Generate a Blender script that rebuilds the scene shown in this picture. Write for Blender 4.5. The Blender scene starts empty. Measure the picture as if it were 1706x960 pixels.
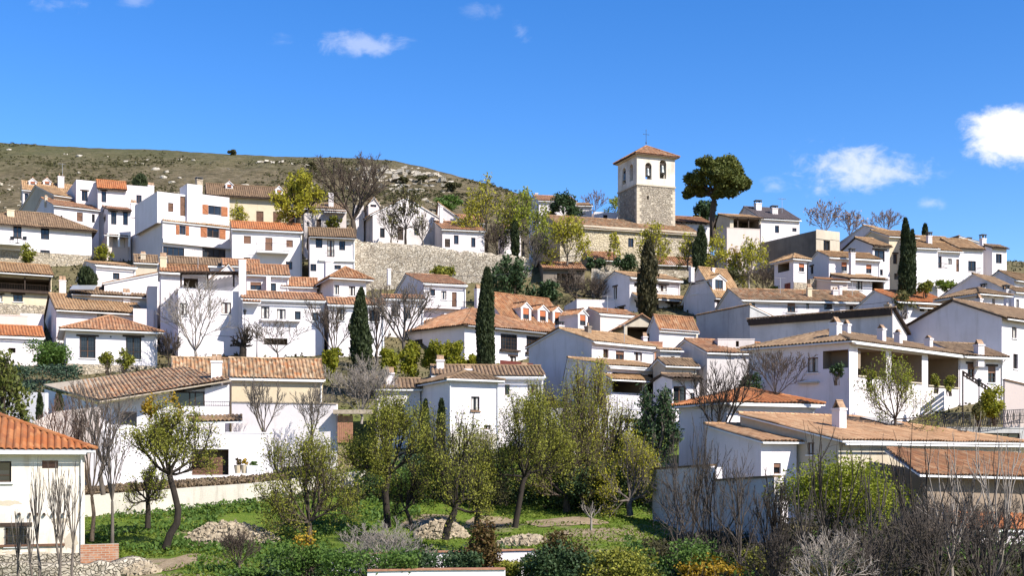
import bpy, math, random
import numpy as np
from mathutils import Vector, Matrix, noise

# ------------------------------------------------------------------ camera, sky, sun, exposure
scene = bpy.context.scene
COL = scene.collection
F, HY, CX = 2000.0, 765.0, 853.0          # focal length and horizon of a 1706 px wide view
R = math.radians
SUN_AZ, SUN_EL = 52.0, 41.0
cam = bpy.data.cameras.new('camera')
cam.sensor_width = 36; cam.lens = 36*F/1706; cam.shift_y = (HY-480)/1706
cam.clip_start = 0.5; cam.clip_end = 9000
camo = bpy.data.objects.new('camera', cam); COL.objects.link(camo)
camo.location = (0, 0, 0); camo.rotation_euler = (R(90), 0, 0)
scene.camera = camo

world = bpy.data.worlds.new('World'); scene.world = world; world.use_nodes = True
wn = world.node_tree; wn.nodes.clear()
def wnode(t, **k):
    n = wn.nodes.new(t)
    for a, b in k.items(): setattr(n, a, b)
    return n
def wm(op, a, b=None, c=None):
    n = wnode('ShaderNodeMath', operation=op)
    for i, v in enumerate((a, b, c)):
        if v is None: continue
        if isinstance(v, (int, float)): n.inputs[i].default_value = v
        else: wn.links.new(v, n.inputs[i])
    return n.outputs[0]
sky = wnode('ShaderNodeTexSky'); sky.sky_type = 'NISHITA'; sky.sun_disc = False
sky.sun_elevation = R(SUN_EL); sky.sun_rotation = R(180-SUN_AZ)
sky.altitude = 800; sky.air_density = 1.0; sky.dust_density = 0.25; sky.ozone_density = 2.6
SKYSAT, SKYVAL, SKYSTR = 1.36, .97, 0.115
hs = wnode('ShaderNodeHueSaturation'); hs.inputs['Saturation'].default_value = SKYSAT; hs.inputs['Value'].default_value = SKYVAL; hs.inputs['Hue'].default_value = .511
wn.links.new(sky.outputs[0], hs.inputs['Color'])
tc = wnode('ShaderNodeTexCoord'); sp = wnode('ShaderNodeSeparateXYZ'); wn.links.new(tc.outputs['Generated'], sp.inputs[0])
yy = wm('MAXIMUM', sp.outputs[1], 0.02)
cu = wm('DIVIDE', sp.outputs[0], yy); cv = wm('DIVIDE', sp.outputs[2], yy)
cmb = wnode('ShaderNodeCombineXYZ'); wn.links.new(cu, cmb.inputs[0]); wn.links.new(cv, cmb.inputs[1])
def wnoise(scale, detail, rough, dist=0.0, loc=(0, 0, 0), sc=(1, 1, 1)):
    mp = wnode('ShaderNodeMapping'); mp.inputs['Location'].default_value = loc; mp.inputs['Scale'].default_value = sc
    wn.links.new(cmb.outputs[0], mp.inputs[0])
    n = wnode('ShaderNodeTexNoise'); n.inputs['Scale'].default_value = scale; n.inputs['Detail'].default_value = detail
    n.inputs['Roughness'].default_value = rough; n.inputs['Distortion'].default_value = dist
    wn.links.new(mp.outputs[0], n.inputs['Vector']); return n.outputs[0]
nz1 = wnoise(22, 8, 0.6, 0.5, sc=(1, 1.5, 1)); nz2 = wnoise(60, 6, 0.62, 0.6, (3, 1, 0), sc=(1, 1.6, 1))
nmix = wm('ADD', wm('MULTIPLY', nz1, 0.7), wm('MULTIPLY', nz2, 0.3))
clouds = [(1432, 283, 124, 50, 1.0, 0.66), (1690, 224, 98, 58, 2.1, 1.0), (600, 74, 84, 26, .85, 0.36), (88, 10, 66, 20, .8, 0.28), (868, 54, 20, 20, .7, 0.2),
          (1552, 338, 26, 14, .8, 0.3), (470, 68, 24, 14, .6, 0.16), (1288, 308, 34, 14, .75, 0.3), (800, 16, 36, 18, .6, 0.16), (225, 0, 30, 12, .6, 0.2)]
dens = None
for (x, y, rx, ry, k, op) in clouds:
    a = wm('DIVIDE', wm('SUBTRACT', cu, (x-CX)/F), rx/F); b = wm('DIVIDE', wm('SUBTRACT', cv, (HY-y)/F), ry/F)
    r = wm('SQRT', wm('ADD', wm('MULTIPLY', a, a), wm('MULTIPLY', b, b)))
    base = wm('MULTIPLY', wm('SUBTRACT', 1.0, r), k*0.9)
    d = wm('ADD', base, wm('MULTIPLY', wm('SUBTRACT', nmix, 0.5), 3.4))
    n = wnode('ShaderNodeMapRange'); n.interpolation_type = 'SMOOTHSTEP'
    wn.links.new(d, n.inputs[0]); n.inputs[1].default_value = 0.0; n.inputs[2].default_value = 0.95
    n.inputs[3].default_value = 0; n.inputs[4].default_value = op
    edge = wm('SMOOTH_MIN', wm('MAXIMUM', wm('MULTIPLY', wm('SUBTRACT', 1.35, r), 2.2), 0.0), 1.0, 0.1)
    d = wm('MULTIPLY', n.outputs[0], edge)
    dens = d if dens is None else wm('MAXIMUM', dens, d)
mixc = wnode('ShaderNodeMix', data_type='RGBA'); wn.links.new(dens, mixc.inputs[0])
wn.links.new(hs.outputs[0], mixc.inputs[6]); mixc.inputs[7].default_value = (5.0, 5.05, 5.4, 1)
bg = wnode('ShaderNodeBackground'); bg.inputs[1].default_value = SKYSTR
wn.links.new(mixc.outputs[2], bg.inputs[0])
wo = wnode('ShaderNodeOutputWorld'); wn.links.new(bg.outputs[0], wo.inputs[0])

sl = bpy.data.lights.new('sun', 'SUN'); sl.energy = 5.0; sl.angle = R(0.5); sl.color = (1.0, 0.955, 0.88)
so = bpy.data.objects.new('sun', sl); COL.objects.link(so)
sd = Vector((math.sin(R(SUN_AZ))*math.cos(R(SUN_EL)), -math.cos(R(SUN_AZ))*math.cos(R(SUN_EL)), math.sin(R(SUN_EL))))
so.rotation_euler = sd.to_track_quat('Z', 'Y').to_euler(); so.location = sd*300
vs = scene.view_settings
vs.view_transform = 'Standard'; vs.look = 'None'; vs.exposure = 0.95; vs.gamma = 1.0; vs.use_curve_mapping = False

# ------------------------------------------------------------------ helpers
def P(px, py, D): return Vector(((px-CX)*D/F, D, (HY-py)*D/F))
Z = Vector((0, 0, 1))

class MB:
    """collects faces, linked as ONE mesh object by build()"""
    def __init__(s): s.v = []; s.f = []; s.m = []; s.uv = {}
    def add(s, vs_, fs, mi=0, uv=None):
        n = len(s.v); s.v += [tuple(p) for p in vs_]
        s.f += [tuple(i+n for i in f) for f in fs]; s.m += [mi]*len(fs)
        if uv is not None:
            for i, q in enumerate(uv): s.uv[n+i] = q
    def quad(s, a, b, c, d, mi=0): s.add((a, b, c, d), ((0, 1, 2, 3),), mi)
    def box(s, o, ex, ey, ez, mi=0):
        v = [o, o+ex, o+ex+ey, o+ey]; v += [p+ez for p in v]
        s.add(v, ((0, 3, 2, 1), (4, 5, 6, 7), (0, 1, 5, 4), (1, 2, 6, 5), (2, 3, 7, 6), (3, 0, 4, 7)), mi)
    def tube(s, pts, rad, n=5, mi=0, cap=True):
        pts = [Vector(p) for p in pts]; k = len(pts); vs_ = []
        ref = None
        for i, p in enumerate(pts):
            t = (pts[min(i+1, k-1)]-pts[max(i-1, 0)])
            if t.length < 1e-6: t = Vector((0, 0, 1))
            t.normalize()
            if ref is None: ref = Vector((1, 0, 0)) if abs(t.x) < .8 else Vector((0, 1, 0))
            a = t.cross(ref).normalized(); b = t.cross(a); r = rad[i]
            for j in range(n):
                q = 2*math.pi*j/n
                vs_.append(p+a*(r*math.cos(q))+b*(r*math.sin(q)))
        fs = [(i*n+j, i*n+(j+1) % n, (i+1)*n+(j+1) % n, (i+1)*n+j) for i in range(k-1) for j in range(n)]
        if cap: fs += [tuple(range(n))[::-1], tuple((k-1)*n+j for j in range(n))]
        s.add(vs_, fs, mi)
    def build(s, name, mats, parent=None, off=None, smooth=False):
        if not isinstance(mats, (list, tuple)): mats = [mats]
        me = bpy.data.meshes.new(name)
        off = Vector((0, 0, 0)) if off is None else off
        me.from_pydata([(p[0]-off.x, p[1]-off.y, p[2]-off.z) for p in s.v], [], s.f)
        for m in mats: me.materials.append(M[m] if isinstance(m, str) else m)
        if len(mats) > 1: me.polygons.foreach_set('material_index', s.m)
        if s.uv:
            li = np.zeros(len(me.loops), dtype=np.int32); me.loops.foreach_get('vertex_index', li)
            arr = np.zeros((len(s.v), 2), dtype=np.float32)
            for i, q in s.uv.items(): arr[i] = q
            me.uv_layers.new(name='UVMap').data.foreach_set('uv', arr[li].ravel())
        if smooth: me.polygons.foreach_set('use_smooth', [True]*len(me.polygons))
        me.update()
        o = bpy.data.objects.new(name, me); COL.objects.link(o)
        if parent is not None: o.parent = parent
        else: o.location = off
        return o

def tag(o, label=None, cat=None, group=None, kind=None):
    for k, v in (('label', label), ('category', cat), ('group', group), ('kind', kind)):
        if v: o[k] = v
    return o
def thing(name, label, cat, loc, group=None):
    o = bpy.data.objects.new(name, None); COL.objects.link(o); o.location = loc; o.empty_display_size = .5
    return tag(o, label, cat, group)
def fastmesh(name, verts, nper, mat, parent=None, loc=None):
    """verts: (n*nper,3) array, every nper vertices one face"""
    me = bpy.data.meshes.new(name); nv = len(verts); nf = nv//nper
    me.vertices.add(nv); me.vertices.foreach_set('co', np.asarray(verts, dtype=np.float32).ravel())
    me.loops.add(nv); me.loops.foreach_set('vertex_index', np.arange(nv, dtype=np.int32))
    me.polygons.add(nf); me.polygons.foreach_set('loop_start', np.arange(0, nv, nper, dtype=np.int32))
    me.update(calc_edges=True); me.materials.append(M[mat])
    o = bpy.data.objects.new(name, me); COL.objects.link(o)
    if parent is not None: o.parent = parent
    if loc is not None: o.location = loc
    return o

# ------------------------------------------------------------------ materials
M = {}
class N:
    def __init__(s, name):
        s.m = bpy.data.materials.new(name); s.m.use_nodes = True; s.t = s.m.node_tree; s.t.nodes.clear()
        s.out = s.n('ShaderNodeOutputMaterial'); s.b = s.n('ShaderNodeBsdfPrincipled'); s.l(s.b.outputs[0], s.out.inputs[0])
        M[name] = s.m
    def n(s, t, **k):
        n = s.t.nodes.new(t)
        for a, b in k.items(): setattr(n, a, b)
        return n
    def l(s, a, b): s.t.links.new(a, b)
    def set(s, inp, v):
        if hasattr(v, 'is_linked'): s.l(v, inp)
        else: inp.default_value = v
    def pos(s): return s.n('ShaderNodeNewGeometry').outputs['Position']
    def noise(s, sc, det=5, ro=.6, vec=None, scale=None, dist=0):
        vec = vec or s.pos()
        if scale:
            mp = s.n('ShaderNodeMapping'); mp.inputs['Scale'].default_value = scale; s.l(vec, mp.inputs[0]); vec = mp.outputs[0]
        n = s.n('ShaderNodeTexNoise'); n.inputs['Scale'].default_value = sc; n.inputs['Detail'].default_value = det
        n.inputs['Roughness'].default_value = ro; n.inputs['Distortion'].default_value = dist; s.l(vec, n.inputs['Vector']); return n.outputs[0]
    def ramp(s, f, stops, interp='LINEAR'):
        n = s.n('ShaderNodeValToRGB'); n.color_ramp.interpolation = interp; e = n.color_ramp.elements
        while len(e) < len(stops): e.new(0.5)
        for q, (p, c) in zip(e, stops):
            q.position = p; q.color = (c, c, c, 1) if isinstance(c, (int, float)) else (*c, 1)
        s.l(f, n.inputs[0]); return n.outputs[0]
    def mix(s, f, a, b, mode='MIX'):
        n = s.n('ShaderNodeMix', data_type='RGBA', blend_type=mode); s.set(n.inputs[0], f)
        for i, v in ((6, a), (7, b)):
            if isinstance(v, tuple): n.inputs[i].default_value = (*v, 1)
            else: s.l(v, n.inputs[i])
        return n.outputs[2]
    def math(s, op, a, b=0.0):
        n = s.n('ShaderNodeMath', operation=op); s.set(n.inputs[0], a); s.set(n.inputs[1], b); return n.outputs[0]
    def bump(s, h, dist=.02, st=.6):
        n = s.n('ShaderNodeBump'); n.inputs['Strength'].default_value = st; n.inputs['Distance'].default_value = dist
        s.l(h, n.inputs['Height']); s.l(n.outputs[0], s.b.inputs['Normal'])
    def fin(s, col, rough=.8, spec=.3, alb=.8, vary=0.0):
        col = tuple(x*alb for x in col) if isinstance(col, tuple) else s.mix(1.0, col, (alb, alb, alb), 'MULTIPLY')
        if vary:      # every object of the material a little lighter or darker than the next
            oi = s.n('ShaderNodeObjectInfo'); col = s.mix(1.0, col, s.ramp(oi.outputs['Random'], [(0, (1-vary, 1-vary*1.15, 1-vary*1.4)), (.5, (1-vary*.3, 1-vary*.3, 1-vary*.3)), (1, (1.0, 1.0, 1.0))]), 'MULTIPLY')
        s.set(s.b.inputs['Base Color'], (*col, 1) if isinstance(col, tuple) else col)
        s.set(s.b.inputs['Roughness'], rough); s.b.inputs['Specular IOR Level'].default_value = spec

def stucco(name, c, dirt=(.45, .42, .38), amount=.3, streak=.35):
    k = N(name)
    big = k.noise(.35, 6, .65); fine = k.noise(3.0, 6, .7); st = k.noise(1.6, 5, .7, scale=(1, 1, .12))
    f = k.ramp(big, [(.42, 0.0), (.75, 1.0)]); f2 = k.ramp(st, [(.52, 0.0), (.8, 1.0)])
    col = k.mix(k.math('MULTIPLY', f, amount), c, dirt)
    col = k.mix(k.math('MULTIPLY', f2, streak), col, dirt)
    col = k.mix(k.math('MULTIPLY', k.ramp(fine, [(.5, 0.0), (.75, 1.0)]), .16), col, tuple(x*.8 for x in c))
    k.fin(col, .9, .2, .94, .09); k.bump(k.noise(9, 5, .7), .025, .5)
stucco('white', (.70, .64, .645), (.40, .35, .30), .35, .6)
stucco('bright_white', (.74, .685, .69), (.46, .41, .36), .25, .45)
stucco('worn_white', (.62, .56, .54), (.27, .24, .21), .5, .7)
stucco('farm_white', (.70, .635, .54), (.40, .29, .18), .75, .8)
stucco('belfry_plaster', (.66, .60, .52), (.34, .26, .19), .7, .8)
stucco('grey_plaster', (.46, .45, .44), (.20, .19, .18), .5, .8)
stucco('pink_plaster', (.60, .50, .45), (.42, .34, .30), .2, .3)
stucco('cream', (.60, .50, .35), (.36, .28, .18), .45, .5)
stucco('beige', (.50, .43, .33), (.27, .22, .17), .4, .5)
stucco('dark_render', (.22, .18, .145), (.08, .07, .06), .7, .6)
stucco('shade_plaster', (.25, .19, .14), (.14, .11, .085), .4, .3)  # shade painted into the colour: darkened brown for recess linings and the lower wall
stucco('concrete', (.58, .53, .44), (.17, .15, .12), .35, .8)

def stone(name, cols, sc=2.2, mortar=(.24, .19, .13), gap=.08, patch=None):
    k = N(name)
    pv = k.pos(); wob = k.n('ShaderNodeTexNoise'); wob.inputs['Scale'].default_value = 1.5; k.l(pv, wob.inputs['Vector'])
    mp = k.n('ShaderNodeMapping'); mp.inputs['Scale'].default_value = (1, 1, 1.5)
    ad = k.n('ShaderNodeVectorMath', operation='ADD'); k.l(pv, ad.inputs[0]); k.l(wob.outputs[1], ad.inputs[1]); k.l(ad.outputs[0], mp.inputs[0])
    v = k.n('ShaderNodeTexVoronoi'); v.inputs['Scale'].default_value = sc; k.l(mp.outputs[0], v.inputs['Vector'])
    ve = k.n('ShaderNodeTexVoronoi', feature='DISTANCE_TO_EDGE'); ve.inputs['Scale'].default_value = sc; k.l(mp.outputs[0], ve.inputs['Vector'])
    sv = k.n('ShaderNodeSeparateColor'); k.l(v.outputs['Color'], sv.inputs[0])
    n = len(cols); col = k.ramp(sv.outputs[0], [(i/(n-1), c) for i, c in enumerate(cols)])
    col = k.mix(.35, col, k.ramp(k.noise(5, 6, .7), [(.3, (.12, .1, .08)), (.7, (.75, .68, .58))]))
    e = k.ramp(ve.outputs['Distance'], [(0.0, 1.0), (gap, 0.0)])
    mo = k.mix(k.ramp(k.noise(.5, 5, .6), [(.4, 0.0), (.6, 1.0)]), mortar, tuple(x*.45 for x in mortar))
    col = k.mix(e, col, mo)
    if patch: col = k.mix(k.ramp(k.noise(.28, 5, .65), [(.46, 0.0), (.58, 1.0)]), col, patch)
    k.fin(col, .95, .15)
    k.bump(k.ramp(ve.outputs['Distance'], [(0, 0.0), (gap*1.6, 1.0)]), .09, .9)
stone('rubble_stone', [(.52, .43, .31), (.34, .27, .19), (.62, .53, .40), (.46, .38, .28), (.64, .56, .44), (.26, .20, .14)], 2.5, (.30, .24, .17), .07)
stone('tower_stone', [(.36, .30, .22), (.25, .20, .15), (.46, .39, .29), (.32, .26, .19), (.54, .46, .35)], 2.8, (.40, .33, .24), .08)
stone('church_stone', [(.54, .45, .31), (.42, .33, .22), (.64, .55, .40), (.50, .41, .29), (.60, .50, .36)], 1.9, (.40, .32, .21), .1, (.56, .46, .31))
stone('field_stone', [(.42, .35, .25), (.28, .23, .16), (.52, .44, .33), (.36, .30, .21), (.56, .49, .38)], 4.2, (.20, .16, .11), .08)
stone('base_stone', [(.50, .40, .26), (.36, .28, .19), (.60, .48, .33), (.44, .36, .26), (.66, .56, .42)], 2.6, (.44, .37, .28))
stone('ledge_rock', [(.55, .48, .38), (.42, .36, .28), (.66, .60, .50), (.50, .43, .34)], .6, (.25, .21, .16), .04)

TILE = .28
def tiles(name, cols, lichen=(.16, .13, .09), la=.5, sc=.5):
    k = N(name)
    uv = k.n('ShaderNodeUVMap'); s = k.n('ShaderNodeSeparateXYZ'); k.l(uv.outputs[0], s.inputs[0])
    a = k.math('FLOOR', k.math('DIVIDE', s.outputs[0], TILE)); b = k.math('FLOOR', k.math('DIVIDE', k.math('ADD', s.outputs[1], k.math('MULTIPLY', a, .13)), .42))
    c = k.n('ShaderNodeCombineXYZ'); k.l(a, c.inputs[0]); k.l(b, c.inputs[1])
    w = k.n('ShaderNodeTexWhiteNoise', noise_dimensions='2D'); k.l(c.outputs[0], w.inputs[0])
    n = len(cols); col = k.ramp(w.outputs[0], [(i/(n-1), q) for i, q in enumerate(cols)])
    li = k.ramp(k.noise(sc, 6, .7), [(.42, 0.0), (.68, 1.0)]); li2 = k.ramp(k.noise(6, 5, .7), [(.45, 0.0), (.7, 1.0)])
    col = k.mix(k.math('MULTIPLY', li, la), col, lichen); col = k.mix(k.math('MULTIPLY', li2, la*.55), col, tuple(x*1.3 for x in lichen))
    k.fin(col, .9, .2, .8, .24)
    fr = k.math('FRACT', k.math('DIVIDE', k.math('ADD', s.outputs[1], k.math('MULTIPLY', a, .13)), .42)); k.bump(k.math('SUBTRACT', 1.0, fr), .035, .8)
tiles('tile_orange', [(.50, .165, .05), (.43, .135, .045), (.56, .23, .09), (.46, .17, .065), (.34, .11, .045)], (.25, .14, .07), .4)
tiles('tile_terracotta', [(.43, .185, .085), (.31, .135, .065), (.53, .28, .145), (.44, .20, .095), (.24, .11, .06), (.56, .34, .20)], (.20, .14, .085), .5)
tiles('tile_salmon', [(.52, .29, .15), (.44, .235, .12), (.60, .37, .205), (.49, .265, .135), (.37, .195, .10)], (.28, .19, .11), .4)
tiles('tile_tan', [(.46, .275, .135), (.36, .205, .10), (.56, .36, .195), (.43, .24, .115), (.29, .17, .09)], (.21, .15, .085), .4)
tiles('tile_brown', [(.27, .17, .095), (.20, .125, .075), (.34, .22, .13), (.24, .15, .085), (.17, .105, .065)], (.15, .115, .07), .4)
tiles('tile_old', [(.43, .20, .085), (.54, .35, .195), (.25, .135, .07), (.60, .43, .27), (.46, .185, .07), (.18, .115, .065), (.50, .29, .15)], (.17, .13, .08), .6)
tiles('tile_slate', [(.13, .10, .10), (.15, .12, .12), (.12, .095, .095)], (.12, .105, .10), .3)

def plain(name, c, rough=.7, var=.25, sc=4, spec=.3, metal=0.0, stretch=None):
    k = N(name); nz = k.noise(sc, 5, .65, scale=stretch)
    col = k.mix(k.ramp(nz, [(.3, 0.0), (.7, 1.0)]), tuple(x*(1-var) for x in c), tuple(min(1, x*(1+var)) for x in c))
    k.fin(col, rough, spec); k.b.inputs['Metallic'].default_value = metal
plain('dark_wood', (.045, .026, .016), .7, .4, 3, stretch=(1, 1, .3))
plain('brown_wood', (.13, .06, .032), .65, .35, 3)
plain('shutter_wood', (.36, .125, .045), .6, .2, 4)
plain('blind', (.20, .10, .06), .6, .15, 8)
plain('orange_blind', (.42, .13, .05), .6, .15, 8)
plain('red_brown', (.20, .045, .03), .6, .2, 4)
plain('garage_wood', (.16, .075, .045), .55, .2, 5)
plain('iron', (.025, .025, .027), .5, .3, 6, .5)
plain('white_paint', (.78, .77, .75), .6, .06, 4)
plain('curtain', (.55, .52, .48), .9, .15, 3)
plain('dark_inside', (.03, .026, .024), .9, .3, 3)
plain('brick', (.40, .19, .11), .85, .3, 6)
plain('chimney_clay', (.33, .21, .13), .85, .5, 4)
plain('chimney_old', (.42, .34, .25), .9, .35, 5)
plain('solar', (.03, .04, .055), .15, .2, 3, .6)
plain('bronze', (.20, .21, .20), .4, .3, 6, .5, .6)
plain('bark_dark', (.032, .024, .018), .95, .45, 7, stretch=(1, 1, .3))
plain('bark_thicket', (.075, .06, .05), .95, .45, 7)
plain('bark_grey', (.135, .11, .09), .95, .4, 7, stretch=(1, 1, .3))
plain('bark_pale', (.30, .255, .215), .95, .35, 7, stretch=(1, 1, .3))
plain('bark_brown', (.085, .062, .046), .95, .4, 7, stretch=(1, 1, .3))
plain('bark_red', (.17, .11, .085), .95, .35, 7)
plain('pot', (.42, .16, .07), .8, .2, 6)
plain('car_paint', (.015, .018, .022), .25, .1, 3, .6)
plain('rubber', (.02, .02, .02), .8, .2, 5)
plain('green_paint', (.05, .16, .11), .6, .2, 5)
plain('steel', (.5, .5, .5), .4, .1, 3, .5, .5)
plain('hill_stone', (.40, .35, .27), .95, .35, 2)
plain('rubble_light', (.36, .29, .20), .95, .35, 3)
plain('boulder', (.46, .41, .34), .95, .3, 1.5)
k = N('brick_wall'); sx = k.n('ShaderNodeSeparateXYZ'); k.l(k.pos(), sx.inputs[0]); cx = k.n('ShaderNodeCombineXYZ'); k.l(sx.outputs[0], cx.inputs[0]); k.l(sx.outputs[2], cx.inputs[1])
bt = k.n('ShaderNodeTexBrick'); k.l(cx.outputs[0], bt.inputs[0]); bt.inputs['Scale'].default_value = 1.0; bt.inputs['Brick Width'].default_value = .3; bt.inputs['Row Height'].default_value = .1; bt.inputs['Mortar Size'].default_value = .012
bt.inputs['Color1'].default_value = (.46, .20, .10, 1); bt.inputs['Color2'].default_value = (.34, .14, .075, 1); bt.inputs['Mortar'].default_value = (.42, .34, .26, 1)
k.fin(k.mix(k.ramp(k.noise(2.5, 6, .7), [(.5, 0.0), (.7, .7)]), bt.outputs[0], (.45, .38, .30)), .9, .15); k.bump(bt.outputs[1], .02, -.6)
k = N('glass'); nz = k.noise(.4, 2, .5)
k.fin(k.ramp(nz, [(.4, (.012, .014, .018)), (.6, (.03, .035, .042))]), .06, .5)

def leafmat(name, c1, c2, c3, transl=.3):
    k = N(name)
    g = k.n('ShaderNodeNewGeometry'); col = k.ramp(g.outputs['Random Per Island'], [(0, c1), (.5, c2), (1, c3)])
    big = k.ramp(k.noise(.9, 4, .6), [(.35, 0.0), (.7, 1.0)])
    col = k.mix(k.math('MULTIPLY', big, .35), col, c3)
    col = k.mix(1.0, col, (.74, .74, .74), 'MULTIPLY'); k.fin(col, .65, .25, 1.0)
    tr = k.n('ShaderNodeBsdfTranslucent'); k.l(col, tr.inputs[0]); ms = k.n('ShaderNodeMixShader'); ms.inputs[0].default_value = transl
    k.l(k.b.outputs[0], ms.inputs[1]); k.l(tr.outputs[0], ms.inputs[2]); k.l(ms.outputs[0], k.out.inputs[0])
leafmat('leaf_olive', (.10, .105, .016), (.21, .215, .026), (.38, .37, .05))
leafmat('leaf_broom', (.16, .20, .01), (.24, .28, .014), (.33, .34, .03), .35)
leafmat('leaf_grey_olive', (.09, .085, .028), (.15, .14, .042), (.22, .20, .065))
leafmat('leaf_yellow', (.28, .27, .018), (.43, .40, .03), (.56, .50, .055), .4)
leafmat('leaf_spring', (.17, .22, .016), (.28, .33, .026), (.41, .42, .05), .4)
leafmat('leaf_bamboo', (.190, .220, .020), (.280, .290, .025), (.400, .360, .030), .4)
leafmat('leaf_cypress', (.020, .033, .011), (.035, .050, .016), (.056, .073, .025), .1)
leafmat('leaf_rust_cypress', (.034, .035, .013), (.058, .055, .021), (.091, .072, .031), .1)
leafmat('leaf_pine', (.07, .09, .016), (.11, .13, .024), (.17, .175, .035), .2)
leafmat('leaf_ivy', (.023, .049, .016), (.044, .081, .026), (.072, .114, .042), .2)
leafmat('leaf_green', (.062, .125, .022), (.100, .181, .030), (.150, .237, .043), .35)
leafmat('leaf_moss', (.112, .175, .018), (.163, .225, .022), (.225, .275, .035), .35)
leafmat('leaf_gold', (.330, .190, .015), (.430, .270, .020), (.520, .360, .035), .3)
leafmat('leaf_red', (.100, .038, .014), (.085, .075, .020), (.150, .085, .020), .25)
leafmat('leaf_brush', (.024, .025, .009), (.05, .045, .016), (.095, .085, .03), .2)
leafmat('leaf_dry', (.170, .120, .070), (.230, .170, .100), (.300, .210, .130), .2)
leafmat('leaf_pinkish', (.260, .170, .130), (.330, .230, .180), (.400, .290, .230), .2)
leafmat('leaf_scrub', (.055, .058, .02), (.09, .085, .03), (.14, .125, .05), .1)
leafmat('leaf_blue', (.036, .066, .042), (.060, .102, .060), (.096, .144, .084), .2)
# ------------------------------------------------------------------ terrain
KN = [10, 42, 55, 62, 70, 76, 82, 90, 100, 115, 130, 149, 153, 170, 185, 210, 260, 400, 1000, 6000]
TERR = {
 -900: [-7, -5.4, -4.6, -4.0, -3.3, -1.9, -1.0, 2.2, 5.6, 10.0, 16, 23.0, 24.5, 29, 32, 35, 36, 28, 0, -20],
 330: [-7, -5.4, -4.6, -4.0, -3.3, -1.9, -1.0, 2.2, 5.6, 10.0, 16, 22.6, 24.5, 29, 32, 35, 36, 28, 0, -20],
 570: [-7, -5.4, -4.7, -4.2, -3.2, -2.0, -.4, 2.6, 6.0, 10.0, 15.0, 20.0, 24.5, 29, 32, 35, 36, 28, 0, -20],
 610: [-7, -5.4, -4.7, -4.2, -3.2, -2.0, -.2, 2.6, 6.0, 10.0, 15.0, 19.5, 26.8, 29, 32, 35, 36, 28, 0, -20],
 880: [-7, -5.4, -4.8, -4.3, -3.4, -2.4, -1.0, 1.3, 4.0, 7.6, 13.5, 20.0, 24.6, 27.0, 30.5, 34, 35, 28, 0, -20],
 1150: [-7, -5.4, -4.8, -4.3, -3.4, -2.2, -.5, 2.0, 4.8, 8.8, 13.5, 21.5, 22.5, 27.0, 31, 34, 35, 28, 0, -20],
 1400: [-7, -5.4, -4.8, -4.3, -3.2, -.5, 1.6, 3.8, 6.0, 9.6, 14.0, 20.4, 21.6, 27.5, 31, 33, 33, 28, 0, -20],
 2600: [-7, -5.4, -4.8, -4.3, -3.2, -.5, 1.6, 3.8, 6.0, 9.6, 14.0, 20.0, 20.6, 24, 27, 28, 27, 20, 0, -20]}
TK = sorted(TERR)
def terr(x, y):
    y = max(y, 4.0)
    px = CX+F*x/y; px = min(max(px, TK[0]), TK[-1])
    for i in range(len(TK)-1):
        if px <= TK[i+1]: break
    a = np.interp(y, KN, TERR[TK[i]]); b = np.interp(y, KN, TERR[TK[i+1]])
    t = (px-TK[i])/(TK[i+1]-TK[i]); t = t*t*(3-2*t)
    z = a*(1-t)+b*t
    if y < 400: z += .35*noise.noise(Vector((x*.12, y*.12, 3)))+.12*noise.noise(Vector((x*.5, y*.5, 7)))
    return float(z)
def ground():
    k = N('ground')
    p = k.pos(); s = k.n('ShaderNodeSeparateXYZ'); k.l(p, s.inputs[0])
    g1 = k.ramp(k.noise(1.2, 8, .7), [(.3, (.065, .115, .016)), (.5, (.12, .175, .022)), (.7, (.19, .22, .04))])
    so_ = k.ramp(k.noise(2.4, 7, .7), [(.3, (.22, .16, .10)), (.7, (.40, .31, .21))])
    dr = k.ramp(k.noise(1.6, 7, .7), [(.3, (.10, .085, .04)), (.6, (.19, .155, .08)), (.8, (.27, .23, .14))])
    gm = k.mix(k.ramp(k.noise(.16, 5, .6, scale=(.6, 1, 1)), [(.54, 0.0), (.61, 1.0)]), g1, so_)
    far = k.math('ADD', k.math('DIVIDE', k.math('SUBTRACT', s.outputs[1], 84.0), 14.0), k.math('SUBTRACT', k.noise(.12, 4, .6), .5))
    rt = k.ramp(k.math('ADD', k.math('DIVIDE', s.outputs[0], s.outputs[1]), k.math('MULTIPLY', k.math('SUBTRACT', k.noise(.3, 4, .6), .5), .06)), [(.14, 0.0), (.17, 1.0)])
    fr = k.math('MAXIMUM', k.ramp(far, [(0.0, 0.0), (1.0, 1.0)]), rt)
    hillmix = k.mix(k.ramp(k.noise(.3, 6, .65), [(.5, 0.0), (.7, 1.0)]), dr, (.075, .085, .03))
    k.fin(k.mix(fr, gm, hillmix), .95, .1); k.bump(k.noise(5, 7, .75), .12, .9)
    ys = [10, 20, 30]+list(np.arange(36, 100, 1.0))+list(np.arange(100, 215, 1.6))+[220, 240, 260, 300, 350, 400, 600, 1000, 2000, 4000, 6000]
    ts = list(np.linspace(-1.1, -.62, 10))+list(np.arange(-.6, .6, .0085))+list(np.linspace(.62, 1.1, 10))
    v = []
    for y in ys:
        for t in ts: v.append((t*y, y, terr(t*y, y)))
    n = len(ts); f = [(i*n+j, i*n+j+1, (i+1)*n+j+1, (i+1)*n+j) for i in range(len(ys)-1) for j in range(n-1)]
    b = MB(); b.v = v; b.f = f; b.m = [0]*len(f)
    tag(b.build('ground', 'ground', smooth=True), kind='structure')
ground()

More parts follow.
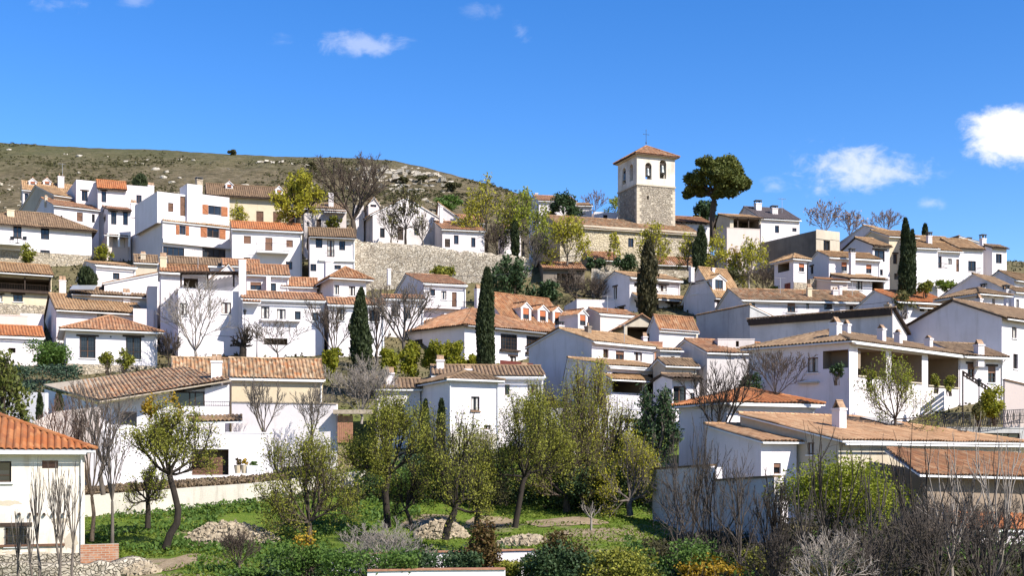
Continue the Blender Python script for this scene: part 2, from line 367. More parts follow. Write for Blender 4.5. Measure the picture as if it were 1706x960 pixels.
def hill():
    k = N('hillside')
    a = k.ramp(k.noise(.12, 8, .72, scale=(.6, .6, 1.6)), [(.28, (.055, .058, .02)), (.43, (.14, .11, .055)), (.56, (.22, .17, .10)), (.7, (.10, .10, .035))])
    b = k.ramp(k.noise(.42, 9, .86, scale=(.8, .5, 2.2)), [(.38, (.018, .018, .007)), (.46, (.10, .08, .04)), (.53, (.20, .16, .095)), (.64, (.36, .29, .195))])
    c = k.mix(.62, a, b)
    tr = k.ramp(k.noise(.05, 3, .5, scale=(.4, .4, 14), dist=.6), [(.57, 0.0), (.68, 1.0)])
    c = k.mix(k.math('MULTIPLY', tr, .3), c, (.26, .21, .14))
    rk = k.ramp(k.noise(.55, 7, .7, scale=(.5, .5, 1.8)), [(.69, 0.0), (.73, 1.0)])
    c = k.mix(k.math('MULTIPLY', rk, .6), c, (.42, .38, .31))
    zs_ = k.n('ShaderNodeSeparateXYZ'); k.l(k.pos(), zs_.inputs[0])
    gr = k.ramp(k.math('ADD', k.math('DIVIDE', k.math('SUBTRACT', zs_.outputs[2], 78.0), 40.0), k.math('MULTIPLY', k.math('SUBTRACT', k.noise(.08, 5, .6), .5), 1.2)), [(0.0, 0.0), (.7, 1.0)])
    c = k.mix(k.math('MULTIPLY', gr, .55), c, (.075, .095, .03))
    k.fin(c, .95, .1); k.bump(k.noise(.9, 8, .8), .9, 1.0)
    cx_ = [-700, -300, 0, 100, 200, 300, 400, 500, 600, 650, 700, 750, 800, 850, 900, 1000, 1200]
    cy_ = [228, 228, 237, 243, 248, 251, 257, 261, 263, 267, 276, 289, 304, 318, 333, 372, 430]
    NX, NT = 420, 90; v = []
    for i in range(NX+1):
        px = -700+1900*i/NX
        cyv = np.interp(px, cx_, cy_); D1 = np.interp(px, [-700, 0, 500, 750, 1200], [470, 430, 380, 330, 270])
        zt = (HY-cyv)*D1/F
        for j in range(NT+1):
            t = j/NT*1.4; D0 = 192.0
            if t <= 1:
                D = D0+(D1-D0)*t; s_ = 1-(1-t)**1.35; z = (HY-(458+(cyv-458)*s_))*D/F
            else:
                D = D1+(t-1)*350; z = zt-(t-1)**2*120-(t-1)*6
            x = (px-CX)*D/F
            w = min(1, t*3)*(1 if t < .93 else .35)
            z += w*(1.3*noise.noise(Vector((x*.035, D*.035, 1)))+.7*noise.noise(Vector((x*.13, D*.13, 5)))+.4*noise.noise(Vector((x*.4, D*.4, 9))))
            st = noise.noise(Vector((x*.012, z*.22, 2)))
            z += w*.8*max(0, st-.1)
            v.append((x, D, z))
    n = NT+1; f = [(i*n+j, (i+1)*n+j, (i+1)*n+j+1, i*n+j+1) for i in range(NX) for j in range(NT)]
    b = MB(); b.v = v; b.f = f; b.m = [0]*len(f)
    tag(b.build('hill', 'hillside', smooth=True), kind='structure')
    arr = np.array(v).reshape(NX+1, NT+1, 3)
    return arr
HILL = hill()
def hillpoint(px, py):
    """the point of the hill seen at this pixel"""
    q = HILL[:, :int(HILL.shape[1]/1.4), :]
    X = CX+F*q[..., 0]/q[..., 1]; Y = HY-F*q[..., 2]/q[..., 1]
    i = np.unravel_index(np.argmin((X-px)**2+(Y-py)**2), X.shape)
    return Vector(q[i])

# ------------------------------------------------------------------ houses
def rayplane(px, py, o, n):
    d = Vector(((px-CX)/F, 1, (HY-py)/F)); q = d.dot(n)
    if abs(q) < 1e-6: return None
    return o.dot(n)/q
def tile_slope(mb, poly, e0, e1, D):
    """corrugated barrel tiles over a planar convex polygon; e0->e1 runs along the eave"""
    u = (e1-e0).normalized(); n = None
    for i in range(1, len(poly)-1):
        c = (poly[i]-poly[0]).cross(poly[i+1]-poly[0])
        if c.length > 1e-4: n = c.normalized(); break
    if n is None: return
    if n.z < 0: n = -n
    v = n.cross(u).normalized()
    if v.z < 0: v = -v
    q = [((p-e0).dot(u), (p-e0).dot(v)) for p in poly]
    umin, umax = min(a for a, b in q), max(a for a, b in q)
    per = 6 if D < 110 else 4
    i0 = math.floor(umin/TILE*per); i1 = math.ceil(umax/TILE*per)
    us = sorted(set([umin+1e-4]+[i*TILE/per for i in range(i0, i1+1) if umin < i*TILE/per < umax]+[umax-1e-4]))
    vlen = max(b for a, b in q)-min(b for a, b in q)
    nr = max(2, int(vlen/.9)); V = []; UV = []
    for uu in us:
        lo, hi = 1e9, -1e9
        for (a, b), (c, d) in zip(q, q[1:]+q[:1]):
            if abs(c-a) < 1e-9:
                if abs(a-uu) < 1e-3: lo = min(lo, b, d); hi = max(hi, b, d)
                continue
            t = (uu-a)/(c-a)
            if -1e-6 <= t <= 1+1e-6: w = b+(d-b)*t; lo = min(lo, w); hi = max(hi, w)
        if hi < lo: lo = hi = 0
        ph = (uu/TILE) % 1.0; hgt = .095*(max(0.0, math.sin(math.pi*ph))**.75)
        for j in range(nr+1):
            vv = lo+(hi-lo)*j/nr
            p = e0+u*uu+v*vv
            sag = .075*noise.noise(p*.45)+.03*noise.noise(p*2.1)
            V.append(p+n*(hgt+.02+sag)); UV.append((uu+50, vv+50))
    k = nr+1
    fs = [(i*k+j, (i+1)*k+j, (i+1)*k+j+1, i*k+j+1) for i in range(len(us)-1) for j in range(nr)]
    mb.add(V, fs, 0, UV)
    # slab below the tiles
    t = .085; m = len(poly); a = [p-n*.035 for p in poly]; b = [p-n*.035-Z*t for p in poly]
    mb.add(a+b, [tuple(range(m)), tuple(range(2*m-1, m-1, -1))]+[(i, (i+1) % m, m+(i+1) % m, m+i) for i in range(m)], 1)
def ridge_cap(mb, a, b, r=.13):
    L = (b-a).length
    if L < .3: return
    n = max(1, int(L/.45)); d = (b-a)/n; t = d.normalized(); s = t.cross(Z).normalized(); up = s.cross(t)
    if up.z < 0: up = -up
    for i in range(n):
        r0 = r*(1.0+.06*random.random()); p0 = a+d*i; p1 = a+d*(i+1.06); V = []; UV = []
        for p, rr in ((p0, r0*1.12), (p1, r0*.92)):
            for j in range(6):
                q = math.pi*j/5
                V.append(p+s*(rr*math.cos(q))+up*(rr*math.sin(q)*.85)); UV.append((i*TILE+.1+70, 60+.2))
        mb.add(V, [(j, j+1, 7+j, 6+j) for j in range(5)]+[(0, 1, 2, 3, 4, 5)], 0, UV)

Pw = P
class Frame:
    """a vertical wall plane: A origin at the base, d along it (to the right seen from outside), i inward"""
    def __init__(s, A, d, i, L): s.A, s.d, s.i, s.L = A, d, i, L
    def at(s, a, n, z): return s.A+s.d*a+s.i*n+Z*(z-s.A.z)
    def s_of(s, px):
        k = (px-CX)/F; return (k*s.A.y-s.A.x)/(s.d.x-k*s.d.y)
    def Y(s, a): return s.A.y+s.d.y*a
    def z_of(s, a, py): return (HY-py)*s.Y(a)/F
    def box(s, mb, s0, s1, n0, n1, z0, z1, mi=0):
        mb.box(s.at(s0, n0, z0), s.d*(s1-s0), s.i*(n1-n0), Z*(z1-z0), mi)

def wall_face(mb, fr, zb, zt, holes):
    L = fr.L
    hs_ = [(max(.04, h[0]), min(L-.04, h[1]), max(zb+.02, h[2]), min(zt-.02, h[3]), h[4], h[5] if len(h) > 5 else 0) for h in holes]
    hs_ = [h for h in hs_ if h[1] > h[0]+.05 and h[3] > h[2]+.05]
    xs = sorted(set([0, L]+[q for h in hs_ for q in h[:2]])); zs = sorted(set([zb, zt]+[q for h in hs_ for q in h[2:4]]))
    for a, b in zip(xs, xs[1:]):
        for c, d in zip(zs, zs[1:]):
            x, z = (a+b)/2, (c+d)/2
            if any(h[0] < x < h[1] and h[2] < z < h[3] for h in hs_): continue
            mb.quad(fr.at(a, 0, c), fr.at(b, 0, c), fr.at(b, 0, d), fr.at(a, 0, d))
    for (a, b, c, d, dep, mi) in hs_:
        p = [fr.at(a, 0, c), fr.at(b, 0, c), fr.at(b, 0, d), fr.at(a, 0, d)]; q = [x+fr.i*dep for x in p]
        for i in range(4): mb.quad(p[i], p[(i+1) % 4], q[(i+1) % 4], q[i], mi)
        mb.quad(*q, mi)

DEP = {'O': 1.6, 'V': 3.4, 'W': 1.6, 'X': -.02}
def window(root, off, fr, h, kind):
    """one window or door in the hole h of the wall plane; letters of kind choose its pieces"""
    s0, s1, z0, z1 = h[:4]; w, hh = s1-s0, z1-z0; c = kind[0]
    fm = 'white_paint' if 'q' in kind else ('brown_wood' if 'n' in kind else 'dark_wood')
    if c in 'OVW': 
        if c == 'O' or c == 'W':
            pass
        return None
    d0 = .12 if c != 'X' else -.05
    m = MB(); t = min(.07, w*.12)
    if c in 'D':
        fr.box(m, s0, s1, d0, d0+.06, z0, z1, 0)
        n = 2 if w > .8 else 1
        for i in range(n):
            a = s0+(w/n)*i+t; b = s0+(w/n)*(i+1)-t
            fr.box(m, a, b, d0-.025, d0, z0+hh*.08, z0+hh*.5, 0); fr.box(m, a, b, d0-.025, d0, z0+hh*.56, z1-hh*.06, 0)
        mat = {'r': 'red_brown', 'g': 'garage_wood', 'n': 'brown_wood', 'b': 'blind'}.get(kind[1:2], 'dark_wood')
        o = m.build('garage_door' if 'g' in kind else 'door', mat, root, off)
        k = MB(); fr.box(k, s1-.16, s1-.1, d0-.08, d0-.02, z0+hh*.47, z0+hh*.47+.14); k.build('handle', 'iron', o, off)
    elif c == 'B':
        fr.box(m, s0, s1, d0, d0+.05, z0, z1, 0)
        n = max(4, int(hh/.12))
        for i in range(n): fr.box(m, s0+.04, s1-.04, d0-.015, d0, z0+hh*i/n+.01, z0+hh*(i+1)/n-.012, 0)
        o = m.build('roller_blind', 'blind', root, off)
    else:
        fr.box(m, s0, s1, d0, d0+.08, z0, z0+t); fr.box(m, s0, s1, d0, d0+.08, z1-t, z1)
        fr.box(m, s0, s0+t, d0, d0+.08, z0+t, z1-t); fr.box(m, s1-t, s1, d0, d0+.08, z0+t, z1-t)
        n = 1 if w < .65 else (2 if w < 1.7 else max(3, round(w/.75)))
        for i in range(1, n): fr.box(m, s0+w*i/n-t*.5, s0+w*i/n+t*.5, d0+.004, d0+.07, z0+t, z1-t)
        if hh > 1.9 or 't' in kind: fr.box(m, s0+t, s1-t, d0+.008, d0+.066, z0+hh*.34-t*.4, z0+hh*.34+t*.4)
        if 'g' in kind:
            for i in range(1, 4): fr.box(m, s0+t, s1-t, d0+.008, d0+.066, z0+hh*i/4-.02, z0+hh*i/4+.02)
            for i in range(1, 2*n): fr.box(m, s0+w*i/(2*n)-.02, s0+w*i/(2*n)+.02, d0+.012, d0+.062, z0+t, z1-t)
        o = m.build('window', fm, root, off)
        g = MB(); g.quad(fr.at(s0, d0+.045, z0), fr.at(s1, d0+.045, z0), fr.at(s1, d0+.045, z1), fr.at(s0, d0+.045, z1)); g.build('pane', 'glass', o, off)
        if 'c' in kind:
            g = MB()
            for a, b in ((s0+t, s0+w*.36), (s1-w*.34, s1-t)): fr.box(g, a, b, d0+.03, d0+.04, z0+t, z1-t)
            g.build('curtain', 'curtain', o, off)
        if 'b' in kind or 'o' in kind:
            g = MB(); zz = z1-hh*(.45 if 'o' in kind else .4); fr.box(g, s0+.01, s1-.01, d0-.05, d0-.005, zz, z1-.005); g.build('roller_blind', 'orange_blind' if 'o' in kind else 'blind', o, off)
    if o is None: return
    if 'l' in kind:
        g = MB(); fr.box(g, s0-min(.3, w*.25), s1+min(.3, w*.25), -.05, .1, z1+.003, z1+.17); g.build('lintel', 'dark_wood', o, off)
    if 'i' in kind:
        g = MB(); fr.box(g, s0-.08, s1+.08, -.09, .1, z0-.08, z0-.003); g.build('sill', 'white_paint' if 'I' not in kind else 'chimney_clay', o, off)
    if 'S' in kind or 'T' in kind:
        sw = max(.42, w*.52) if 'T' not in kind else w*.9
        for sd_ in (0, 1):
            g = MB(); a = s0-sw-.03 if sd_ == 0 else s1+.03
            fr.box(g, a, a+sw, -.06, -.012, z0-.05, z1+.03)
            for zz in (z0+hh*.12, z0+hh*.8): fr.box(g, a+.03, a+sw-.03, -.085, -.06, zz, zz+.1)
            p0, p1 = (fr.at(a+.05, -.075, z0+hh*.2), fr.at(a+sw-.05, -.075, z0+hh*.8)) if sd_ else (fr.at(a+sw-.05, -.075, z0+hh*.2), fr.at(a+.05, -.075, z0+hh*.8))
            g.tube([p0, p1], [.035, .035], 4); g.build('shutter', 'shutter_wood', o, off)
    if 'R' in kind:
        g = MB(); n = max(4, int(w/.14))
        for i in range(n+1): x = s0+w*i/n; g.tube([fr.at(x, -.07, z0), fr.at(x, -.07, z1)], [.014]*2, 4)
        for zz in (z0+.05, z0+hh*.5, z1-.05): fr.box(g, s0-.03, s1+.03, -.085, -.06, zz, zz+.03)
        g.build('window_grille', 'iron', o, off)
    return o

class House:
    def __init__(s, name, label, cat='house', group=None):
        s.name, s.label, s.cat, s.group = name, label, cat, group; s.root = None; s.slopes = []; s.off = None; s.FR0 = None
    def setroot(s, p):
        if s.root is None: s.off = p.copy(); s.root = thing(s.name, s.label, s.cat, p, s.group)
    def ray(s, px, py, Dlo, Dhi):
        best = None
        for o, n, q in s.slopes:
            t = rayplane(px, py, o, n)
            if t is None or not (Dlo < t < Dhi): continue
            p = P(px, py, t); ok = True; sg = 0
            for a, b in zip(q, q[1:]+q[:1]):
                c = (b.x-a.x)*(p.y-a.y)-(b.y-a.y)*(p.x-a.x)
                if abs(c) < 1e-3: continue
                if sg == 0: sg = 1 if c > 0 else -1
                elif sg*c < -.6: ok = False; break
            if ok and (best is None or t < best): best = t
        return best
    def block(s, xl, xr, ye, yb, D, a=0.0, d=6.0, xs=None, roof=('P',), wins=(), ch=(), dorm=(), wall='white', tile='tile_tan', soffit='white_paint', ov=.4, og=.16, front=None, base=None, beams=False, gut=True, part='wall', keep=False, dmax=15, hang=False):
        if isinstance(D, tuple):      # set on the first block's front, D[1] metres behind it
            f0 = s.FR0['F']; D = f0.Y(f0.s_of(xl))+D[1]; a = s.a0; keep = True
        O = P(xl, yb, D); va = math.degrees(math.atan((CX-xl)/F))
        if xs is None: a = max(a, va+1.5) if not keep else a
        while True:
            q = R(a); u = Vector((math.cos(q), math.sin(q), 0)); v = Vector((-math.sin(q), math.cos(q), 0))
            k = (xr-CX)/F; w = (k*O.y-O.x)/(u.x-k*u.y)
            if xs is None: break
            k = (xs-CX)/F; d = (k*O.y-O.x)/(v.x-k*v.y)
            if 0 < d <= dmax: break
            a += 1
        if s.FR0 is None: s.a0 = math.degrees(q)
        a = q
        zt = (HY-ye)*D/F; h = zt
        if roof[0] in 'GH' and ov > .2:      # the eave's lower edge is what the photograph shows
            rv_ = roof[1]; rf_ = roof[2] if len(roof) > 2 else .5
            for _ in range(3):
                run = d*rf_ if roof[0] == 'G' else min(w, d)*.5
                rp = O+v*run+(u*run if roof[0] == 'H' else u*0)
                rr = (HY-rv_)*rp.y/F-h if rv_ > 60 else rv_
                h = (HY-ye)*(O.y-ov*v.y)/F+ov*max(0, rr)/run+.16
            h = max(zt-.1, min(h, zt+.5))
        C = [O, O+u*w, O+u*w+v*d, O+v*d]
        zb = min([O.z]+[terr(c.x, c.y) for c in C])-.5 if not hang else O.z
        s.setroot(Vector((O.x, O.y, min(O.z, terr(O.x, O.y)))))
        off = s.off; G = lambda uu, vv, z: Vector((O.x, O.y, 0))+u*uu+v*vv+Z*z
        B0 = Vector((O.x, O.y, zb))
        FR = {'F': Frame(B0, u, v, w), 'L': Frame(B0+v*d, -v, u, d), 'R': Frame(B0+u*w, v, -u, d)}
        s.FR0 = s.FR0 or FR
        # openings from the photograph's measurements onto the wall planes
        holes = {'F': [], 'L': [], 'R': []}; todo = []
        for q in wins:
            f = 'F'
            if isinstance(q[0], str): f, q = q[0], q[1:]
            fr = FR[f]; s0, s1 = sorted((fr.s_of(q[0]), fr.s_of(q[2]))); sm = (s0+s1)/2
            z1, z0 = fr.z_of(sm, q[1]), fr.z_of(sm, q[3]); kind = q[4]
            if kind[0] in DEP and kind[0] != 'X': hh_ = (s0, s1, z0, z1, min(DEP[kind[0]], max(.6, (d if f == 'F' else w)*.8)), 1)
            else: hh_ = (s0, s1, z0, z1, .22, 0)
            if kind[0] != 'X': holes[f].append(hh_)
            todo.append((fr, hh_, kind))
        m = MB(); mats = [wall, 'shade_plaster']  # second slot lines the deep openings, their shade painted in as brown
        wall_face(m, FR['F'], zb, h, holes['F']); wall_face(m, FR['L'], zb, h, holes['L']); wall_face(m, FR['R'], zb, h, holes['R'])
        m.quad(G(0, d, zb), G(w, d, zb), G(w, d, h), G(0, d, h))
        t = roof[0]; rv = roof[1] if len(roof) > 1 else 1.2; rf = roof[2] if len(roof) > 2 else .5
        def rise(uu, vv):
            if rv > 60: p = G(uu, vv, 0); return (HY-rv)*p.y/F-h
            return rv
        S = []; ridges = []; rm = MB()
        if t == 'G':
            r = rise(0, d*rf); k1 = r/(d*rf); k2 = r/(d*(1-rf)) if rf < .99 else 0
            ins = roof[3]*w if len(roof) > 3 else -og
            S.append(([G(-og, -ov, h-ov*k1), G(w+og, -ov, h-ov*k1), G(w-ins, d*rf, h+r), G(-og, d*rf, h+r)], 0, 1))
            if ins > 0: S.append(([G(w+og, -ov, h-ov*k1), G(w+og, d+ov, h-ov*k1), G(w-ins, d*rf, h+r)], 0, 1)); ridges.append((G(w+og, -ov, h-ov*k1+.05), G(w-ins, d*rf, h+r+.05)))
            if rf < .99: S.append(([G(w+og, d+ov, h-ov*k2), G(-og, d+ov, h-ov*k2), G(-og, d*rf, h+r), G(w+og, d*rf, h+r)], 0, 1))
            ridges.append((G(-og, d*rf, h+r+.05), G(w-ins, d*rf, h+r+.05)))
            for uu in ((0, w) if ins <= 0 else (0,)): m.add((G(uu, 0, h), G(uu, d, h), G(uu, d*rf, h+r)), ((0, 1, 2),))
            if rf >= .99: m.quad(G(0, d, h), G(w, d, h), G(w-max(0, ins), d, h+r), G(0, d, h+r))
        elif t == 'F':
            r = rise(w*rf, 0); k1 = r/(w*rf) if rf > .01 else 0; k2 = r/(w*(1-rf)) if rf < .99 else 0
            if rf > .01: S.append(([G(-ov, d+og, h-ov*k1), G(-ov, -og, h-ov*k1), G(w*rf, -og, h+r), G(w*rf, d+og, h+r)], 0, 1))
            if rf < .99: S.append(([G(w+ov, -og, h-ov*k2), G(w+ov, d+og, h-ov*k2), G(w*rf, d+og, h+r), G(w*rf, -og, h+r)], 0, 1))
            ridges.append((G(w*rf, -og, h+r+.05), G(w*rf, d+og, h+r+.05)))
            for vv in (0, d): m.add((G(0, vv, h), G(w, vv, h), G(w*rf, vv, h+r)), ((0, 1, 2),))
            if rf < .01: m.quad(G(0, 0, h), G(0, d, h), G(0, d, h+r), G(0, 0, h+r))
            if rf > .99: m.quad(G(w, 0, h), G(w, d, h), G(w, d, h+r), G(w, 0, h+r))
        elif t == 'H':
            if w >= d: ra, rb = (d*.5, d*.5), (max(w-d*.5, d*.5+.01), d*.5)
            else: ra, rb = (w*.5, w*.5), (w*.5, d-w*.5)
            r = rise(*ra); k1 = r/(min(w, d)*.5); e = h-ov*k1
            A_, B_ = G(*ra, h+r), G(*rb, h+r); c = [G(-ov, -ov, e), G(w+ov, -ov, e), G(w+ov, d+ov, e), G(-ov, d+ov, e)]
            if w >= d:
                S += [([c[0], c[1], B_, A_], 0, 1), ([c[1], c[2], B_], 0, 1), ([c[2], c[3], A_, B_], 0, 1), ([c[3], c[0], A_], 0, 1)]
                hips = [(c[0], A_), (c[3], A_), (c[1], B_), (c[2], B_), (A_, B_)]
            else:
                S += [([c[0], c[1], A_], 0, 1), ([c[1], c[2], B_, A_], 0, 1), ([c[2], c[3], B_], 0, 1), ([c[3], c[0], A_, B_], 0, 1)]
                hips = [(c[0], A_), (c[1], A_), (c[2], B_), (c[3], B_), (A_, B_)]
            ridges += [(p+Z*.05, q+Z*.05) for p, q in hips]
        elif t == 'P':
            ph = rv if len(roof) > 1 else .0
            m.quad(G(.18, .18, h-.35), G(w-.18, .18, h-.35), G(w-.18, d-.18, h-.35), G(.18, d-.18, h-.35))
            for q in ((0, 0, w, .18), (0, d-.18, w, .18), (0, .18, .18, d-.36), (w-.18, .18, .18, d-.36)):
                o = G(q[0]-.03, q[1]-.03, h+.003); m.box(o, u*(q[2]+.06), v*(q[3]+.06), Z*.08)
        s.slopes_new = []
        for poly, i0, i1 in S:
            tile_slope(rm, poly, poly[0], poly[1], D)
            n = (poly[1]-poly[0]).cross(poly[2]-poly[0]).normalized(); s.slopes.append((poly[0], n, poly))
        for p, q in ridges: ridge_cap(rm, p, q)
        m.build(part, mats, s.root, off)
        ro = None
        if rm.f: ro = rm.build('roof', [tile, soffit], s.root, off)
        if beams and t in 'GH':
            n = int(w/.8); g = MB(); 
            for i in range(n+1): g.box(G(i*(w-.12)/max(n, 1), -ov+.06, h-.34), u*.12, v*(ov-.07), Z*.14)
            if rm.f: g.build('eave_beams', 'dark_wood', s.root, off)
        if base:
            yb_, bm = base; g = MB(); zz = FR['F'].z_of(0, yb_)
            hol = [x for x in holes['F']]
            fb = Frame(B0-v*.06, u, v, w); wall_face(g, fb, zb, zz, [(x[0], x[1], x[2], min(x[3], zz-.03), .06) for x in hol if x[2] < zz-.2])
            g.quad(fb.at(0, 0, zz), fb.at(w, 0, zz), fb.at(w, .06, zz), fb.at(0, .06, zz))
            g.quad(fb.at(0, 0, zb), fb.at(0, .06, zb), fb.at(0, .06, zz), fb.at(0, 0, zz)); g.quad(fb.at(w, 0, zb), fb.at(w, .06, zb), fb.at(w, .06, zz), fb.at(w, 0, zz))
            g.build('stone_base', bm, s.root, off)
        for fr, hh_, kind in todo:
            if kind[0] == 'w' and hh_[1]-hh_[0] > .5 and D < 145 and 'i' not in kind: kind += 'i'
            if kind[0] == 'w' and D < 150 and not set(kind) & set('cgobR') and random.random() < .38: kind += 'c'
            if kind[0] == 'w' and 'n' not in kind and random.random() < .3: kind += 'n'
            window(s.root, off, fr, hh_, kind)
        if t in 'GH' and w > 4 and D < 150 and not hang:
            fr = FR['F']; x = w-.14; g = MB(); e = ov-.12
            g.tube([fr.at(x, -e, h-.22), fr.at(x, -e, h-.34), fr.at(x, -.07, h-.62), fr.at(x, -.07, zb)], [.045]*4, 6); g.tube([fr.at(-.05, -ov-.03, h-.2-ov*.25), fr.at(w+.05, -ov-.03, h-.23-ov*.25)], [.06]*2, 6)
            g.build('downpipe', 'steel' if wall == 'bright_white' else 'white_paint', s.root, off)
        s.G, s.u, s.v, s.w, s.d, s.h, s.FR, s.zb, s.D = G, u, v, w, d, h, FR, zb, D
        for q in ch: s.chimney(*q)
        for q in dorm: s.dormer(*q)
        return s
    def chimney(s, x0, x1, yt, yb, style='tent', mat='white', D=None):
        xm = (x0+x1)/2
        t = D or s.ray(xm, yb, s.D*.8, s.D*1.35)
        if t is None: f = s.FR['F']; t = f.Y(min(f.L, max(0, f.s_of(xm))))+s.v.y*s.d*.45
        p0, p1 = P(x0, yb, t), P(x1, yb, t); w = (p1-p0).length; dp = min(max(w*.8, .45), .9)
        zt = (HY-yt)*t/F; capz = min(.5, (zt-p0.z)*.32) if style != 'plain' else 0
        u = s.u; v = s.v; w2 = w/(abs(u.x)+.55*abs(v.x)); o = P(xm, yb, t)-u*w2*.5-v*dp*.5; o.z = p0.z-.9; hh = zt-capz-o.z
        m = MB(); m.box(o, u*w2, v*dp, Z*hh); m.box(o-u*.05-v*.05+Z*(hh-.12), u*(w2+.1), v*(dp+.1), Z*.12)
        c = m.build('chimney', mat, s.root, s.off)
        if style == 'plain': return
        g = MB(); T = o+Z*hh; mm = 'chimney_clay'
        if style == 'tent':
            n = max(1, int(w2/.32))
            for i in range(n):
                q = T+u*(w2*i/n+.02); wd = u*(w2/n-.04); a = q+v*.0; b = q+v*dp
                for e0_ in (a, b):
                    top = q+v*dp*.5+Z*capz; k = (v*.07 if e0_ is a else -v*.07)
                    g.add([e0_, e0_+wd, top+wd, top, e0_+k, e0_+wd+k, top+wd+k-Z*.06, top+k-Z*.06], ((0, 1, 2, 3), (7, 6, 5, 4), (0, 4, 5, 1), (3, 2, 6, 7), (0, 3, 7, 4), (1, 5, 6, 2)))
        elif style == 'flat':
            mm = 'iron'
            for i, j in ((0, 0), (1, 0), (0, 1), (1, 1)): g.box(T+u*(i*(w2-.1))+v*(j*(dp-.1)), u*.1, v*.1, Z*(capz-.1))
            g.box(T-u*.06-v*.06+Z*(capz-.1), u*(w2+.12), v*(dp+.12), Z*.1)
        elif style == 'pots':
            for i in range(max(1, int(w2/.3))):
                q = T+u*(w2*(i+.5)/max(1, int(w2/.3)))+v*dp*.5; g.tube([q, q+Z*capz*.8, q+Z*capz], [.1, .085, .11], 8)
        g.build('chimney_cap', mm, c, s.off)
    def dormer(s, x0, x1, ya, ye, yb, tile='tile_terracotta', blind=True, deep=3.0, wall='white'):
        xm = (x0+x1)/2; t = s.ray(xm, yb, s.D*.8, s.D*1.4) or s.D+3
        k0, k1 = (x0-CX)/F, (x1-CX)/F; u, v = s.u, s.v; c = P(xm, yb, t)
        w = (P(x1, yb, t)-P(x0, yb, t)).length/(u.x-((xm-CX)/F)*u.y); o = c-u*w*.5; ze, za = (HY-ye)*t/F, (HY-ya)*t/F; zb = c.z-.2
        fr = Frame(Vector((o.x, o.y, zb)), u, v, w); m = MB()
        wall_face(m, fr, zb, ze, [(w*.2, w*.8, c.z+.15, ze-.02, .15)])
        e = Vector((o.x, o.y, ze)); m.add((e, e+u*w, e+u*w*.5+Z*(za-ze)), ((0, 1, 2),))
        for q in (e, e+u*w): m.quad(q, q+v*deep, q+v*deep-Z*(ze-zb), q-Z*(ze-zb))
        dm = m.build('dormer', wall, s.root, s.off)
        r = MB(); A = e+u*w*.5+Z*(za-ze)
        tile_slope(r, [e-u*.15-v*.12-Z*.05+v*deep, e-u*.15-v*.12-Z*.05, A-v*.12, A+v*deep], e+v*deep, e, s.D)
        tile_slope(r, [e+u*(w+.15)-v*.12-Z*.05, e+u*(w+.15)-v*.12-Z*.05+v*deep, A+v*deep, A-v*.12], e+u*w, e+u*w+v*deep, s.D)
        ridge_cap(r, A-v*.12+Z*.04, A+v*deep+Z*.04, .1); r.build('dormer_roof', [tile, 'white_paint'], dm, s.off)
        g = MB(); a, b, z0, z1 = w*.2, w*.8, c.z+.15, ze-.02
        fr.box(g, a, b, .1, .13, z0, z0+.06); fr.box(g, a, b, .1, .13, z1-.06, z1); fr.box(g, a, a+.06, .1, .13, z0+.06, z1-.06); fr.box(g, b-.06, b, .1, .13, z0+.06, z1-.06); fr.box(g, (a+b)/2-.025, (a+b)/2+.025, .1, .13, z0+.06, z1-.06)
        fr.box(g, a, b, .125, .14, z0, z1, 1)
        if blind: fr.box(g, a+.03, b-.03, .07, .1, z0+(z1-z0)*.45, z1-.06, 2)
        g.build('dormer_window', ['dark_wood', 'glass', 'orange_blind'], dm, s.off)
    def antenna(s, px, yb, yt):
        t = s.ray(px, yb, s.D*.75, s.D*1.4) or s.D+2; p, q = Pw(px, yb, t), Pw(px, yt, t); m = MB(); p.z -= .4
        m.tube([p, q], [.03, .025], 5); a = s.u
        m.tube([q-a*.6-Z*.12, q+a*.6-Z*.12], [.02]*2, 4)
        for i in range(6): w = .38-.04*i; o = q-a*(.55-.22*i)-Z*.12; m.tube([o-s.v*w, o+s.v*w], [.014]*2, 4)
        m.build('tv_aerial', 'steel', s.root, s.off)
    def piece(s, name, mat, fn):
        """an extra part built by fn(mb, house)"""
        m = MB(); fn(m, s); return m.build(name, mat, s.root, s.off)
    def slab_roof(s, pts, tile='tile_terracotta', soffit='white_paint', name='roof'):
        """a free roof plane through pixel/depth points, the first two along its eave"""
        q = [P(*p) for p in pts]; s.setroot(q[0]-Z*3); m = MB(); tile_slope(m, q, q[0], q[1], pts[0][2])
        n = (q[1]-q[0]).cross(q[2]-q[0]).normalized(); s.slopes.append((q[0], n, q)); return m.build(name, [tile, soffit], s.root, s.off)
    def canopy(s, x0, x1, y, proj, rise, tile='tile_tan', name='canopy_roof', y2=None, face='F'):
        """a lean-to roof in front of the last block's face; y is its eave's pixel height"""
        fr = s.FR[face]; a, b = fr.s_of(x0), fr.s_of(x1); z = (HY-y)*(fr.Y(a)+fr.i.y*-proj)/F
        q = [fr.at(a, -proj, z), fr.at(b, -proj, z), fr.at(b, -.03, z+rise), fr.at(a, -.03, z+rise)]
        m = MB(); tile_slope(m, q, q[0], q[1], s.D); return m.build(name, [tile, 'white_paint'], s.root, s.off)
    def fbox(s, name, mat, x0, x1, y0, y1, n0, n1, face='F'):
        """a box against the last block's face; n is metres inward (negative: proud)"""
        fr = s.FR[face]; a, b = sorted((fr.s_of(x0), fr.s_of(x1))); sm = (a+b)/2; m = MB()
        fr.box(m, a, b, n0, n1, fr.z_of(sm, y1), fr.z_of(sm, y0)); return m.build(name, mat, s.root, s.off)
